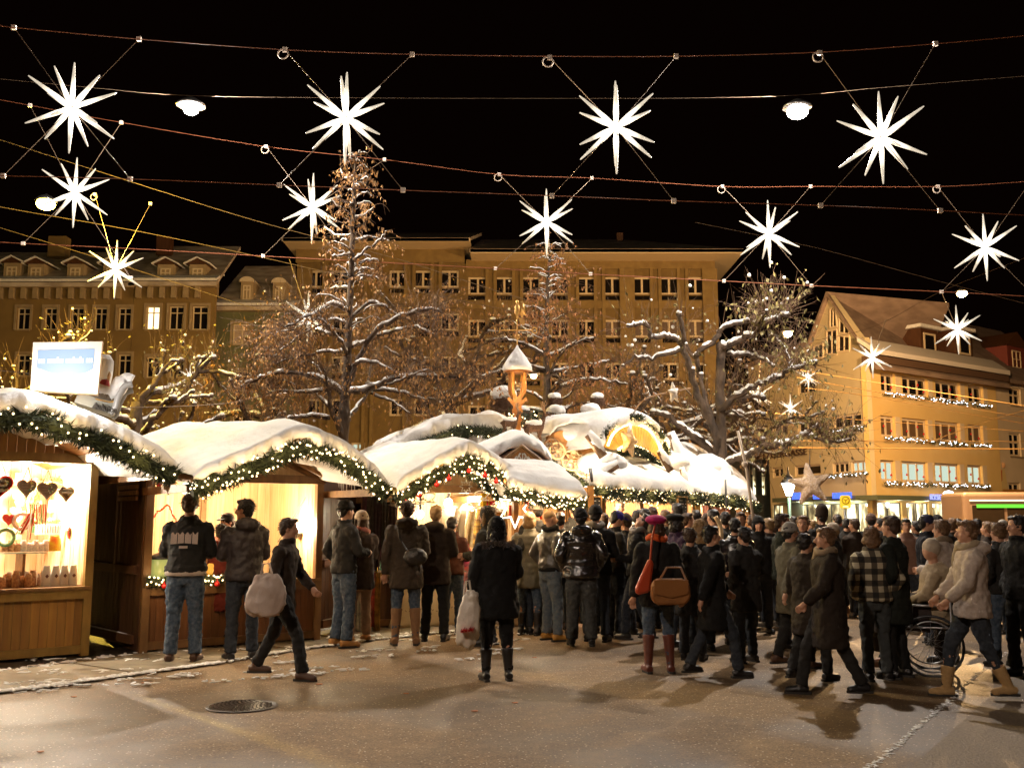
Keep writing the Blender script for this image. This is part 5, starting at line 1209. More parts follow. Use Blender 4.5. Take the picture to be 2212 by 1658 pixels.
# scarves hanging over the counter edge
for x0,x1,h,col,lb in((772,792,.95,(.30,.24,.13),'long beige fringed shawl hanging from the counter left end'),(797,812,.75,(.45,.06,.03),'red and gold patterned shawl over the counter front'),(808,822,.85,(.38,.20,.03),'gold brown patterned shawl hanging beside the red one'),(1000,1012,.5,(.5,.2,.2),'pinkish shawl hanging at the right of the counter')):
    a=S3.pp(x0,1212 if x0<790 else 1235,-.35); b=S3.pp(x1,1214 if x0<790 else 1237,-.35); b=a+S3.u*(b-a).length; drape(a,b,h,mat('shawl_%d'%x0,col,.9,tuple(v*.3 for v in col),9),'shawl',lb,'shawl',amp=.025,folds=3,ragged=.05)
# neon stars and snow flakes in the stall
def outline_star(c,u,r,n,m,name,label,r2=.45,th=.008,cat='star light'):
    mb=MB(); pts=[]
    for k in range(2*n+1):
        a=math.pi*k/n+math.pi/2; q=r if k%2==0 else r*r2; pts.append(V(c)+V(u)*math.cos(a)*q+V((0,0,math.sin(a)*q)))
    mb.tube(pts,th,5,False); mb.tube([V(c)+V((0,0,r)),V(c)+V((0,0,r*1.7))],.003,4); return tag(mb.build(name,m),label,cat)
NW=glow('neon_white',(1,.92,.75),3)
outline_star(S3.pp(1112,1098,-1.3),S3.u,.27,6,NW,'outline_star','large glowing white outline star at the corner of the clothes stall',.5,.014)
outline_star(S3.pp(1006,1050,-1.0),S3.u,.10,8,mat('white_wire',(.8,.78,.7),.5),'outline_star','small white eight pointed outline star hanging under the gable',.5,.007,'star ornament')
for k,(x,y) in enumerate(((917,1052),(900,1075),(925,1072),(1040,1068),(1078,1092))):
    c=S3.pp(x,y,-.7); m=MB(); u=S3.u
    pts=[c+u*(math.cos(a)*.10*(1+.2*math.sin(3*a)))+V((0,0,math.sin(a)*.06)) for a in [j*math.pi/9 for j in range(19)]]; m.tube(pts,.007,5,False); m.tube([c-u*.11-V((0,0,.08)),c+u*.11-V((0,0,.08))],.008,5)
    for j in range(4): m.tube([c-u*(.08-.05*j)-V((0,0,.08)),c-u*(.08-.05*j)-V((0,0,.03))],.006,4)
    m.tube([c+V((0,0,.06)),c+V((0,0,.2))],.003,4)
    tag(m.build('white_ornament',mat('white_wire',(.8,.78,.7),.5,emit=(1,.9,.7),es=.6)),'lit white sleigh shaped wire ornament hanging in the clothes stall','ornament','white wire ornaments hanging in the clothes stall')
# icicle ornament
m=MB(); c=S3.pp(960,1000,-1.1); m.tube([c,c-V((0,0,.12)),c-V((0,0,.3))],[.018,.022,.004],8); tag(m.build('ice_drop',mat('pearl_drop',(.8,.75,.68),.3),smooth=True),'long pearly drop ornament hanging at the gable centre','ornament')

# ---- dark plank partitions closing the gaps between the stalls
def partition(p0,p1,h,label,rail):
    a=gr(*p0); b=gr(*p1); u=(b-a); n=V((u.y,-u.x,0)).normalized(); E=empty('plank_partition',a,label,'partition','dark plank partitions between the stalls'); m=MB(); boards(m,a+V((0,0,.12)),u,V((0,0,h-.12)),max(6,int(u.length/.11)),-n*.03); m.build('planks',BROWN,E)
    m=MB(); m.ob(a+n*.0+V((0,0,.1)),u,n*.05,V((0,0,.10))); m.ob(a+V((0,0,rail)),u,n*.05,V((0,0,.10))); m.ob(a+V((0,0,h-.02)),u,n*.05,V((0,0,.10))); m.build('rail',mat('rail_brown',(.12,.05,.018),.5),E)
    m=MB(); m.tube([a+u*t+n*.03+V((0,0,rail+.105)) for t in(.03,.3,.6,.78)],[.004,.014,.012,.003],6); m.tube([a+u*t+n*.03+V((0,0,.205)) for t in(.03,.4,.7,.96)],[.006,.012,.014,.005],6); m.build('snow_line',SNOW,E,True)
partition((60,1352),(289,1408),2.42,'dark brown plank partition between the gingerbread and drink stalls',.92)  # drawn out unseen behind the first stall and raised to block yellow lamp light
partition((690,1372),(768,1356),2.2,'dark brown plank partition between the drink and clothes stalls',.92)
# more gingerbread stall stock
for k in range(16):
    x=6+k*6.2; a=S1.pix(x,1262,.34)[0]; pack(S1,a,.36,hc+.02,.07,.12+.05*((k*7)%3)/2,[CEL,mat('pale_sweet_bag',(.7,.55,.45),.3,(.45,.35,.3),50),PAP][k%3],'cookie_bag','clear bag of brown or pale biscuits in the back row of the counter','biscuit bag','back row bags on the gingerbread counter',top=RIB if k%4==1 else None)
for k,(x,y,col,lb) in enumerate(((20,1120,(.55,.05,.03),'red heart shaped tin hanging at the far left of the stall'),(12,1160,(.12,.2,.05),'green wreath hung with red berries at the left of the stall'),(48,1125,(.7,.6,.45),'cream iced star biscuit hanging below the second heart'))):
    c=S1.pp(x,y,.4); m=MB(); m.prism(heart_poly(c,S1.u,.08),S1.n*.02) if k==0 else outline_pts(m,c) if False else m.tube([c+S1.u*math.cos(t)*.09+V((0,0,math.sin(t)*.09)) for t in [j*math.pi/10 for j in range(21)]],.022,7,False)
    tag(m.build('wall_ornament',mat('orn_%d'%k,col,.6,tuple(v*.6 for v in col),40)),lb,'ornament')

# brighter small stock: iced hearts, lollies and ribbons on the gingerbread stall back wall
cols=[(.6,.04,.03),(.75,.6,.5),(.1,.3,.12),(.7,.45,.08),(.7,.25,.3)]
for k in range(22):
    x=6+(k*37)%150; y=1030+((k*53)%130); q=S1.pp(x,y,1.5); m=MB(); 
    if k%3==0: m.prism(heart_poly(q,S1.u,.07),-S1.n*.02)
    elif k%3==1: m.lathe([(.005,-.012),(.06,-.012),(.06,.012),(.005,.012)],q,16,M=Matrix.Rotation(rad(40),3,'Z')@Matrix.Rotation(rad(90),3,'X')); m.tube([q-V((0,0,.05)),q-V((0,0,.2))],.006,5)
    else: m.prism([q+S1.u*a_+V((0,0,b_)) for a_,b_ in((-.05,.08),(.05,.08),(.06,-.08),(-.06,-.08))],-S1.n*.03)
    tag(m.build('wall_sweet',mat('sweet_tone_%d'%(k%5),cols[k%5],.5,tuple(v*.6+.1 for v in cols[k%5]),30)),'small bright iced sweet hung on the back wall of the gingerbread stall','sweet','iced sweets hung on the gingerbread stall wall')
# ================================================================ BIG REAR GABLE (behind the clothes stall)
c=at(1060,1120,17.2); S4=Stall(V((c.x,c.y,0)),18,'gabled_stall','large rear stall with snow heavy gable and twig deer on its right roof slope',0)
pr=[S4.pix(835,985),S4.pix(905,948),S4.pix(995,915),S4.pix(1085,925),S4.pix(1180,985),S4.pix(1285,1050)]
E=S4.E
m=MB(); boards(m,S4.p(pr[0][0]+.6,.5,.05),S4.u*(pr[-1][0]-pr[0][0]-1.2),V((0,0,pr[0][1]+.25)),26,S4.n*.03); m.build('front_wall',BROWN,E)
m=MB(); z0=pr[0][1]+.28
m.prism([S4.p(pr[0][0]+.5,.5,z0),S4.p(pr[-1][0]-1.2,.5,z0),S4.p(pr[3][0],.5,pr[3][1]-.12),S4.p(pr[2][0],.5,pr[2][1]-.1),S4.p(pr[1][0],.5,pr[1][1]-.1)],S4.n*.04); m.build('gable_boards',BROWN,E)
S4.roof(pr,2.6,rise=.0,th=.26,dr=.26,it=3,lump=1.6)
garland(smooth_profile([S4.p(a,-.2,z-.12) for a,z in pr[:4]],20,2),.13,16,'snow laden fir garland with few lights on the left half of the big rear gable',lights=1,le=3,dens=900)
garland(smooth_profile([S4.p(a,-.2,z-.2) for a,z in pr[3:]],20,2),.17,6,'broad fir garland with big single bulbs down the right edge of the rear gable',lights=2,le=5,dens=900,bigb=2.6)
# lit entry wall below with painted gable stall
c=at(1180,1120,14.9); S5=Stall(V((c.x,c.y,0)),12,'painted_gable_stall','stall with painted scroll gable above a snow covered canopy, right of the clothes stall',0)
E=S5.E
tri=[S5.pp(1073,1011,.0),S5.pp(1183,1014,.0),S5.pp(1127,967,.0)]
m=MB(); m.prism(tri,S5.n*.05); m.build('gable_board',mat('ginger_board',(.42,.19,.05),.5,(.36,.15,.035),3),E)
m=MB()
for a,b in((tri[2],tri[0]),(tri[2],tri[1])):
    n=26; pts=[]
    for k in range(n+1):
        t=k/n; q=a.lerp(b,t*.93+.05)+V((0,0,-.075+.018*math.sin(k*1.45))); pts.append(q-S5.n*.012)
    m.tube(pts,.013,5)
cc=S5.pp(1128,996)-S5.n*.012
for sg in(-1,1):
    m.tube([cc+S5.u*sg*(.055+.03*math.cos(a))+V((0,0,.06*math.sin(a)+.01)) for a in [j*math.pi/8 for j in range(17)]],.010,5,False)
    m.tube([cc+S5.u*sg*.02+V((0,0,-.08)),cc+S5.u*sg*.11+V((0,0,-.05)),cc+S5.u*sg*.13+V((0,0,.0))],.010,5)
m.tube([cc+V((0,0,-.1)),cc+V((0,0,.12))],.009,5)
m.build('scroll_painting',mat('white_paint',(.75,.7,.62),.6),E)
m=MB(); m.tube([tri[0]-S5.u*.05+V((0,0,.02)),tri[2]+V((0,0,.03)),tri[1]+S5.u*.05+V((0,0,.02))],.03,6); m.build('verge_board',BEAM,E)
fr=[S5.pp(1030,1000,.25),S5.pp(1075,985,.25),S5.pp(1127,957,.25),S5.pp(1172,985,.25),S5.pp(1192,1008,.25)]
snow_sheet(smooth_profile([p+V((0,0,.04)) for p in fr],24,3),smooth_profile([p+S5.n*1.5+V((0,0,.10)) for p in fr],24,3),.20,E,'upper_snow',dr=.05)
m=MB(); m.prism([p-V((0,0,.02)) for p in fr],S5.n*1.4); m.build('upper_roof',BROWN,E)
ev=[S5.pp(1092,1040,-1.3),S5.pp(1130,1053,-1.3),S5.pp(1180,1065,-1.3),S5.pp(1225,1070,-1.3),S5.pp(1266,1070,-1.3)]; bk=[S5.pp(x,y,-.05) for x,y in((1078,1012),(1105,1012),(1150,1013),(1185,1016),(1215,1030))]
snow_sheet(smooth_profile(ev,28,3),smooth_profile(bk,28,2),.17,E,'canopy_snow',dr=.12)
m=MB(); F_=smooth_profile(ev,14,3);B_=smooth_profile(bk,14,2); m.add([p-V((0,0,.015)) for p in F_]+[p-V((0,0,.015)) for p in B_],[(i,i+1,15+i+1,15+i) for i in range(14)]); o=m.build('canopy',PINE,E); o.modifiers.new('t','SOLIDIFY').thickness=.03
garland(smooth_profile([p+V((0,-.05,-.10)) for p in ev],20,1),.12,85,'fir garland with clustered bulbs under the snowy canopy beside the light star',lights=3,le=4)
m=MB(); boards(m,S5.p(-.42,.0,.05),S5.u*1.05,V((0,0,2.0)),9,S5.n*.03); m.build('front_wall',PINE,E)
for x,cm in((1160,(BEAM)),(1205,mat('dark_red_post',(.10,.02,.012),.6)),(1222,BEAM),(1268,BEAM)):
    q=S5.pp(x,1100,-.04); m=MB(); m.ob(V((q.x,q.y,.02))-S5.n*.06,S5.u*.09,S5.n*.06,V((0,0,2.05))); m.build('post',cm,E)
plight(S5.pp(1150,1078,-.8),45,(1,.72,.40),.08); plight(S5.pp(1235,1082,-.8),30,(1,.72,.40),.08)
a=S5.pp(1130,1075,-.45); b=S5.pp(1172,1078,-.45); drape(a,b,.28,mat('orange_red_awning',(.62,.10,.03),.7),'awning_cloth','orange red ribbed cloth awning beside the light star','awning',amp=.02,folds=6)
# ================================================================ CHALET with arched dormer
A=V((at(1280,1120,16).x,16,0)); B=V((at(1626,1120,21).x,21,0)); ang=math.degrees(math.atan2(B.y-A.y,B.x-A.x))
S6=Stall(A,ang,'mulled_wine_chalet','big wine chalet with arched lit dormer, thick snow and long garland over the crowd',0)
E=S6.E
ev=[S6.pp(1272,1040),S6.pp(1330,1046),S6.pp(1400,1050),S6.pp(1470,1054),S6.pp(1540,1060),S6.pp(1600,1068),S6.pp(1632,1080)]
tp=[S6.pp(x,y,1.9) for x,y in((1282,968),(1330,972),(1395,975),(1450,968),(1500,982),(1550,1002),(1600,1040))]
F_=smooth_profile(ev,44,2);B_=smooth_profile(tp,44,2)
o=snow_sheet(F_,B_,.24,E,dr=.16,nb=26,lump=1.9)
bk2=[p+S6.n*2.0-V((0,0,.7)) for p in B_]; snow_sheet([p+V((0,0,.0)) for p in B_],bk2,.2,E,'rear_snow',dr=.02)
m=MB(); m.add([p-V((0,0,.02)) for p in F_]+[p-V((0,0,.02)) for p in B_],[(i,i+1,46+i,45+i) for i in range(44)]); o=m.build('roof',BROWN,E); o.modifiers.new('t','SOLIDIFY').thickness=.04
Lc=S6.pix(1626,1100)[0]; zc_=S6.pix(1330,1046)[1]
m=MB(); boards(m,S6.p(.05,1.3,.05),S6.u*(Lc-.1),V((0,0,zc_+.3)),46,S6.n*.03); m.build('back_wall',PINE,E)
m=MB(); boards(m,S6.p(.1,.02,.05),S6.u*(Lc-.2),V((0,0,1.05)),46,S6.n*.03); m.build('front_panel',PINE,E)
m=MB(); m.ob(S6.p(.05,-.1,1.1),S6.u*(Lc-.1),S6.n*.5,V((0,0,.05))); m.build('counter',BEAM,E)
for x in(1276,1300,1382,1462,1495,1530,1600,1618):
    q=S6.pix(x,1100)[0]; S6.bar(q,.0,.02,BEAM if x!=1530 else mat('dark_red_post',(.10,.02,.012),.6),'post',da=.12,dd=.1,dz=zc_-.08)
for k in range(5): plight(S6.p(.6+k*1.25,.55,zc_-.25),48,(1,.66,.36),.08)
GP=[p+S6.n*-.03+V((0,0,-.17)) for p in smooth_profile(ev,44,2)]
garland(GP[:23],.14,100,'thick fir garland crowded with bulbs along the left half of the chalet eave',lights=4,le=4,dens=1300)
garland(GP[22:],.15,100,'thick fir garland crowded with bulbs along the right half of the chalet eave',lights=4,le=4,dens=1300)
# chalkboards
for x,lb in((1288,'tall chalkboard with white price lines on the left chalet post'),(1474,'narrow chalkboard with white price lines on the middle chalet post')):
    a,_=S6.pix(x-9,1100,-.12); b,_=S6.pix(x+9,1100,-.12); z1=S6.pix(x,1074,-.12)[1]; z0=z1-.62
    Eb=empty('chalkboard',S6.p(a,-.12,z0),lb,'chalkboard'); wd=b-a
    m=MB(); m.ob(S6.p(a,-.12,z0),S6.u*wd,S6.n*.02,V((0,0,z1-z0))); m.build('board',mat('board_black',(.02,.016,.012),.8),Eb)
    m=MB()
    for o_,w_,z_,h_ in((a-.03,.03,z0-.03,z1-z0+.06),(b,.03,z0-.03,z1-z0+.06),(a,wd,z1,.03),(a,wd,z0-.03,.03)): m.ob(S6.p(o_,-.13,z_),S6.u*w_,S6.n*.035,V((0,0,h_)))
    m.build('frame',PINE,Eb); m=MB()
    for k in range(9):
        z=z1-.06-k*.06; l=R.uniform(.3,.55)*wd; m.ob(S6.p(a+.02,-.124,z),S6.u*l,S6.n*.003,V((0,0,.014))); m.ob(S6.p(b-.06,-.124,z),S6.u*.035,S6.n*.003,V((0,0,.014)))
    m.build('chalk_lines',mat('chalk',(.5,.46,.4),.9),Eb)
# trumpet lamps
for x,y,lb in((1266,1066,'small white bell lamp left of the chalet chalkboard'),(1316,1064,'wide white bell lamp under the chalet garland, left one of two'),(1362,1060,'widest white bell lamp under the chalet garland')):
    c=S6.pp(x,y,.25); r=.10 if x<1300 else .16; El=empty('bell_lamp',c,lb,'lamp'); m=MB(); m.lathe([(.02,.12),(.05,.09),(r*.6,.0),(r,-.05),(r*.95,-.055)],c,18); m.build('shade',glow('shade_glow',(1,.9,.78),4),El,True); m=MB(); m.tube([c+V((0,0,.11)),c+V((0,0,.4))],.006,5); m.build('cord',DMETAL,El); plight(c-V((0,0,.12)),22,(1,.84,.62),.06)
a=S6.pp(1508,1075,.5); b=a+S6.u*1.5; drape(a,b,.5,mat('red_white_awning',(.6,.04,.02),.7,(.7,.6,.5),5,stretch=(1,1,.1)),'awning_cloth','red and white striped cloth at the right end of the chalet','awning',amp=.03,folds=4)
for k in range(3):
    c=S6.pp(1405+k*7,1085,.9); m=MB(); 
    for j in range(14): m.ell(c+V((R.gauss(0,.05),-.02,-.05*j+.1)),.010,5,4)
    tag(m.build('light_string',glow('amber_dot',(1,.6,.25),5)),'short hanging string of tiny lights inside the chalet','light string','light strings inside the chalet')
# arched dormer: band between outer and inner arc
P0=3.0
def ap_(x,y,d): return S6.pp(x,y,d)
outer=[(1298,962),(1308,935),(1328,916),(1355,908),(1385,914),(1408,932),(1423,958),(1428,985)]; inner=[(1416,1000),(1402,984),(1385,970),(1362,962),(1340,962),(1326,972)]
dd=.55
O_=smooth_profile([ap_(x,y,dd) for x,y in outer],26,2); I_=smooth_profile([ap_(x,y,dd) for x,y in inner],14,1)
m=MB(); n=26; I2=smooth_profile(I_[::-1],26,0)
for i in range(n):
    a,b,c2_,d2=O_[i],O_[i+1],I2[i+1],I2[i]; g=(b-a)*.06; m.prism([a+g,b-g,c2_-(c2_-d2)*.05,d2+(c2_-d2)*.05],S6.n*.04)
ED=empty('arched_dormer',ap_(1360,985,dd),'glowing arched dormer of yellow planks edged with bulbs on the chalet roof','dormer')
m.build('planked_face',mat('golden_planks',(.62,.33,.05),.5,(.52,.24,.03),4,island=.15),ED)
m=MB()
for i in range(n): m.add([O_[i],O_[i+1],O_[i+1]+S6.n*1.5,O_[i]+S6.n*1.5],[(0,1,2,3)])
m.build('barrel_roof',BROWN,ED)
So=smooth_profile([ap_(x,y,dd-.12) for x,y in((1290,968),(1300,932),(1324,908),(1355,899),(1388,905),(1414,926),(1432,955),(1440,990))],30,2)
snow_sheet(So,[p+S6.n*1.5 for p in So],.17,ED,dr=.09,endth=.1)
m=MB()
def arcbulbs(P,nb,r,off):
    for k in range(nb):
        x=(k+.5)/nb*(len(P)-1); i=int(x); c=P[i].lerp(P[i+1],x-i)-S6.n*off; o=bpy.data.objects.new('bulb',BM); COL.objects.link(o); o.scale=(r,)*3; o.parent=ED; o.matrix_parent_inverse=ED.matrix_basis.inverted(); o.location=c
inn=lambda P,f:[p.lerp(sum(I2,V((0,0,0)))/len(I2),f) for p in P]
arcbulbs(inn(O_,.10),34,2.3,.06); arcbulbs(I2,20,2.3,.07)
garland([p-S6.n*.05 for p in So[2:-1]],.07,10,'thin fir garland between snow and bulbs round the arched dormer',lights=0,dens=900)
garland([p-S6.n*.1-V((0,0,.08)) for p in I2],.08,10,'fir swag along the lower edge of the arched dormer',lights=0,dens=900)
for i in(2,8,14,20,25): plight(O_[i].lerp(I2[i],.35)-S6.n*.3,2.5,(1,.68,.28),.06)
def puffy_star(c,u,r,th,m,label,rot=0,tilt=(0,0,0),name='straw_star',snow=True):
    E=empty(name,c,label,'star ornament'); mb=MB(); u=V(u).normalized(); nn=V((u.y,-u.x,0)); c=V(c)
    for k in range(5):
        a=rad(90+72*k+rot); d=u*math.cos(a)+V((0,0,math.sin(a))); d=(d+nn*tilt[0]*math.cos(a)).normalized(); mb.tube([c,c+d*r*.3,c+d*r*.65,c+d*r],[r*.30,r*.27,r*.17,r*.07],10)
    o=mb.build('body',m,E,True); rm=o.modifiers.new('r','REMESH'); rm.mode='VOXEL'; rm.voxel_size=r*.06; s=o.modifiers.new('s','SMOOTH'); s.iterations=3
    tx=bpy.data.textures.new('lump','CLOUDS'); tx.noise_scale=.03; dp=o.modifiers.new('d','DISPLACE'); dp.texture=tx; dp.strength=r*.05; dp.texture_coords='LOCAL'
    return E
STRAW=mat('straw_with_snow',(.42,.26,.12),.9,(.62,.50,.40),26,stretch=(1,1,3),bump=1,bs=60)
q=puffy_star(ap_(1358,953,dd-.25),S6.u,.30,.1,mat('golden_straw',(.55,.33,.12),.8,(.65,.45,.25),30,bump=.5),'brown straw star with snow on top hung in the arched dormer',rot=-12)
c=ap_(1358,953,dd-.25); m=MB(); m.tube([c+V((0,0,.1)),c+S6.u*.05+V((0,0,.28))],[.05,.03],8); m.tube([c+S6.u*.1+V((0,0,.07)),c+S6.u*.26+V((0,0,.0))],[.05,.02],8); m.build('snow_cap',SNOW,q,True)
m=MB(); m.tube([c+V((0,0,.25)),c+V((0,.1,.55))],.005,4); m.build('cord',DMETAL,q)
c=at(1749,1046,21); q=puffy_star(c,(1,0,0),.47,.1,STRAW,'large straw star dusted with snow hanging before the beige wall',rot=8); m=MB(); m.tube([c+V((0,0,.3)),at(1749,968,21)],.01,5); m.tube([c-V((0,0,.1)),at(1762,1105,21)],.006,5); m.build('cord',DMETAL,q)
c=at(1454,848,18); q=puffy_star(c,(.6,.8,0),.20,.1,mat('frosted_straw',(.6,.52,.42),.9,(.7,.66,.6),20),'small frosted star on a curved rod above the chalet',rot=10)
m=MB(); m.tube(cr([ap_(1363,900,1.2),at(1385,868,17),at(1420,852,17.6),at(1454,846,18),at(1490,838,18.2)],6,0),.014,6); m.build('rod',BEAM,q)
# lumps, roof props on the chalet
def blob(name,c,r,label,cat,parent=None,mt=SNOW,rot=0):
    m=MB(); m.ell(c,r,16,10,M=Matrix.Rotation(rad(rot),3,'Y')); o=m.build(name,mt,parent,True)
    tx=bpy.data.textures.new('lump','CLOUDS'); tx.noise_scale=.18; dp=o.modifiers.new('s','SUBSURF'); dp.levels=dp.render_levels=1; dp=o.modifiers.new('d','DISPLACE'); dp.texture=tx; dp.strength=.07; dp.texture_coords='LOCAL'
    if label: tag(o,label,cat)
    return o
BRN=mat('cut_log_end',(.55,.27,.08),.6,(.45,.18,.04),14); BRKL=mat('rough_log_bark',(.20,.12,.06),.9,(.12,.06,.03),15,bump=1)
def logslab(x,y,d,l,r,rotdeg,label):
    c=ap_(x,y,d); E=empty('snowy_log',c,label,'log'); M=Matrix.Rotation(rad(rotdeg),3,'Y'); ax=M@V((0,0,1)); m=MB(); m.tube([c-ax*l/2,c+ax*l/2],[r,r*.8],10); m.build('bark',BRKL,E,True); m=MB(); m.tube([c-ax*l*.48+V((0,.0,r*.6)),c+V((0,0,r*.9)),c+ax*l*.5+V((0,0,r*.55))],[r*.7,r*1.2,r*.8],10); m.build('snow_cap',SNOW,E,True)
logslab(1286,962,.3,.45,.08,-35,'upright snowy log slab left of the arched dormer'); logslab(1306,1020,.15,.5,.07,60,'snowy log lying left above the chalet eave'); logslab(1436,996,.2,.42,.07,-30,'snowy log slab leaning right of the arched dormer'); logslab(1466,985,.5,.9,.1,-20,'tall snowy log slab on the chalet ridge')
logslab(1480,1040,.1,.5,.06,-15,'short snowy log near the chalet eave right of the dormer')
c=ap_(1541,1012,.75); E=empty('log_sheep',c,'snow covered wooden animal with a row of short legs on the right chalet roof','roof figure')
blob('snow_back',c+V((0,0,.06)),(.46,.3,.22),None,None,E,rot=24)
m=MB()
for k in range(6): p=c+S6.u*(-.35+.14*k)+V((0,-.1,-.02-.05*k)); m.tube([p,p+V((.02,-.02,-.22))],.035,6)
m.build('leg',BRKL,E)
for k,(x,y,r) in enumerate(((1300,930+70,.35),(1450,1000,.35),(1500,1010,.3),(1400,1020,.25))):
    blob('snow_mound',ap_(x,y,.5),(r*1.3,r,r*.6),'rounded mound of snow lying on the chalet roof','snow mound')['group']='snow mounds on the chalet roof'
c=ap_(1274,1010,-.15); E=empty('spotlight',c,'small black spotlight with red ring shining on the snowy roof','spotlight'); m=MB(); m.tube([c,c+V((.03,0,-.22))],[.035,.02],8); m.build('body',DMETAL,E,True); m=MB(); m.ell(c+V((0,-.02,.07)),(.045,.04,.045),10,8); m.build('lens',glow('spot_lens',(1,.95,.85),5),E,True)
plight(c+V((.0,-.35,.25)),14,(1,.86,.66),.06)
c=at(1566,1023,19.5); E=empty('globe_lamp',c,'small white globe lamp glowing at the right slope of the chalet','lamp'); m=MB(); m.ell(c,.10,14,10); m.build('globe',glow('globe_glow',(1,.86,.62),7),E,True); m=MB(); m.tube([c,c-V((0,0,.7))],.02,6); m.build('pole',DMETAL,E); plight(c+V((0,-.2,.1)),40,(1,.85,.62),.08)
# ================================================================ carriage, deer, bundles on the rear gable
TW=mat('willow_twigs',(.15,.075,.035),.85,(.08,.035,.02),30,stretch=(1,1,4),bump=1.2,bs=50)
c=S4.pp(1236,960,-.15); E=empty('log_carriage',c,'wooden carriage loaded with split logs under a thick snow cap on the rear gable roof','carriage')
u4=(S4.pp(1280,995)-S4.pp(1195,965)).normalized(); 
m=MB(); a=S4.pp(1190,962,-.3); b=S4.pp(1279,990,-.3)
for o_ in(0,.35): m.tube([a+S4.n*o_,b+S4.n*o_],.022,6); m.tube([a+S4.n*o_-V((0,0,.07)),b+S4.n*o_-V((0,0,.07))],.014,6)
m.build('frame',mat('pale_peeled_wood',(.62,.45,.25),.6),E)
for x,y in((1196,985),(1227,998)) : pass
for (x,y,r,pale) in((1191,955,.13,0),(1203,965,.14,1),(1233,985,.17,1),(1262,1000,.17,1)):
    q=S4.pp(x,y+8,-.32); M=Matrix(((S4.u.x,0,S4.n.x),(S4.u.y,0,S4.n.y),(0,1,0))); m=MB(); 
    ring=[q+S4.u*math.cos(t)*r+V((0,0,math.sin(t)*r)) for t in [k*math.pi/12 for k in range(25)]]; m.tube(ring,.022,6,False)
    for k in range(8): t=k*math.pi/4; m.tube([q,q+S4.u*math.cos(t)*r+V((0,0,math.sin(t)*r))],.010,5)
    m.ell(q,.04,8,6); m.build('wheel',mat('pale_peeled_wood',(.62,.45,.25),.6) if pale else BRKL,E,True)
for k,(x,y,r) in enumerate(((1215,945,.16),(1236,948,.17),(1222,965,.13),(1252,962,.16),(1268,955,.17),(1268,978,.13),(1245,978,.12))):
    q=S4.pp(x,y,-.28); m=MB(); ring=lambda f,d:[q+S4.n*d+S4.u*math.cos(t)*r*f*(1+.15*math.sin(3*t+k))+V((0,0,math.sin(t)*r*f*.8)) for t in [j*math.pi/7 for j in range(14)]]
    m.loft([ring(1,0),ring(1.05,.06),ring(1,.6)]); m.build('log',BRN,E)
blob('snow_cap',S4.pp(1236,940,.0),(.42,.42,.24),None,None,E); 
sc_=[S4.pp(x,y,-.33) for x,y in((1186,940),(1196,924),(1215,914),(1240,909),(1262,916),(1277,930),(1284,946))]
snow_sheet(smooth_profile(sc_,20,2),[p+S4.n*.75 for p in smooth_profile(sc_,20,2)],.13,E,'snow_blanket',dr=.03)
plight(S4.pp(1262,975,-1.0),6,(1,.84,.6),.05)
def deer(x,y,d,h,face,label):
    c=S4.pp(x,y,d); E=empty('twig_deer',c,label,'deer figure'); u=S4.u*face; z=V((0,0,1)); n=S4.n
    w=h*.62; m=MB()
    B0=c-u*w*.38; B1=c+u*w*.36
    m.tube([B0-u*w*.08,B0,c,B1,B1+u*w*.06],[h*.07,h*.14,h*.125,h*.14,h*.09],12)
    m.tube([B1-z*h*.0,B1+u*h*.08+z*h*.22,B1+u*h*.15+z*h*.44],[h*.105,h*.07,h*.052],10)
    hd=B1+u*h*.15+z*h*.46; m.tube([hd-u*h*.05,hd+u*h*.04,hd+u*h*.19-z*h*.07],[h*.045,h*.065,h*.03],10)
    for sx,ux in((-1,B0),(1,B0),(-1,B1),(1,B1)):
        k=u*(-.05 if ux is B0 else .04)*h; s0_=ux+n*sx*h*.07; m.tube([s0_,s0_-z*h*.25-k,s0_-z*h*.32+(-u*h*.03 if ux is B0 else u*0),s0_-z*h*.6],[h*.075,h*.04,h*.032,h*.024],8)
    m.tube([B0-u*w*.1+z*h*.05,B0-u*w*.2-z*h*.03],[.03,.015],6)
    o=m.build('body',TW,E,True); rm=o.modifiers.new('r','REMESH'); rm.mode='VOXEL'; rm.voxel_size=.018; tx=bpy.data.textures.new('twist','CLOUDS'); tx.noise_scale=.03; dp=o.modifiers.new('d','DISPLACE'); dp.texture=tx; dp.strength=.03; dp.texture_coords='LOCAL'
    m=MB()
    for sx in(-1,1):
        a0=hd+n*sx*h*.03+z*h*.05; m.tube([a0,a0-u*h*.08+z*h*.16+n*sx*h*.06,a0-u*h*.02+z*h*.34+n*sx*h*.10],[.016,.012,.005],5); m.tube([a0-u*h*.06+z*h*.13+n*sx*h*.05,a0+u*h*.05+z*h*.24+n*sx*h*.05],[.01,.004],5); m.tube([a0-u*h*.05+z*h*.22+n*sx*h*.08,a0-u*h*.14+z*h*.3+n*sx*h*.09],[.009,.004],5)
        m.tube([hd-z*0+n*sx*h*.04,hd-u*h*.03+n*sx*h*.11+z*h*.04],[.014,.004],5)
    m.build('antler',mat('antler_branch',(.28,.16,.08),.8),E)
    m=MB(); m.tube([B0-u*w*.02+z*h*.13,c+z*h*.15,B1+z*h*.14,B1+u*h*.06+z*h*.24],[h*.06,h*.12,h*.11,h*.04],10); m.build('snow_cap',SNOW,E,True)
deer(1100,914,-.38,.44,1,'twig deer with snow on its back nearest the bell tower foot')
deer(1152,924,-.40,.56,1,'twig deer with tall antlers in front of the log carriage')
deer(1128,893,.9,.55,-1,'rear twig deer behind the bell tower partly hidden by fir sprigs')
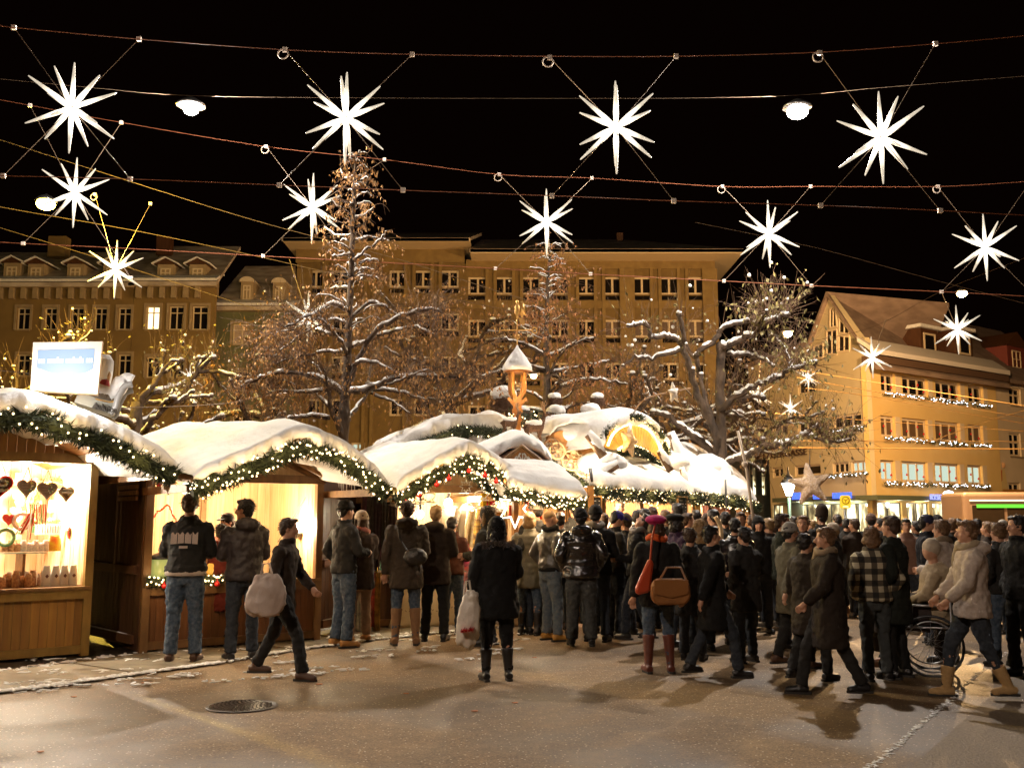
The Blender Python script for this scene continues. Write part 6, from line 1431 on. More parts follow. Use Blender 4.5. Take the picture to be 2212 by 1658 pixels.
for x,y,d,r,lb in((1088,862,1.3,.24,'round twig bundle capped with snow left of the bell tower'),(1200,896,1.6,.19,'small twig bundle capped with snow right of the bell tower'),(1275,893,1.6,.20,'twig bundle with a snow cap above the carriage'),(1198,862,1.9,.13,'thin upright twig bundle with pointed snow cap'),(1290,862,2.1,.13,'dark twig bundle with slanting snow cap beside the lime limb')):
    c=S4.pp(x,y,d); E=empty('twig_bundle',c,lb,'twig bundle','snow capped twig bundles on the roof'); m=MB()
    for k in range(70):
        a=R.random()*6.28; p=c+V((math.cos(a)*r*R.uniform(.5,1),math.sin(a)*r*.7,R.uniform(-.3,.2)*r)); m.tube([p,p+V((R.gauss(0,.04),R.gauss(0,.04),-r*R.uniform(.5,1.3)))],.008,4)
        p=c+V((math.cos(a)*r*1.02,math.sin(a)*r*.7,-r*R.uniform(-.1,.6))); t=V((-math.sin(a),math.cos(a)*.7,R.gauss(0,.2)))*r*.5; m.tube([p-t,p,p+t],.008,4)
    m.ell(c-V((0,0,r*.3)),(r*.85,r*.6,r*.6),10,8); m.build('twigs',TW,E); blob('snow_cap',c+V((0,0,r*.45)),(r*1.05,r*.85,r*.62),None,None,E)
m=MB(); c0=S4.pp(1125,905,.3)
for k in range(500):
    p=S4.pp(R.uniform(1095,1180),R.uniform(885,935),.5)+V((0,R.gauss(0,.1),0)); d=V((R.gauss(0,1),R.gauss(0,1),R.gauss(0,1))).normalized()*.1; e=d.orthogonal().normalized()*.012; m.add([p-e,p+e,p+d],[(0,1,2)])
EB=empty('fir_bush',c0,'fir sprigs with tiny lights behind the deer at the bell tower foot','fir sprigs'); m.build('sprigs',NEED,EB); m=MB()
for k in range(40): m.ell(S4.pp(R.uniform(1097,1178),R.uniform(888,930),.4),.014,5,4)
tag(m.build('fairy_lights',BULB,EB),kind='stuff')
# ================================================================ bell tower with weather vane
Yt=17.2; c=at(1117,920,Yt); E=empty('bell_tower',c,'orange wooden bell turret with snow cone roof and golden weather vane','bell tower')
OW=mat('orange_wood',(.58,.25,.055),.45,(.48,.18,.035),4,stretch=(2,2,1)); s_=Yt/FP
Z=lambda y: at(1117,y,Yt).z; X0=at(1117,850,Yt).x; cc=lambda y:V((X0,Yt,Z(y)))
m=MB(); m.lathe([(.01,Z(745)),(.035,Z(752)),(.10,Z(762)),(.16,Z(772)),(.215,Z(783)),(.255,Z(792)),(.262,Z(798)),(.24,Z(802)),(.05,Z(800))],(X0,Yt,0),28); m.build('snow_roof',SNOW,E,True)
m=MB(); m.lathe([(.245,Z(802)),(.20,Z(799)),(.19,Z(806)),(.0,Z(806))],(X0,Yt,0),28); m.build('roof_rim',mat('shingle_rim',(.3,.12,.03),.6),E)
for k in range(4):
    a=rad(45+90*k+12); d=V((math.cos(a),math.sin(a),0)); P=[cc(y)+d*r for y,r in((803,.155),(820,.15),(835,.155),(848,.14),(858,.07),(866,.045))]
    m=MB(); m.tube(cr(P,4,0),.032,8); m.build('post',OW,E,True)
m=MB(); 
for y0,y1_,w0 in((858,884,.105),(884,892,.13),(892,930,.085),(905,909,.12)): m.ob(V((X0-w0*.7,Yt-w0*.7,Z(y1_))),(w0*1.4,0,0),(0,w0*1.4,0),(0,0,Z(y0)-Z(y1_)))
for sg in(-1,1): m.prism([V((X0+sg*.05,Yt-.03,Z(880))),V((X0+sg*.17,Yt-.03,Z(862))),V((X0+sg*.15,Yt-.03,Z(857))),V((X0+sg*.05,Yt-.03,Z(868)))],(0,.06,0))
m.build('stem',OW,E)
m=MB(); m.lathe([(.01,Z(815)),(.035,Z(817)),(.045,Z(828)),(.075,Z(835)),(.07,Z(836))],(X0,Yt,0),18); m.build('bell',mat('bronze_bell',(.35,.24,.12),.35,metal=.8),E,True)
GOLD=mat('gold_leaf_vane',(.75,.48,.14),.35,(.6,.3,.1),20,metal=.5)
m=MB(); m.tube([cc(748),cc(650)],.011,6); m.ell(cc(727),(.045,.045,.055),12,8)
m.tube([cc(713)+V((-.28,0,0)),cc(713)+V((.28,0,0))],.009,5); m.tube([cc(702)+V((0,-.18,0)),cc(702)+V((0,.18,0))],.009,5)
ring=[cc(713)+V((.30+math.cos(t)*.045,0,math.sin(t)*.05)) for t in [k*math.pi/7 for k in range(15)]]; m.tube(ring,.010,5,False)
w_=[(-.40,.05),(-.38,-.05),(-.35,.02),(-.32,-.05),(-.30,.05)]; m.tube([cc(713)+V((x,0,z)) for x,z in w_],.010,5)
m.prism([cc(690)+V((x,0,z)) for x,z in((.03,.04),(.13,.0),(.13,-.10),(.05,-.08))],(0,.012,0)); m.build('compass_arms',GOLD,E)
m=MB(); m.tube([cc(690),cc(675),cc(664),cc(655)],[.012,.045,.05,.02],8); m.ell(cc(652),(.028,.028,.035),10,8); m.prism([cc(672)+V((x,0,z)) for x,z in((.02,.08),(.06,.17),(.10,.18),(.13,.08),(.15,-.09),(.12,-.05),(.08,-.12),(.04,-.04))],(0,.015,0)); m.tube([cc(690),cc(700)],[.02,.01],6); m.build('angel_figure',GOLD,E,True)
plight(cc(812)+V((0,-.45,-.25)),6,(1,.7,.35),.05)
# ================================================================ sign box, sleigh on stall 1
T0=Stall(V((S1.p(-1.0,-1.4,0).x,S1.p(-1.0,-1.4,0).y,0)),20,'lit_sign_box','bright white light box with a pale blue panel standing on the first snowy roof',0)
E=T0.E; q=[T0.pp(x,y) for x,y in((65,842),(211,851),(222,737),(71,739))]
m=MB(); m.prism(q,T0.n*.16); m.build('box',mat('box_edge',(.5,.35,.2),.6),E)
cen=sum(q,V((0,0,0)))/4; q2=[p.lerp(cen,.01)-T0.n*.006 for p in q]; m=MB(); m.prism(q2,T0.n*.005); m.build('lit_face',glow('sign_white',(1,.97,.92),.8),E)
q3=[T0.pp(x,y)-T0.n*.010 for x,y in((80,795),(112,806),(150,812),(185,806),(201,797),(205,753),(82,756))]; m=MB(); m.prism(q3,T0.n*.003); m.build('blue_panel',glow('sign_blue',(.20,.29,.42),1.0),E)
m=MB(); a_=T0.pp(83,781)-T0.n*.016; b_=T0.pp(201,779)-T0.n*.016
for k in range(24):
    p=a_.lerp(b_,k/24); h=.045 if k not in(8,15,18) else .065
    if k in(3,11,20): continue
    m.ob(p-V((0,0,.02)),(b_-a_)/30,-T0.n*.003,V((0,0,h)))
tag(m.build('lettering',glow('sign_words',(1,1,1),.7),E),kind='stuff')
plight(cen-T0.n*.35+V((0,0,-.2)),34,(1,.96,.9),.25)
c=T0.pp(236,840,.35); E=empty('sleigh',c,'grey painted sleigh with curled prow and snow on the first stall roof','sleigh')
sl=[(176,858),(205,860),(245,872),(262,845),(270,832),(287,826),(281,817),(268,822),(257,832),(247,852),(228,843),(178,838)]
Q=[T0.pp(x,y,.30) for x,y in((160,868),(235,892),(243,890),(256,868),(240,866),(205,858),(170,846))]
m=MB(); m.prism(Q,T0.n*.5); m.build('body',mat('grey_blue_paint',(.22,.21,.17),.5,(.28,.25,.18),8),E)
pr_=cr([T0.pp(x,y,.27) for x,y in((238,893),(249,880),(254,862),(262,846),(270,834),(286,829))],5,0)
for o_ in(0,.55):
    m=MB(); m.tube([p+T0.n*o_ for p in pr_],[.035]*len(pr_),8); m.build('prow',mat('grey_runner',(.25,.24,.23),.45),E,True)
m=MB(); m.tube([T0.pp(x,y,.285) for x,y in((206,861),(235,868),(252,867))],.008,5); m.tube([T0.pp(x,y,.285) for x,y in((252,868),(243,889))],.008,5); m.build('gold_trim',GOLD,E)
text('lettering','Auktion',T0.pp(226,880,.26),.24,.07,(T0.pp(248,885,.26)-T0.pp(205,868,.26)).normalized(),V((0,0,1)),mat('dark_paint',(.05,.04,.03),.6),E,.05)
m=MB(); P_=[T0.pp(x,y,.35) for x,y in((180,836),(205,838),(235,846),(252,842),(262,826),(272,816),(286,821))]; m.tube(cr(P_,4,0),[.06]*9+[.09]*9+[.06]*7,9); m.build('snow_cover',SNOW,E,True)
m=MB()
for k in range(60):
    p=T0.pp(R.uniform(205,244),R.uniform(850,866),.32); a=R.random()*6; m.tube([p+V((math.cos(a+j)*.03,0,math.sin(a+j)*.03)) for j in range(5)],.008,4,False)
m.build('pine_cones',mat('cone_brown',(.10,.07,.04),.7),E)
m=MB(); h0=T0.pp(226,790,.5); m.tube([h0+V((0,0,-.22)),h0+V((0,0,-.1)),h0+V((0,0,.05)),h0+V((0,0,.12))],[.07,.09,.095,.05],10); o=m.build('snow_capped_figure',SNOW,None,True)
tag(o,'snow buried figure seated in the sleigh behind the lit sign box','figure'); m=MB(); p=T0.pp(225,832,.45); m.ell(p,(.06,.05,.08),10,8); m.build('red_mitt',mat('dull_red_wool',(.25,.03,.03),.9),o,True)
m=MB(); p=T0.pp(234,810,.45); m.tube([p+V((0,0,.06)),p,p+V((0,0,-.09))],[.02,.028,.012],8); m.build('hand',mat('wooden_hand',(.45,.26,.12),.6),o,True)
span([(-60,795),(0,800),(65,806)],11,WIRE,'short pale wire running to the lit sign box from the left',.008); span([(252,880),(340,879),(480,872),(552,858),(640,845)],20,WIRE,'snowy wire hanging from behind the sleigh to the lime tree',.016)
# ================================================================ poles, lamp, litter bin etc
m=MB(); m.tube([at(1593,930,15.5),at(1612,1015,15.5),at(1629,1142,15.5)],.022,8); m.ell(at(1608,1002,15.5),.05,8,6); tag(m.build('thin_pole',mat('pale_pole',(.6,.5,.42),.5),smooth=True),'thin white slanting pole standing in the crowd right of the chalet','pole')
m=MB(); m.tube(cr([at(1545,1115,13.5),at(1556,1140,13.5),at(1556,1180,13.4),at(1550,1240,13.4)],5,0),.03,8); m.tube([at(1550,1240,13.4),gr(1548,1330)],.03,8); tag(m.build('bent_wood_pole',mat('pale_peeled_wood',(.62,.45,.25),.6),smooth=True),'bent pale wooden pole rising among the crowd','pole')
c=at(1703,1052,30); E=empty('street_lantern',(c.x,c.y,0),'old green street lantern glowing white behind the straw star','street lamp'); m=MB(); m.tube([V((c.x,c.y,0)),V((c.x,c.y,c.z-.3))],.05,8); m.build('pole',mat('lantern_green',(.05,.10,.07),.5),E,True); m=MB(); m.lathe([(.08,-.25),(.2,.1),(.22,.12),(.03,.12)],c,12); m.build('lantern_glass',glow('lantern_glow',(1,.95,.85),8),E,True); m=MB(); m.lathe([(.26,.12),(.12,.32),(.03,.4),(.02,.6)],c,12); m.build('lantern_cap',DMETAL,E,True); plight(c-V((0,.4,.1)),60,(1,.9,.75),.15)
# white round drum with printed word, white bag pile by it
c=gr(1117,1348); E=empty('white_drum',c,'round cream fabric drum with printed letters beside the olive coat','drum'); h=.86
m=MB(); m.lathe([(.30,0),(.33,.05),(.31,h*.5),(.29,h)],c,28); m.build('drum_skin',mat('cream_canvas',(.62,.54,.42),.7,(.55,.46,.34),4,bump=.4,bs=9),E,True)
text('lettering','pron',c+V((.07,-.322,h*.62)),.20,.075,V((1,0,0)),V((0,0,1)),mat('print_black',(.03,.02,.02),.6),E,.2)
m=MB(); m.ob(c+V((.062,-.326,h*.5)),(.012,0,0),(0,.004,0),(0,0,.16)); m.build('red_mark',RED,E)
m=MB(); m.ell(c+V((0,0,h)),(.28,.28,.06),14,8); m.build('top_cover',mat('lilac_cover',(.5,.45,.5),.6),E,True)
# ================================================================ PEOPLE
R.seed(2024)
SKIN=mat('skin',(.50,.27,.17),.55,(.44,.22,.13),18)
TXC=bpy.data.textures.new('cloth_folds','CLOUDS'); TXC.noise_scale=.07; TXC.noise_depth=2
TXT=bpy.data.textures.new('trouser_folds','CLOUDS'); TXT.noise_scale=.055; TXT.noise_depth=2
TXH=bpy.data.textures.new('hair_locks','CLOUDS'); TXH.noise_scale=.03
def soften(o,vox,disp,tex,it=3):
    r=o.modifiers.new('remesh','REMESH'); r.mode='VOXEL'; r.voxel_size=vox; r.use_smooth_shade=True
    s=o.modifiers.new('smooth','SMOOTH'); s.iterations=it; s.factor=.5
    if disp: d=o.modifiers.new('folds','DISPLACE'); d.texture=tex; d.strength=disp; d.mid_level=.5; d.texture_coords='LOCAL'
def cloth(name,c,rough=.85,c2=None,coat=0,bump=.25):
    return mat('wear_'+name,c,rough,c2 or tuple(v*.85 for v in c),30,bump=bump,bs=140,coat=coat,spec=.3 if rough>.6 else .6)
BLK=cloth('black',(.012,.011,.010)); CHAR=cloth('charcoal',(.020,.018,.016)); DKB=cloth('dark_brown',(.028,.017,.010)); JEAN=cloth('jeans',(.035,.058,.095),c2=(.09,.115,.15)); DJEAN=cloth('dark_jeans',(.022,.028,.038),c2=(.04,.045,.055)); TAN=cloth('tan_leather',(.42,.20,.05),.5); OLIVE=cloth('olive',(.085,.07,.035),.5); SHB=cloth('shoe_black',(.012,.01,.01),.35); SHBR=cloth('shoe_brown',(.09,.04,.018),.5)
HB=mat('hair_brown',(.07,.035,.015),.6,(.035,.016,.008),60); HD=mat('hair_dark',(.018,.012,.009),.5,(.008,.006,.005),60); HBL=mat('hair_blond',(.32,.20,.08),.55,(.2,.11,.04),60,stretch=(4,4,.5)); HLB=mat('hair_light_brown',(.17,.09,.04),.6,(.1,.05,.02),60); HG=mat('hair_grey',(.3,.27,.23),.6)
SOLE=mat('shoe_sole',(.03,.025,.02),.8)
ARMS={'down':((.245,-.02,1.13),(.255,.05,.87)),'pocket':((.285,-.09,1.15),(.20,.07,.96)),'front':((.245,.06,1.13),(.09,.27,1.12)),'cup':((.24,.09,1.14),(.07,.27,1.33)),'carry':((.255,-.02,1.12),(.275,.03,.85)),'swing':((.25,.10,1.14),(.22,.27,.98)),'back':((.25,-.14,1.15),(.24,-.22,.92))}
def person(x,yt,where,yaw,label,top=None,hem=.88,trous=DJEAN,shoe=SHB,sh=.12,hair=HD,hl='short',hat=None,hatm=None,arms=('down','down'),step=0,lean=0,hy=0,hp=0,puff=0,hood=None,fur=None,scarf=None,face=False,wide=1.0,vox=.013,collar=True,tw=1.0,foldc=.036,trim=None,group=None,sit=False):
    """where: pixel row of the feet (>1200) or distance in metres"""
    Y=gr(x,where).y if where>1000 else where
    H=at(x,yt,Y).z; base=V((at(x,1250,Y).x,Y,0)); k=H/1.75; Rz=Matrix.Rotation(rad(yaw),3,'Z'); top=top or BLK
    far=Y>13.2
    if far: vox*=1.5
    E=empty('person',base,label,'person',group or 'people at the market')
    def L(p):
        p=V(p); q=V((p.x,p.y,p.z))
        if q.z>.9: q.y+=lean*(q.z-.9)
        return base+Rz@(q*k)
    # joints
    legs={}
    for sg in(-1,1):
        f=step*sg
        if step: hip=V((sg*.09,0,.91)); ank=V((sg*.085,f*.30,.09+(.05 if f<0 else 0))); kn=V((sg*.095,f*.17+.06,.49))
        else:
            o=R.uniform(-.04,.05); hip=V((sg*.09,0,.91)); ank=V((sg*.125,o,.09)); kn=V((sg*.11,o*.5+.03,.49))
        legs[sg]=(hip,kn,ank)
    hands={}
    b=MB()
    # ---- body (one continuous surface)
    for sg in(-1,1):
        h,kn,an=legs[sg]; b.tube([L(h),L(h.lerp(kn,.5)),L(kn),L(kn.lerp(an,.35)),L(an)],[.08*k,.072*k,.052*k,.055*k,.036*k],10)
        b.tube([L(an+V((0,-.05,-.05))),L(an+V((0,.04,-.05))),L(an+V((sg*.02,.14,-.06)))],[.032*k,.034*k,.026*k],8)
    def ring(z,rx,ry,y=0,n=18): return [L((rx*math.cos(a),y+ry*math.sin(a),z)) for a in [2*math.pi*j/n for j in range(n)]]
    b.loft([ring(.84,.12,.09),ring(.95,.155,.105),ring(1.08,.13,.095),ring(1.28,.155,.11),ring(1.40,.15,.095),ring(1.47,.07,.06)])
    for sg,an in zip((-1,1),arms):
        e,w=ARMS[an]; s_=V((sg*.165,0,1.40)); e=V((sg*e[0],e[1],e[2])); w=V((sg*w[0],w[1],w[2])); hands[sg]=(s_,e,w,an)
        b.tube([L(s_),L(s_.lerp(e,.5)),L(e),L(e.lerp(w,.4)),L(w)],[.05*k,.045*k,.036*k,.036*k,.026*k],9)
        d=(w-e).normalized(); pc=w+d*.055
        side=V((1,0,0)) if abs(d.z)>.7 else V((0,0,1)); side=(side-d*side.dot(d)).normalized(); nrm=d.cross(side)
        if an!='pocket':
            b.tube([L(w),L(w+d*.045),L(w+d*.09)],[.024*k,.034*k,.030*k],8)
            curl=nrm*(-sg if abs(d.z)>.7 else -1)
            for q,ln in((-.03,.062),(-.01,.074),(.011,.070),(.031,.055)):
                a0=w+d*.085+side*q; a1=a0+d*ln*.5+curl*.008; a2=a1+d*ln*.35+curl*.03; b.tube([L(a0),L(a1),L(a2)],[.0095*k,.009*k,.0075*k],6)
            t0=w+d*.035-side*.028*(1); b.tube([L(t0),L(t0+d*.03-side*.022+curl*.01),L(t0+d*.062-side*.025+curl*.022)],[.012*k,.011*k,.009*k],6)
    hc=V((0,.02,1.635)); hR=Matrix.Rotation(rad(hy),3,'Z')@Matrix.Rotation(rad(hp),3,'X')
    nk=V((0,0,1.50))
    def Hh(p):  # head frame about the neck
        return L(nk+hR@(V(p)+hc-nk))
    def hell(mb,c,r,n=16,m=12):
        vs=[];fs=[]; mm=MB(); mm.ell((0,0,0),r,n,m); mb.add([Hh(V(c)+V(v)) for v in mm.v],mm.f)
    hell(b,(0,-.012,.02),(.073,.090,.090)); hell(b,(0,.018,-.045),(.058,.066,.078)); hell(b,(0,.055,-.098),(.030,.026,.022))
    b.tube([Hh((0,.078,.012)),Hh((0,.094,-.012)),Hh((0,.103,-.034)),Hh((0,.086,-.044))],[.009*k,.011*k,.015*k,.012*k],8)
    for sg in(-1,1): hell(b,(sg*.072,-.002,-.012),(.012,.02,.032),8,6); hell(b,(sg*.035,.052,-.03),(.022,.02,.02),8,6)
    b.tube([L((0,-.01,1.40)),L((0,.0,1.50)),Hh((0,-.015,-.05))],[.062*k,.054*k,.055*k],10)
    o=b.build('body',SKIN,E); soften(o,.0085 if not far and (face or Y<12.6) else .014,0,None,2)
    if face:
        for sg in(-1,1):
            m=MB(); hell(m,(sg*.029,.070,.004),(.0125,.009,.007),8,6); m.cur=1; hell(m,(sg*.029,.0765,.004),(.006,.005,.006),8,6); m.build('eye',[mat('eye_white',(.6,.55,.5),.3),mat('iris',(.03,.02,.015),.2)],E,True)
            m=MB(); m.tube([Hh((sg*.012,.083,.022)),Hh((sg*.03,.083,.028)),Hh((sg*.048,.07,.022))],.004*k,5); m.build('eyebrow',hair,E)
        m=MB(); m.tube([Hh((-.024,.075,-.068)),Hh((0,.085,-.066)),Hh((.024,.075,-.068))],[.003,.006,.003],6); m.build('lips',mat('lips',(.38,.12,.09),.5),E,True)
    # ---- trousers
    m=MB()
    for sg in(-1,1):
        h,kn,an=legs[sg]; g=tw; m.tube([L(h+V((0,0,.04))),L(h.lerp(kn,.45)),L(kn),L(kn.lerp(an,.5)),L(an+V((0,.0,.0)))],[.105*k,.093*k*g,.070*k*g,(.066*g if sh<=.28 else .052)*k,(.066*g if sh<=.28 else .045)*k],12)
    m.loft([ring(.80,.15,.10),ring(.92,.172,.122),ring(1.02,.16,.115)]); o=m.build('trousers',trous,E); soften(o,vox,.034,TXT,2)
    # ---- shoes
    for sg in(-1,1):
        h,kn,an=legs[sg]; z0=an.z-.09; tip=V((sg*.035,.165,0)); m=MB(); a=V((an.x,an.y,z0))
        m.tube([L(a+V((0,-.075,.05))),L(a+V((0,-.03,.055))),L(a+V((sg*.01,.06,.045))),L(a+V((sg*.025,.13,.038))),L(a+tip+V((0,0,.034)))],[.040*k,.047*k,.045*k,.042*k,.028*k],10)
        top_=V((an.x,an.y,z0+max(.11,sh))); m.tube([L(a+V((0,-.02,.06))),L(an.lerp(top_,.4) if sh<.2 else an),L(top_ if sh<.2 else an.lerp(kn,min(1,(sh-.09)/.4)))],[.045*k,.046*k,(.05 if sh<.28 else .072)*k],10)
        o=m.build('boot' if sh>.16 else 'shoe',shoe,E); soften(o,.010 if not far else .018,.008,TXT,2)
        m=MB(); pts=[]
        for yy,xx in((-.105,.0),(-.09,.03),(0,.034),(.09,.040),(.15,.030),(.178,.0)): pts.append((xx,yy))
        pl=[L(a+V((xx+sg*.02*(yy>0),yy,0))) for xx,yy in pts]+[L(a+V((-xx+sg*.02*(yy>0),yy,0))) for xx,yy in pts[::-1][1:-1]]
        m.prism(pl,(0,0,.024*k)); m.build('sole',SOLE,E)
    # ---- coat
    m=MB(); w=wide; zs=[]
    prof=[(hem,.205,.155),(hem+.06,.205,.155),(1.0,.188,.14),(1.10,.178,.132),(1.22,.19,.138),(1.32,.205,.14),(1.40,.195,.125),(1.455,.125,.09),(1.50,.08,.075)]
    prof=[p for p in prof if p[0]>=hem]; prof.sort()
    dens=[]
    for i in range(len(prof)-1):
        z0,a0,b0=prof[i]; z1,a1,b1=prof[i+1]; nn=max(1,int((z1-z0)/.018))
        for j in range(nn):
            t=j/nn; z=z0+(z1-z0)*t; pf=1+puff*abs(math.sin(z*math.pi/.085)) if z<1.42 else 1+puff*.6
            dens.append(ring(z,(a0+(a1-a0)*t)*w*pf,(b0+(b1-b0)*t)*w*pf,n=22))
    dens.append(ring(prof[-1][0],prof[-1][1],prof[-1][2],n=22)); m.loft(dens)
    for sg in(-1,1):
        s_,e,wr,an=hands[sg]; P=[s_+V((-sg*.03,0,.0)),s_+V((sg*.02,0,-.03)),s_.lerp(e,.5),e,e.lerp(wr,.5),wr.lerp(e,-.04 if an!='pocket' else -.1)]; rr_=[.075,.082,.070,.062,.057,.050]
        Q=[];rq=[]
        for i in range(len(P)-1):
            for j in range(5): t=j/5; Q.append(L(P[i].lerp(P[i+1],t))); rq.append((rr_[i]+(rr_[i+1]-rr_[i])*t)*k*w*(1+puff*1.2*abs(math.sin((i*5+j)*math.pi/3.6))))
        Q.append(L(P[-1])); rq.append(rr_[-1]*k); m.tube(Q,rq,12)
    if collar: m.tube([L((math.cos(a)*.075,math.sin(a)*.072+.005,1.50+.012*math.sin(a))) for a in [j*math.pi/8 for j in range(17)]],.026*k,8,False)
    if hood=='down': 
        mm=MB(); mm.ell((0,0,0),(.145,.085,.075),14,10); m.add([L(V(v)+V((0,-.115,1.475))) for v in mm.v],mm.f)
    o=m.build('coat' if hem<.8 else 'jacket',top,E); soften(o,vox,foldc if not puff else foldc*.7,TXC,2 if puff else 3)
    if hood=='up':
        m=MB(); hell(m,(0,-.02,.015),(.098,.105,.115)); hell(m,(0,-.05,-.09),(.09,.08,.09)); o=m.build('hood',top,E); soften(o,.016,.012,TXC)
    if fur:
        m=MB(); ctr=[]
        for j in range(1100):
            a=R.random()*6.28; c=V((math.cos(a)*.16,math.sin(a)*.115-.045,1.44+.03*math.sin(-a)+R.gauss(0,.018))); d=(V((math.cos(a),math.sin(a),R.gauss(.1,.6)))+V((R.gauss(0,.4),R.gauss(0,.4),0))).normalized()*R.uniform(.03,.06); e_=d.orthogonal().normalized()*.004; m.add([L(c-e_),L(c+e_),L(c+d)],[(0,1,2)])
        m.build('fur_trim',fur,E)
    if trim:
        m=MB(); m.loft([ring(hem-.035,.19*w,.14*w),ring(hem-.03,.20*w,.15*w),ring(hem+.02,.20*w,.15*w),ring(hem+.03,.19*w,.14*w)]); m.build('hem_band',trim,E,True)
    if scarf:
        m=MB(); m.tube([L((math.cos(a)*.088,math.sin(a)*.085+.01,1.50+.02*math.sin(a*2))) for a in [j*math.pi/9 for j in range(19)]],.043*k,9,False); m.tube([L((.04,.1,1.47)),L((.05,.13,1.35)),L((.05,.13,1.22))],[.04*k,.035*k,.03*k],8); o=m.build('scarf',scarf,E); soften(o,.014,.02,TXT)
    # ---- hair and hats
    if hair is not None:
        m=MB()
        if hl=='buzz': hell(m,(0,-.018,.032),(.077,.088,.084))
        else:
            hell(m,(0,-.026,.032),(.086,.092,.092)); hell(m,(0,-.058,-.012),(.076,.056,.078)); hell(m,(0,.03,.088),(.06,.05,.026))
        if hl=='long':
            hell(m,(0,-.07,-.10),(.088,.05,.11)); hell(m,(0,-.085,-.19),(.085,.04,.09))
            for sg in(-1,1): m.tube([Hh((sg*.075,.01,.03)),Hh((sg*.088,.0,-.06)),Hh((sg*.085,.0,-.15))],[.022*k,.028*k,.02*k],8)
        if hl=='bob':
            hell(m,(0,-.05,-.06),(.095,.062,.085))
            for sg in(-1,1): hell(m,(sg*.078,-.005,-.035),(.024,.05,.065))
        o=m.build('hair',hair,E); soften(o,.011 if not far else .016,.032 if hl!='buzz' else .003,TXH,1)
    if hair is not None and hl!='buzz' and not far:
        m=MB()
        for _ in range(650):
            th=R.random()*6.28; ph=R.uniform(-.5 if hl=='short' else -.9,1.4); c_=V((.084*math.cos(ph)*math.cos(th),-.03+.088*math.cos(ph)*math.sin(th),.03+.09*math.sin(ph)))
            if c_.y>.045 and c_.z<.06: continue
            if hat and c_.z>.02: continue
            d=(V((c_.x*2.2,c_.y*1.5-.05,-.055 if c_.z<.09 else .0))+V((R.gauss(0,.03),R.gauss(0,.03),R.gauss(0,.02)))).normalized()*R.uniform(.02,.05); e_=V((R.gauss(0,1),R.gauss(0,1),R.gauss(0,1))).cross(d).normalized()*.0022
            m.add([Hh(c_-e_),Hh(c_+e_),Hh(c_+d)],[(0,1,2)])
        if m.v: tag(m.build('loose_strands',hair,E),kind='stuff')
    if hat:
        hm=hatm or BLK; m=MB()
        if hat=='beanie':
            hell(m,(0,-.014,.045),(.092,.104,.094)); m.tube([Hh((math.cos(a)*.084,math.sin(a)*.098-.012,.03+.012*math.sin(a))) for a in [j*math.pi/10 for j in range(21)]],.019*k,8,False)
        elif hat=='tall': hell(m,(0,-.03,.07),(.098,.105,.14)); m.tube([Hh((math.cos(a)*.084,math.sin(a)*.098-.012,.02)) for a in [j*math.pi/10 for j in range(21)]],.02*k,8,False)
        elif hat=='beret': hell(m,(-.01,-.03,.075),(.125,.135,.055)); hell(m,(0,-.015,.035),(.09,.10,.06))
        elif hat=='cap': hell(m,(0,-.01,.04),(.088,.10,.085)); 
        o=m.build('hat',hm,E); soften(o,.012,.008,TXT,2)
        if hat=='cap':
            m=MB(); pts=[Hh((.07*math.cos(a)*1.0,.085+.075*math.sin(a),.035-.02*math.sin(a))) for a in [math.pi*j/8 for j in range(9)]]; m.prism(pts,(0,0,.008)); m.build('visor',hm,E)
        if hat=='pom': pass
    E['_k']=k
    return E,L,Hh,k
def clean(E):
    if '_k' in E: del E['_k']
# --- along the second stall
P_,L_,H_,k_=person(400,1066,1430,4,'man in black jacket with pale block lettering on his back and blue jeans',hem=.93,trous=JEAN,shoe=SHBR,hair=HB,arms=('front','front'),lean=.10,wide=1.08,tw=1.08,trim=cloth('white_hem',(.5,.42,.36)))
m=MB()
def back(u,z): return L_((u,-.158*1.08+.015*abs(u)*6,z))
for j in range(34):
    u=-.135+.27*j/33; h0=1.335+.012*math.sin(j); h1=1.235-.03*abs(u)*3
    if j in(8,17,26): continue
    m.prism([back(u,h0),back(u+.0055,h0),back(u+.0055,h1),back(u,h1)],L_((0,-.004,1))-L_((0,0,1)))
m.build('back_print',mat('print_pale',(.55,.45,.40),.8),P_)
m=MB()
for j in range(9): u=-.045+.01*j; m.prism([back(u,1.205),back(u+.007,1.205),back(u+.007,1.18),back(u,1.18)],L_((0,-.004,1))-L_((0,0,1)))
m.build('small_print',mat('print_pale',(.55,.45,.40),.8),P_)
P_,L_,H_,k_=person(527,1078,1425,28,'man with glasses and dark hooded jacket turning left at the second stall counter',top=cloth('plum_black',(.022,.013,.013),.6),trous=DJEAN,hem=.86,hair=HD,hood='down',hy=50,arms=('front','front'),lean=.06,wide=1.08)
m=MB()
for sg in(-1,1): m.tube([H_((sg*.031+math.cos(a)*.021,.094,.004+math.sin(a)*.016)) for a in [j*math.pi/6 for j in range(13)]],.0022,5,False); m.tube([H_((sg*.052,.09,.006)),H_((sg*.076,0,.0))],.002,4)
m.build('glasses',DMETAL,P_)
person(608,1119,1466,-98,'walker in dark brown coat striding right before the second stall with a white bag',top=DKB,hem=.74,trous=CHAR,shoe=SHBR,step=1,hair=HB,arms=('swing','carry'),lean=.08)
person(474,1131,1398,10,'person in long dull red coat standing between the two men at the second stall',top=cloth('dull_red',(.13,.018,.012)),hem=.52,trous=BLK,hair=HD,arms=('front','front'))
person(487,1108,12.9,150,'seller in dark cap and brick red pullover inside the second stall',top=cloth('brick',(.22,.06,.03)),hair=HB,hat='cap',hatm=BLK,arms=('front','front'),face=True)
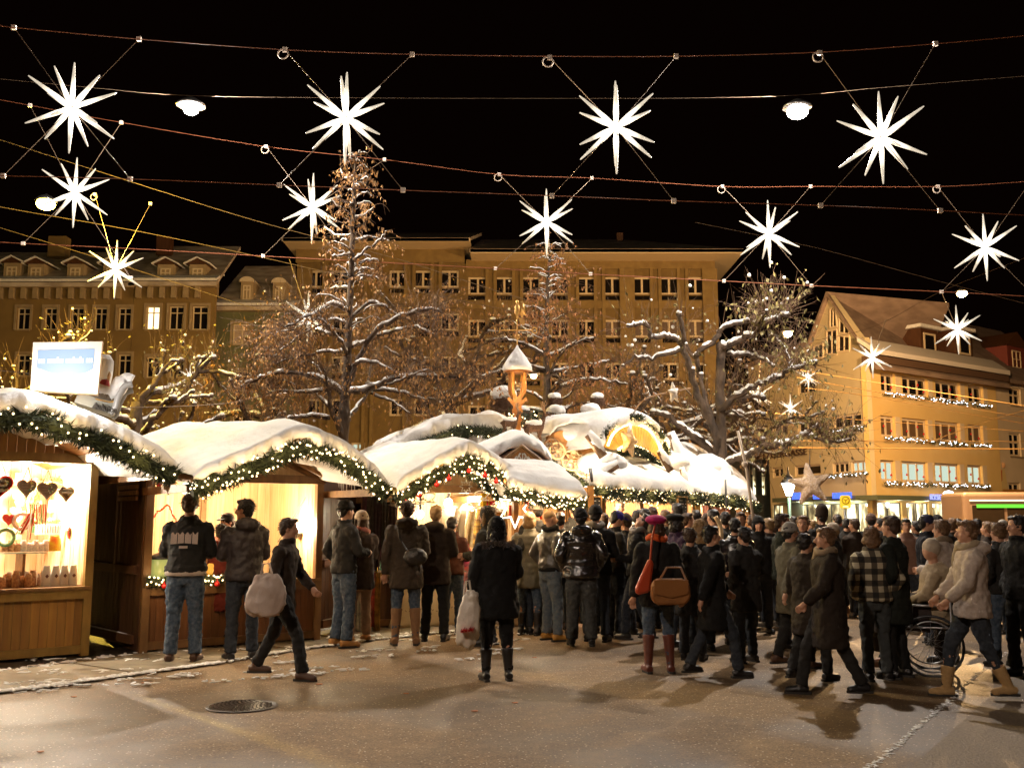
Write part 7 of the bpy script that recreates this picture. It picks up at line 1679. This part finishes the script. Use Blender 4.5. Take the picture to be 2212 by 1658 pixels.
person(742,1081,1396,-52,'man in black beanie, grey black jacket and jeans with tan boots',top=CHAR,trous=JEAN,shoe=TAN,sh=.17,hat='beanie',hair=HD,arms=('pocket','front'),tw=1.06)
person(779,1104,1386,40,'woman in white knit beanie and pink scarf beside the man in the black beanie',top=cloth('dusk',(.035,.022,.018)),hem=.7,trous=cloth('beige_leg',(.3,.2,.13)),shoe=TAN,sh=.25,hat='beanie',hatm=cloth('white_wool',(.5,.42,.34)),scarf=cloth('pink_wool',(.4,.15,.12)),hair=HB,hl='long',arms=('front','front'))
P_,L_,H_,k_=person(877,1081,1392,8,'woman in dark taupe parka and tall tan boots with a black shoulder bag',top=cloth('taupe',(.048,.034,.022)),hem=.68,trous=JEAN,shoe=cloth('tan_suede',(.26,.14,.07)),sh=.44,hood='down',hair=HB,arms=('down','front'),wide=1.04,tw=.95)
def shoulder_bag(L_,c,r,m_,label,cat='handbag',strap=True,name='shoulder_bag'):
    E=empty(name,L_(c),label,cat); m=MB(); mm=MB(); mm.ell((0,0,0),r,14,10); m.add([L_(V(c)+V(v)) for v in mm.v],mm.f); o=m.build('bag',m_,E); soften(o,.012,.02,TXT)
    if strap: m=MB(); m.tube([L_(V(c)+V((-r[0]*.6,0,r[2]*.6))),L_((-.10,-.17,1.30)),L_((-.13,-.06,1.50)),L_((-.12,.06,1.46))],.011,6); m.build('strap',m_,E)
    return E
shoulder_bag(L_,(.10,-.23,1.07),(.15,.07,.11),cloth('bag_black',(.015,.012,.01),.4),'slouchy black shoulder bag on the taupe parka')
person(940,1091,1383,-6,'person with short blond hair in dark coat beside the taupe parka woman',top=DKB,hem=.72,trous=BLK,shoe=SHB,hair=HBL,hood='down',arms=('front','front'),wide=1.03)
person(975,1116,1368,-20,'customer in blue jeans and brown shoes half hidden at the clothes stall',top=cloth('rust',(.10,.035,.02)),trous=JEAN,shoe=SHBR,hair=HD,arms=('front','front'))
person(1053,1093,12.9,70,'blond woman with dark hood raised facing left at the clothes stall',top=cloth('dark_olive',(.04,.035,.022)),hem=.7,hood='up',hair=HBL,hl='long',face=True,arms=('front','front'))
P_,L_,H_,k_=person(1073,1117,1468,12,'woman all in black with fur collar standing alone nearest the viewer',top=cloth('deep_black',(.006,.0055,.005)),hem=.66,trous=cloth('deep_black',(.006,.0055,.005)),shoe=SHB,sh=.34,hat='beanie',hatm=cloth('deep_black',(.006,.0055,.005)),hair=HD,hl='long',fur=mat('dark_fur',(.10,.07,.055),.8,island=.5),arms=('carry','front'),wide=1.2,tw=1.1,hood='up')
def carrier(x0,x1,y0,y1,Y,m_,label,name='carrier_bag',mark=None,t=.09,handle=True,mc=None):
    a=at(x0,y1,Y); b=at(x1,y1,Y); z0=max(a.z,.02); z1=at(x0,y0,Y).z; c=(a+b)/2; w=(b-a).length; E=empty(name,V((c.x,Y,z0)),label,'shopping bag'); m=MB(); rings=[]
    for f,ww in((0,.55),(.06,.92),(.35,1.06),(.7,.85),(.92,.6),(1,.42)):
        rings.append([V((c.x,Y,z0+(z1-z0)*f))+V((w/2*ww*math.cos(q)*(1.0+.08*math.sin(3*q+f*5))+.05*f,t*ww*math.sin(q),.02*math.sin(2*q+f*9))) for q in [j*math.pi/8 for j in range(16)]])
    m.loft(rings); o=m.build('bag',m_,E,True); d=o.modifiers.new('s','SUBSURF'); d.levels=d.render_levels=2; d=o.modifiers.new('d','DISPLACE'); d.texture=TXT; d.strength=.05; d.texture_coords='LOCAL'
    if handle:
        m=MB(); m.tube([V((c.x-w*.10,Y,z1-.04)),V((c.x-w*.02,Y,z1+.09)),V((c.x+w*.12,Y,z1+.1)),V((c.x+w*.22,Y,z1-.04))],.010,6); m.build('handle',m_,E)
    if mark=='text': text('lettering','solo.city',V((c.x+.02,Y-t-.022,z0+(z1-z0)*.33)),w*.55,.05,V((1,0,.15)),V((-.15,0,1)),RED,E,.1)
    if mark=='stripe':
        for q in(): m=MB(); m.ob(V((c.x-w*.25,Y-t-.022,z0+(z1-z0)*q)),(w*.5,0,.04),(0,.01,0),(0,0,.022)); m.build('stripe',mat('faded_red',(.5,.12,.08),.7),E)
    return E
WB=mat('white_plastic_bag',(.62,.55,.46),.45,bump=.5,bs=14)
carrier(980,1032,1275,1396,9.9,WB,'crumpled white shopping bag with red printed words held by the woman in black',mark='text')
carrier(1000,1024,1232,1330,11.6,mat('frame_print_bag',(.6,.55,.5),.5,(.35,.2,.16),6),'tall white printed bag standing behind the woman in black',handle=False)
carrier(522,612,1238,1330,9.75,mat('motion_grey_bag',(.52,.42,.36),.6,(.42,.32,.26),5,bump=.4),'wide bulging whitish carrier bag carried low by the walker',mark='stripe',t=.07)
person(1143,1105,1370,-16,'woman with short blond hair in long olive quilted coat beside the cream drum',top=OLIVE,hem=.66,trous=JEAN,shoe=SHB,sh=.32,hair=HBL,hl='bob',puff=.05,arms=('front','front'))
person(1187,1101,1383,-58,'man with shaved fair hair in grey leather jacket, pale jeans and yellow boots',top=cloth('grey_leather',(.07,.062,.05),.32,coat=.3),hem=.96,trous=cloth('pale_jeans',(.10,.13,.16),c2=(.16,.18,.19)),shoe=cloth('yellow_boot',(.50,.24,.04),.5),sh=.17,hair=mat('buzz_fair',(.25,.15,.07),.7),hl='buzz',trim=BLK,scarf=BLK,arms=('pocket','pocket'),wide=.98,tw=1.06,hy=-15)
person(1255,1098,1394,2,'broad man in shiny black quilted jacket with big hood and loose jeans',top=cloth('shiny_black',(.016,.013,.011),.22,coat=.6,bump=.1),hem=.86,trous=cloth('worn_dark_jeans',(.035,.036,.035),c2=(.06,.06,.055)),hat='beanie',hair=HD,hood='down',puff=.055,arms=('pocket','pocket'),wide=1.18,tw=1.22,foldc=.03)
person(1287,1092,1384,-18,'tall man in black beanie and black jacket with light grey hood behind the shiny jacket',top=BLK,hem=.84,trous=DJEAN,hat='beanie',hair=HD,scarf=cloth('grey_fleece',(.25,.22,.19)),arms=('front','front'),wide=1.05)
person(1328,1102,13.8,-75,'man in royal blue peaked cap in the crowd at the chalet',top=CHAR,hat='cap',hatm=cloth('royal_blue',(.04,.03,.28)),hair=HD,face=True,hp=-12,arms=('front','front'))
person(1330,1124,1362,12,'woman with shoulder length blond hair and fur trimmed dark hood',top=BLK,hem=.60,trous=BLK,shoe=cloth('fur_boot',(.12,.08,.04)),sh=.3,hair=HBL,hl='long',fur=mat('beige_fur',(.32,.22,.12),.8,island=.5),arms=('front','front'))
P_,L_,H_,k_=person(1376,1106,1383,78,'man tilting his head far back with a red mug in his hands',top=BLK,hem=.88,trous=DJEAN,hair=HD,scarf=cloth('grey_fleece',(.25,.22,.19)),hp=38,arms=('front','front'),step=.6,lean=-.05,tw=1.05,face=True)
c=L_((0,.36,1.17)); m=MB(); m.lathe([(.03,-.045),(.04,-.04),(.042,.045),(.036,.045),(.034,-.03)],c,16,cap=True); E=empty('red_mug',c,'small red mug held by the man with his head tilted back','mug'); m.build('cup',RED,E,True); m=MB(); m.tube([c+V((math.cos(a)*.025-.045,0,math.sin(a)*.028)) for a in [j*math.pi/6 for j in range(13)]],.006,5,False); m.build('handle',RED,E,True)
person(1353,1110,14.0,60,'man in grey beanie facing left behind the blue cap',top=CHAR,hat='beanie',hatm=cloth('grey_wool',(.10,.08,.06)),hair=HB,face=True)
P_,L_,H_,k_=person(1420,1114,1452,4,'woman in magenta beret and orange scarf with red and tan bags',top=BLK,hem=.74,trous=JEAN,shoe=cloth('oxblood_boot',(.13,.03,.015),.45),sh=.42,hat='beret',hatm=cloth('magenta',(.42,.02,.14)),hair=HB,hl='bob',scarf=cloth('orange_wool',(.62,.10,.02)),arms=('carry','carry'),tw=.95,wide=1.03)
E=empty('red_handbag',at(1391,1250,10.3),'slim red leather handbag hanging at the beret woman left side','handbag'); q=[at(x,y,10.25) for x,y in((1402,1205),(1412,1212),(1404,1278),(1376,1285),(1372,1272))]; m=MB(); m.prism(q,(0,.10,0)); o=m.build('bag',mat('red_leather',(.42,.05,.015),.3,coat=.4),E); o.modifiers.new('b','BEVEL').width=.02; m=MB(); m.tube([at(1404,1208,10.3),at(1408,1160,10.3),at(1414,1135,10.4)],.01,6); m.build('strap',mat('red_leather',(.42,.05,.015),.3),E)
E=empty('tan_handbag',at(1447,1278,10.2),'rounded tan leather bag carried low by the beret woman','handbag'); m=MB(); m.prism([at(x,y,10.1) for x,y in((1408,1262),(1418,1250),(1480,1250),(1490,1262),(1492,1292),(1480,1306),(1418,1306),(1407,1292))],(0,.14,0)); o=m.build('bag',mat('tan_leather_bag',(.30,.12,.03),.45,(.2,.08,.02),9,bump=.3),E); o.modifiers.new('b','BEVEL').width=.02; m=MB(); m.prism([at(x,y,10.09) for x,y in((1412,1252),(1486,1252),(1484,1282),(1449,1290),(1414,1282))],(0,-.012,0)); m.build('flap',mat('tan_flap',(.25,.10,.025),.4),E); m=MB(); m.tube([at(1418,1262,10.15),at(1440,1225,10.2),at(1470,1225,10.2),at(1486,1262,10.15)],.012,6); m.build('strap',mat('tan_leather_bag',(.32,.13,.03),.45),E)
person(1462,1110,12.6,-72,'woman in dark hat and dusky purple coat looking right',top=cloth('purple',(.045,.02,.045)),hem=.7,hat='beret',hatm=BLK,hair=HD,hl='bob',face=True,hy=10)
person(1513,1121,12.4,8,'woman with long straight blond hair seen from behind in the dark crowd',top=BLK,hem=.7,hair=HBL,hl='long')
person(1537,1136,1462,-80,'tall passer-by in long black coat stepping right behind the beret woman',top=cloth('deep_black',(.006,.0055,.005)),hem=.55,trous=DJEAN,step=.9,hair=HD,arms=('swing','back'),wide=1.12)
person(1492,1140,1425,-20,'person in black winter coat standing in the dark mass right of the tan bag',top=BLK,hem=.6,hair=HB,arms=('pocket','pocket'),wide=1.1)
person(1610,1138,1430,30,'person in charcoal coat before the bent wooden pole',top=CHAR,hem=.66,hair=HD,arms=('pocket','front'),wide=1.1)
person(1590,1119,13.0,-10,'man with dark cap and glossy quilted jacket right of the bent pole',top=cloth('shiny_black',(.016,.013,.011),.22,coat=.6,bump=.1),hat='cap',hatm=BLK,hair=HD,puff=.05,wide=1.08)
person(1641,1115,14.2,178,'woman in black hat facing the viewer beside the thin white pole',top=BLK,hat='beanie',hair=HD,hl='bob',face=True)
person(1693,1109,12.7,-112,'brown haired man in dark green coat looking right in the crowd',top=cloth('bottle_green',(.025,.028,.016)),hair=HB,face=True,wide=1.1)
person(1708,1129,1442,-74,'person in pale grey beanie and olive grey coat walking right',top=cloth('olive_grey',(.13,.115,.075)),hem=.66,trous=CHAR,shoe=SHBR,hat='beanie',hatm=cloth('pale_grey_wool',(.3,.28,.25)),hair=HD,step=.6,arms=('swing','back'),wide=1.15,face=True)
person(1739,1113,12.9,168,'young man with swept light brown hair facing the viewer',top=cloth('brown_wool',(.05,.03,.018)),hair=HLB,face=True,hy=-12)
person(1780,1099,15.2,10,'tall figure in dark fluffy hat under the shop canopy',top=CHAR,hat='tall',hatm=cloth('dark_fluff',(.03,.018,.012)),hair=HD)
person(1804,1130,14.2,60,'woman in cream knitted beanie facing left',top=CHAR,hat='beanie',hatm=cloth('cream_knit',(.45,.37,.28)),hair=HBL,face=True)
person(1787,1139,1502,84,'big figure in dark brown coat with beige shawl walking left close to the viewer',top=cloth('umber',(.022,.014,.009)),hem=.5,trous=CHAR,step=1,hair=HLB,scarf=cloth('beige_shawl',(.26,.19,.12)),arms=('swing','back'),wide=1.22)
person(1741,1152,1470,-60,'person in dark umber coat following the beige shawl walker',top=cloth('umber2',(.03,.02,.012)),hem=.55,trous=CHAR,step=.7,hair=HD,wide=1.1)
PLD=mat('plaid',(.5,.45,.33),.9); 
def plaid():
    m=bpy.data.materials.new('black_cream_plaid'); m.use_nodes=True; nt=m.node_tree; N=nt.nodes; L=nt.links; b=N['Principled BSDF']; tc=N.new('ShaderNodeTexCoord'); sx=N.new('ShaderNodeSeparateXYZ'); L.new(tc.outputs['Object'],sx.inputs[0]); outs=[]
    for ax in('X','Z'):
        f=N.new('ShaderNodeMath'); f.operation='MULTIPLY'; f.inputs[1].default_value=1/.115; L.new(sx.outputs[ax],f.inputs[0]); g=N.new('ShaderNodeMath'); g.operation='FRACT'; L.new(f.outputs[0],g.inputs[0]); h=N.new('ShaderNodeMath'); h.operation='GREATER_THAN'; h.inputs[1].default_value=.5; L.new(g.outputs[0],h.inputs[0]); outs.append(h)
    a=N.new('ShaderNodeMath'); a.operation='ADD'; L.new(outs[0].outputs[0],a.inputs[0]); L.new(outs[1].outputs[0],a.inputs[1]); d=N.new('ShaderNodeMath'); d.operation='MULTIPLY'; d.inputs[1].default_value=.5; L.new(a.outputs[0],d.inputs[0])
    r=N.new('ShaderNodeValToRGB'); r.color_ramp.interpolation='CONSTANT'; r.color_ramp.elements[0].color=(.012,.01,.008,1); r.color_ramp.elements[1].position=.75; r.color_ramp.elements[1].color=(.42,.37,.26,1); e=r.color_ramp.elements.new(.3); e.color=(.07,.055,.035,1); L.new(d.outputs[0],r.inputs['Fac']); L.new(r.outputs[0],b.inputs['Base Color']); b.inputs['Roughness'].default_value=.9; return m
person(1886,1138,1468,6,'person in black and cream checked jacket, turned up jeans and black boots',top=plaid(),hem=.90,trous=cloth('grey_jeans',(.05,.055,.055)),shoe=SHB,sh=.22,hair=HLB,hl='bob',arms=('pocket','pocket'),wide=1.06,trim=None)
person(1931,1114,1463,48,'brown haired man in long dark coat beside the checked jacket',top=cloth('black_green',(.012,.014,.010)),hem=.58,trous=BLK,hair=HB,arms=('pocket','front'),wide=1.06)
person(1962,1119,14.6,172,'round faced man facing the viewer before the shop door',top=cloth('pinkish',(.25,.14,.10)),hair=HD,face=True)
person(2006,1111,13.0,-115,'man in navy cap with pink face looking right before the optician',top=cloth('black_navy',(.012,.012,.016)),hat='cap',hatm=cloth('navy',(.03,.03,.07)),hair=HD,face=True,wide=1.08)
P_,L_,H_,k_=person(2096,1124,1508,80,'woman in whitish winter coat and tan boots striding left near the right edge',top=cloth('off_white',(.46,.38,.32),.8,c2=(.38,.31,.26)),hem=.80,trous=DJEAN,shoe=cloth('sand_boot',(.45,.28,.12)),sh=.30,hair=HLB,hood='down',scarf=cloth('sand_scarf',(.36,.28,.18)),step=.9,arms=('swing','swing'),wide=1.15)
person(2040,1122,1430,40,'person in taupe scarf and whitish anorak left of the striding woman',top=cloth('off_white',(.46,.38,.32),.8,c2=(.38,.31,.26)),hem=.82,trous=DKB,hair=HLB,scarf=cloth('taupe_scarf',(.2,.15,.1)),arms=('front','front'),wide=1.12)
person(2204,1113,1462,100,'man in black coat and black trousers at the extreme right edge',top=cloth('deep_black',(.006,.0055,.005)),hem=.84,trous=BLK,hair=HD,arms=('pocket','pocket'),wide=1.12,hood='down')
person(2163,1128,1440,20,'person in blue jeans and dark jacket just left of the man at the edge',top=CHAR,trous=JEAN,hair=HLB,arms=('pocket','pocket'))
person(2173,1121,14.0,-80,'bald pink headed man at the right among the crowd',top=cloth('pinkish',(.25,.14,.10)),hair=HG,hl='buzz',face=True)
# vendor inside the chalet
person(1345,1080,17.4,160,'chalet vendor in white jacket leaning over the counter',top=cloth('vendor_white',(.65,.6,.55)),hair=HLB,face=True,arms=('front','front'),lean=.2)
# back rows
BK=[(1157,1084,14.2,30,'beanie','man in grey beanie under the orange red awning',CHAR,cloth('grey_wool',(.10,.08,.06))),
(1243,1080,14.6,0,None,'dark haired man in black coat by the canopy garland right end',BLK,HD),(1398,1097,14.9,10,None,'dark haired head right of the man tilting back',BLK,HD),(1380,1101,15.4,-20,None,'dark haired customer near the chalet counter left part',CHAR,HD),
(1414,1094,16.0,20,None,'brown haired customer beneath the two bell lamps',DKB,HB),(1440,1101,15.0,0,None,'fair haired customer behind the magenta beret',CHAR,HLB),(1465,1086,15.8,5,None,'tall black haired man before the narrow chalkboard',BLK,HD),(1485,1107,15.0,-60,None,'brown haired man facing right behind the purple coat',DKB,HB),
(1545,1099,14.4,40,None,'dark haired man before the striped awning',BLK,HD),(1570,1104,14.9,-30,None,'dark haired man in glossy jacket beside the bent pole top',CHAR,HD),(1604,1106,14.8,150,None,'brown haired man turned to the viewer left of the thin pole',CHAR,HB),(1626,1110,15.8,-50,None,'short haired person right by the thin white pole base',DKB,HB),
(1666,1119,15.0,20,None,'woman with fair hair between the hat woman and the green coat',DKB,HBL),(1818,1110,19,30,'cap','head in pale cap seen far under the stop sign',CHAR,cloth('pale_cap',(.2,.16,.13))),(1832,1118,17,-30,None,'dark head just under the red round sign',BLK,HD),(1852,1119,16.5,10,None,'dark brown head right of the round sign',DKB,HB),
(1887,1110,17,-20,'beanie','head in brown wool hat before the star decorated shop window',CHAR,cloth('brown_hat',(.10,.06,.045))),(1908,1118,17.5,20,None,'dark head under the star decorated shop window',BLK,HD),(2030,1113,15.6,0,'beanie','head in black hat before the bright optician window',BLK,BLK),(2062,1118,15.9,-40,None,'grey brown head before the optician window right part',DKB,HLB),
(2078,1120,17,20,None,'dark head behind the striding whitish coat',CHAR,HD),(2118,1120,16,0,None,'black haired head under the bus light strip',BLK,HD),(2137,1126,14.6,40,None,'fair haired head left of the bald man',DKB,HLB),(1985,1124,16.5,60,None,'dark head between the round faced man and the navy cap',CHAR,HD),
(1718,1114,17.5,-20,None,'dark far head behind the young man with swept hair',BLK,HD),(1760,1122,16.5,40,None,'fair far head right of the young man with swept hair',DKB,HBL),(1678,1127,16,-60,None,'far head in brown hood behind the green coat shoulder',DKB,HB),(1530,1108,15.6,-30,None,'brown haired head above the long blond hair',CHAR,HB),(1505,1101,16.4,20,None,'dark haired head before the dark red chalet post',BLK,HD),(1305,1108,14.3,10,None,'brown haired head between the black beanies and the blue cap',DKB,HB),(1210,1106,14.0,-30,None,'dark haired head right of the shaved man',BLK,HD)]
for x,yt,Y,yaw,hat,lb,tp_,hm in BK:
    person(x,yt,Y,yaw,lb,top=tp_,hem=.8,hat=hat,hatm=hm if hat else None,hair=HD if hat else hm,vox=.016,hy=R.uniform(-35,35),hp=R.uniform(-8,8),lean=R.uniform(-.03,.06),arms=(R.choice(('front','pocket','cup')),R.choice(('front','pocket','down'))))
# wheelchair with a seated passenger (between the checked jacket and the striding woman)
cw=gr(2012,1452); E=empty('wheelchair',cw,'wheelchair with two tall chrome wheels rolled left by the woman in the whitish coat','wheelchair'); Mz=Matrix.Rotation(rad(70),3,'Z')
W=lambda x,y,z: cw+Mz@V((x,y,z))
for sg in(-1,1):
    m=MB(); m.tube([W(sg*.29,math.cos(a)*.30,.30+math.sin(a)*.30) for a in [j*math.pi/16 for j in range(33)]],.014,6,False); m.build('tyre',DMETAL,E,True)
    m=MB(); m.tube([W(sg*.33,math.cos(a)*.25,.30+math.sin(a)*.25) for a in [j*math.pi/16 for j in range(33)]],.008,6,False)
    for j in range(12): a=j*math.pi/6; m.tube([W(sg*.29,0,.30),W(sg*.29,math.cos(a)*.29,.30+math.sin(a)*.29)],.002,4)
    m.build('hand_rim',METAL,E,True)
    m=MB(); m.tube([W(sg*.2,.42+math.cos(a)*.085,.09+math.sin(a)*.085) for a in [j*math.pi/8 for j in range(17)]],.014,6,False); m.build('front_castor',DMETAL,E,True)
    m=MB(); m.tube([W(sg*.24,-.28,.95),W(sg*.24,-.2,.93),W(sg*.24,-.2,.48),W(sg*.24,.3,.48),W(sg*.2,.42,.16)],.014,7); m.tube([W(sg*.25,-.18,.70),W(sg*.25,.16,.70),W(sg*.24,.18,.48)],.016,7); m.build('frame',METAL,E,True)
m=MB(); m.ob(W(-.23,-.18,.46),Mz@V((.46,0,0)),Mz@V((0,.44,0)),V((0,0,.04))); m.ob(W(-.23,-.2,.5),Mz@V((.46,0,0)),Mz@V((0,-.03,0)),V((0,0,.42))); m.build('seat',BLK,E)
P=empty('person',W(0,0,0),'seated passenger in pale beige coat with a dark blanket riding the wheelchair','person','people at the market'); b=MB()
b.tube([W(0,-.05,.55),W(0,-.1,.8),W(0,-.1,1.0),W(0,-.08,1.1)],[.13,.14,.13,.05],12); b.tube([W(0,-.08,1.08),W(0,-.07,1.16)],.05,8); b.ell(W(0,-.05,1.25),(.08,.09,.11),14,10)
for sg in(-1,1):
    b.tube([W(sg*.09,0,.56),W(sg*.11,.38,.56),W(sg*.11,.42,.15)],[.08,.06,.04],9); b.tube([W(sg*.16,-.08,1.02),W(sg*.22,.02,.8),W(sg*.10,.22,.72)],[.05,.04,.028],8); b.tube([W(sg*.10,.22,.72),W(sg*.07,.29,.70)],[.03,.025],7); b.tube([W(sg*.11,.38,.1),W(sg*.11,.56,.07)],[.045,.035],8)
    for q in range(4): b.tube([W(sg*.07-.02+q*.013,.28,.70),W(sg*.06-.02+q*.013,.33,.685),W(sg*.06-.02+q*.013,.35,.67)],[.009,.008,.007],5)
o=b.build('body',SKIN,P); soften(o,.011,0,None,2)
m=MB(); m.tube([W(0,-.05,.52),W(0,-.1,.8),W(0,-.1,1.02),W(0,-.08,1.12)],[.18,.19,.17,.08],14)
for sg in(-1,1): m.tube([W(sg*.16,-.08,1.02),W(sg*.23,.02,.8),W(sg*.12,.2,.72)],[.075,.065,.05],10)
o=m.build('coat',cloth('pale_beige',(.42,.32,.2)),P); soften(o,.014,.03,TXC)
m=MB(); m.tube([W(0,-.02,.60),W(0,.25,.62),W(0,.42,.58),W(0,.46,.35),W(0,.46,.2)],[.2,.2,.17,.16,.14],12); o=m.build('blanket',cloth('dark_blanket',(.05,.035,.03)),P); soften(o,.016,.03,TXC)
m=MB(); m.ell(W(0,-.065,1.28),(.095,.10,.105),14,10); o=m.build('hat',cloth('cream_knit',(.45,.37,.28)),P); soften(o,.014,.01,TXT)
for o in list(bpy.data.objects):
    if '_k' in o: del o['_k']
# pale star decorations in the shop window at the street corner
for k,(x,y,r) in enumerate(((1873+31,1095,.17),(1919,1089,.15),(1930,1096,.14),(1938,1104,.11),(1906,1105,.12))):
    c=FF.p(FF.sz(x,y)[0],FF.sz(x,y)[1],-.08); m=MB()
    for j in range(6):
        a=j*math.pi/6; d=FF.u*math.cos(a)*r*1.6+V((0,0,math.sin(a)*r*1.6)); m.tube([c-d,c,c+d],[.004,.035,.004],4)
    tag(m.build('paper_star',glow('paper_star_glow',(1,.95,.8),2.5)),'white many pointed paper star in the corner shop window','star ornament','white paper stars in the corner shop window')
finish_texts()
bpy.context.view_layer.update(); _dg=bpy.context.evaluated_depsgraph_get()
for rec in TEXTS:
    o=rec[0]; me=bpy.data.meshes.new_from_object(o.evaluated_get(_dg)); n=bpy.data.objects.new('tmp',me); COL.objects.link(n); par=o.parent
    M=o.matrix_world.copy(); nm=o.name; kids={k:o[k] for k in o.keys()}; bpy.data.objects.remove(o); n.name=nm; n.matrix_world=M
    for k,v in kids.items(): n[k]=v
    if par is not None: n.parent=par; n.matrix_parent_inverse=par.matrix_world.inverted(); n.matrix_basis=M
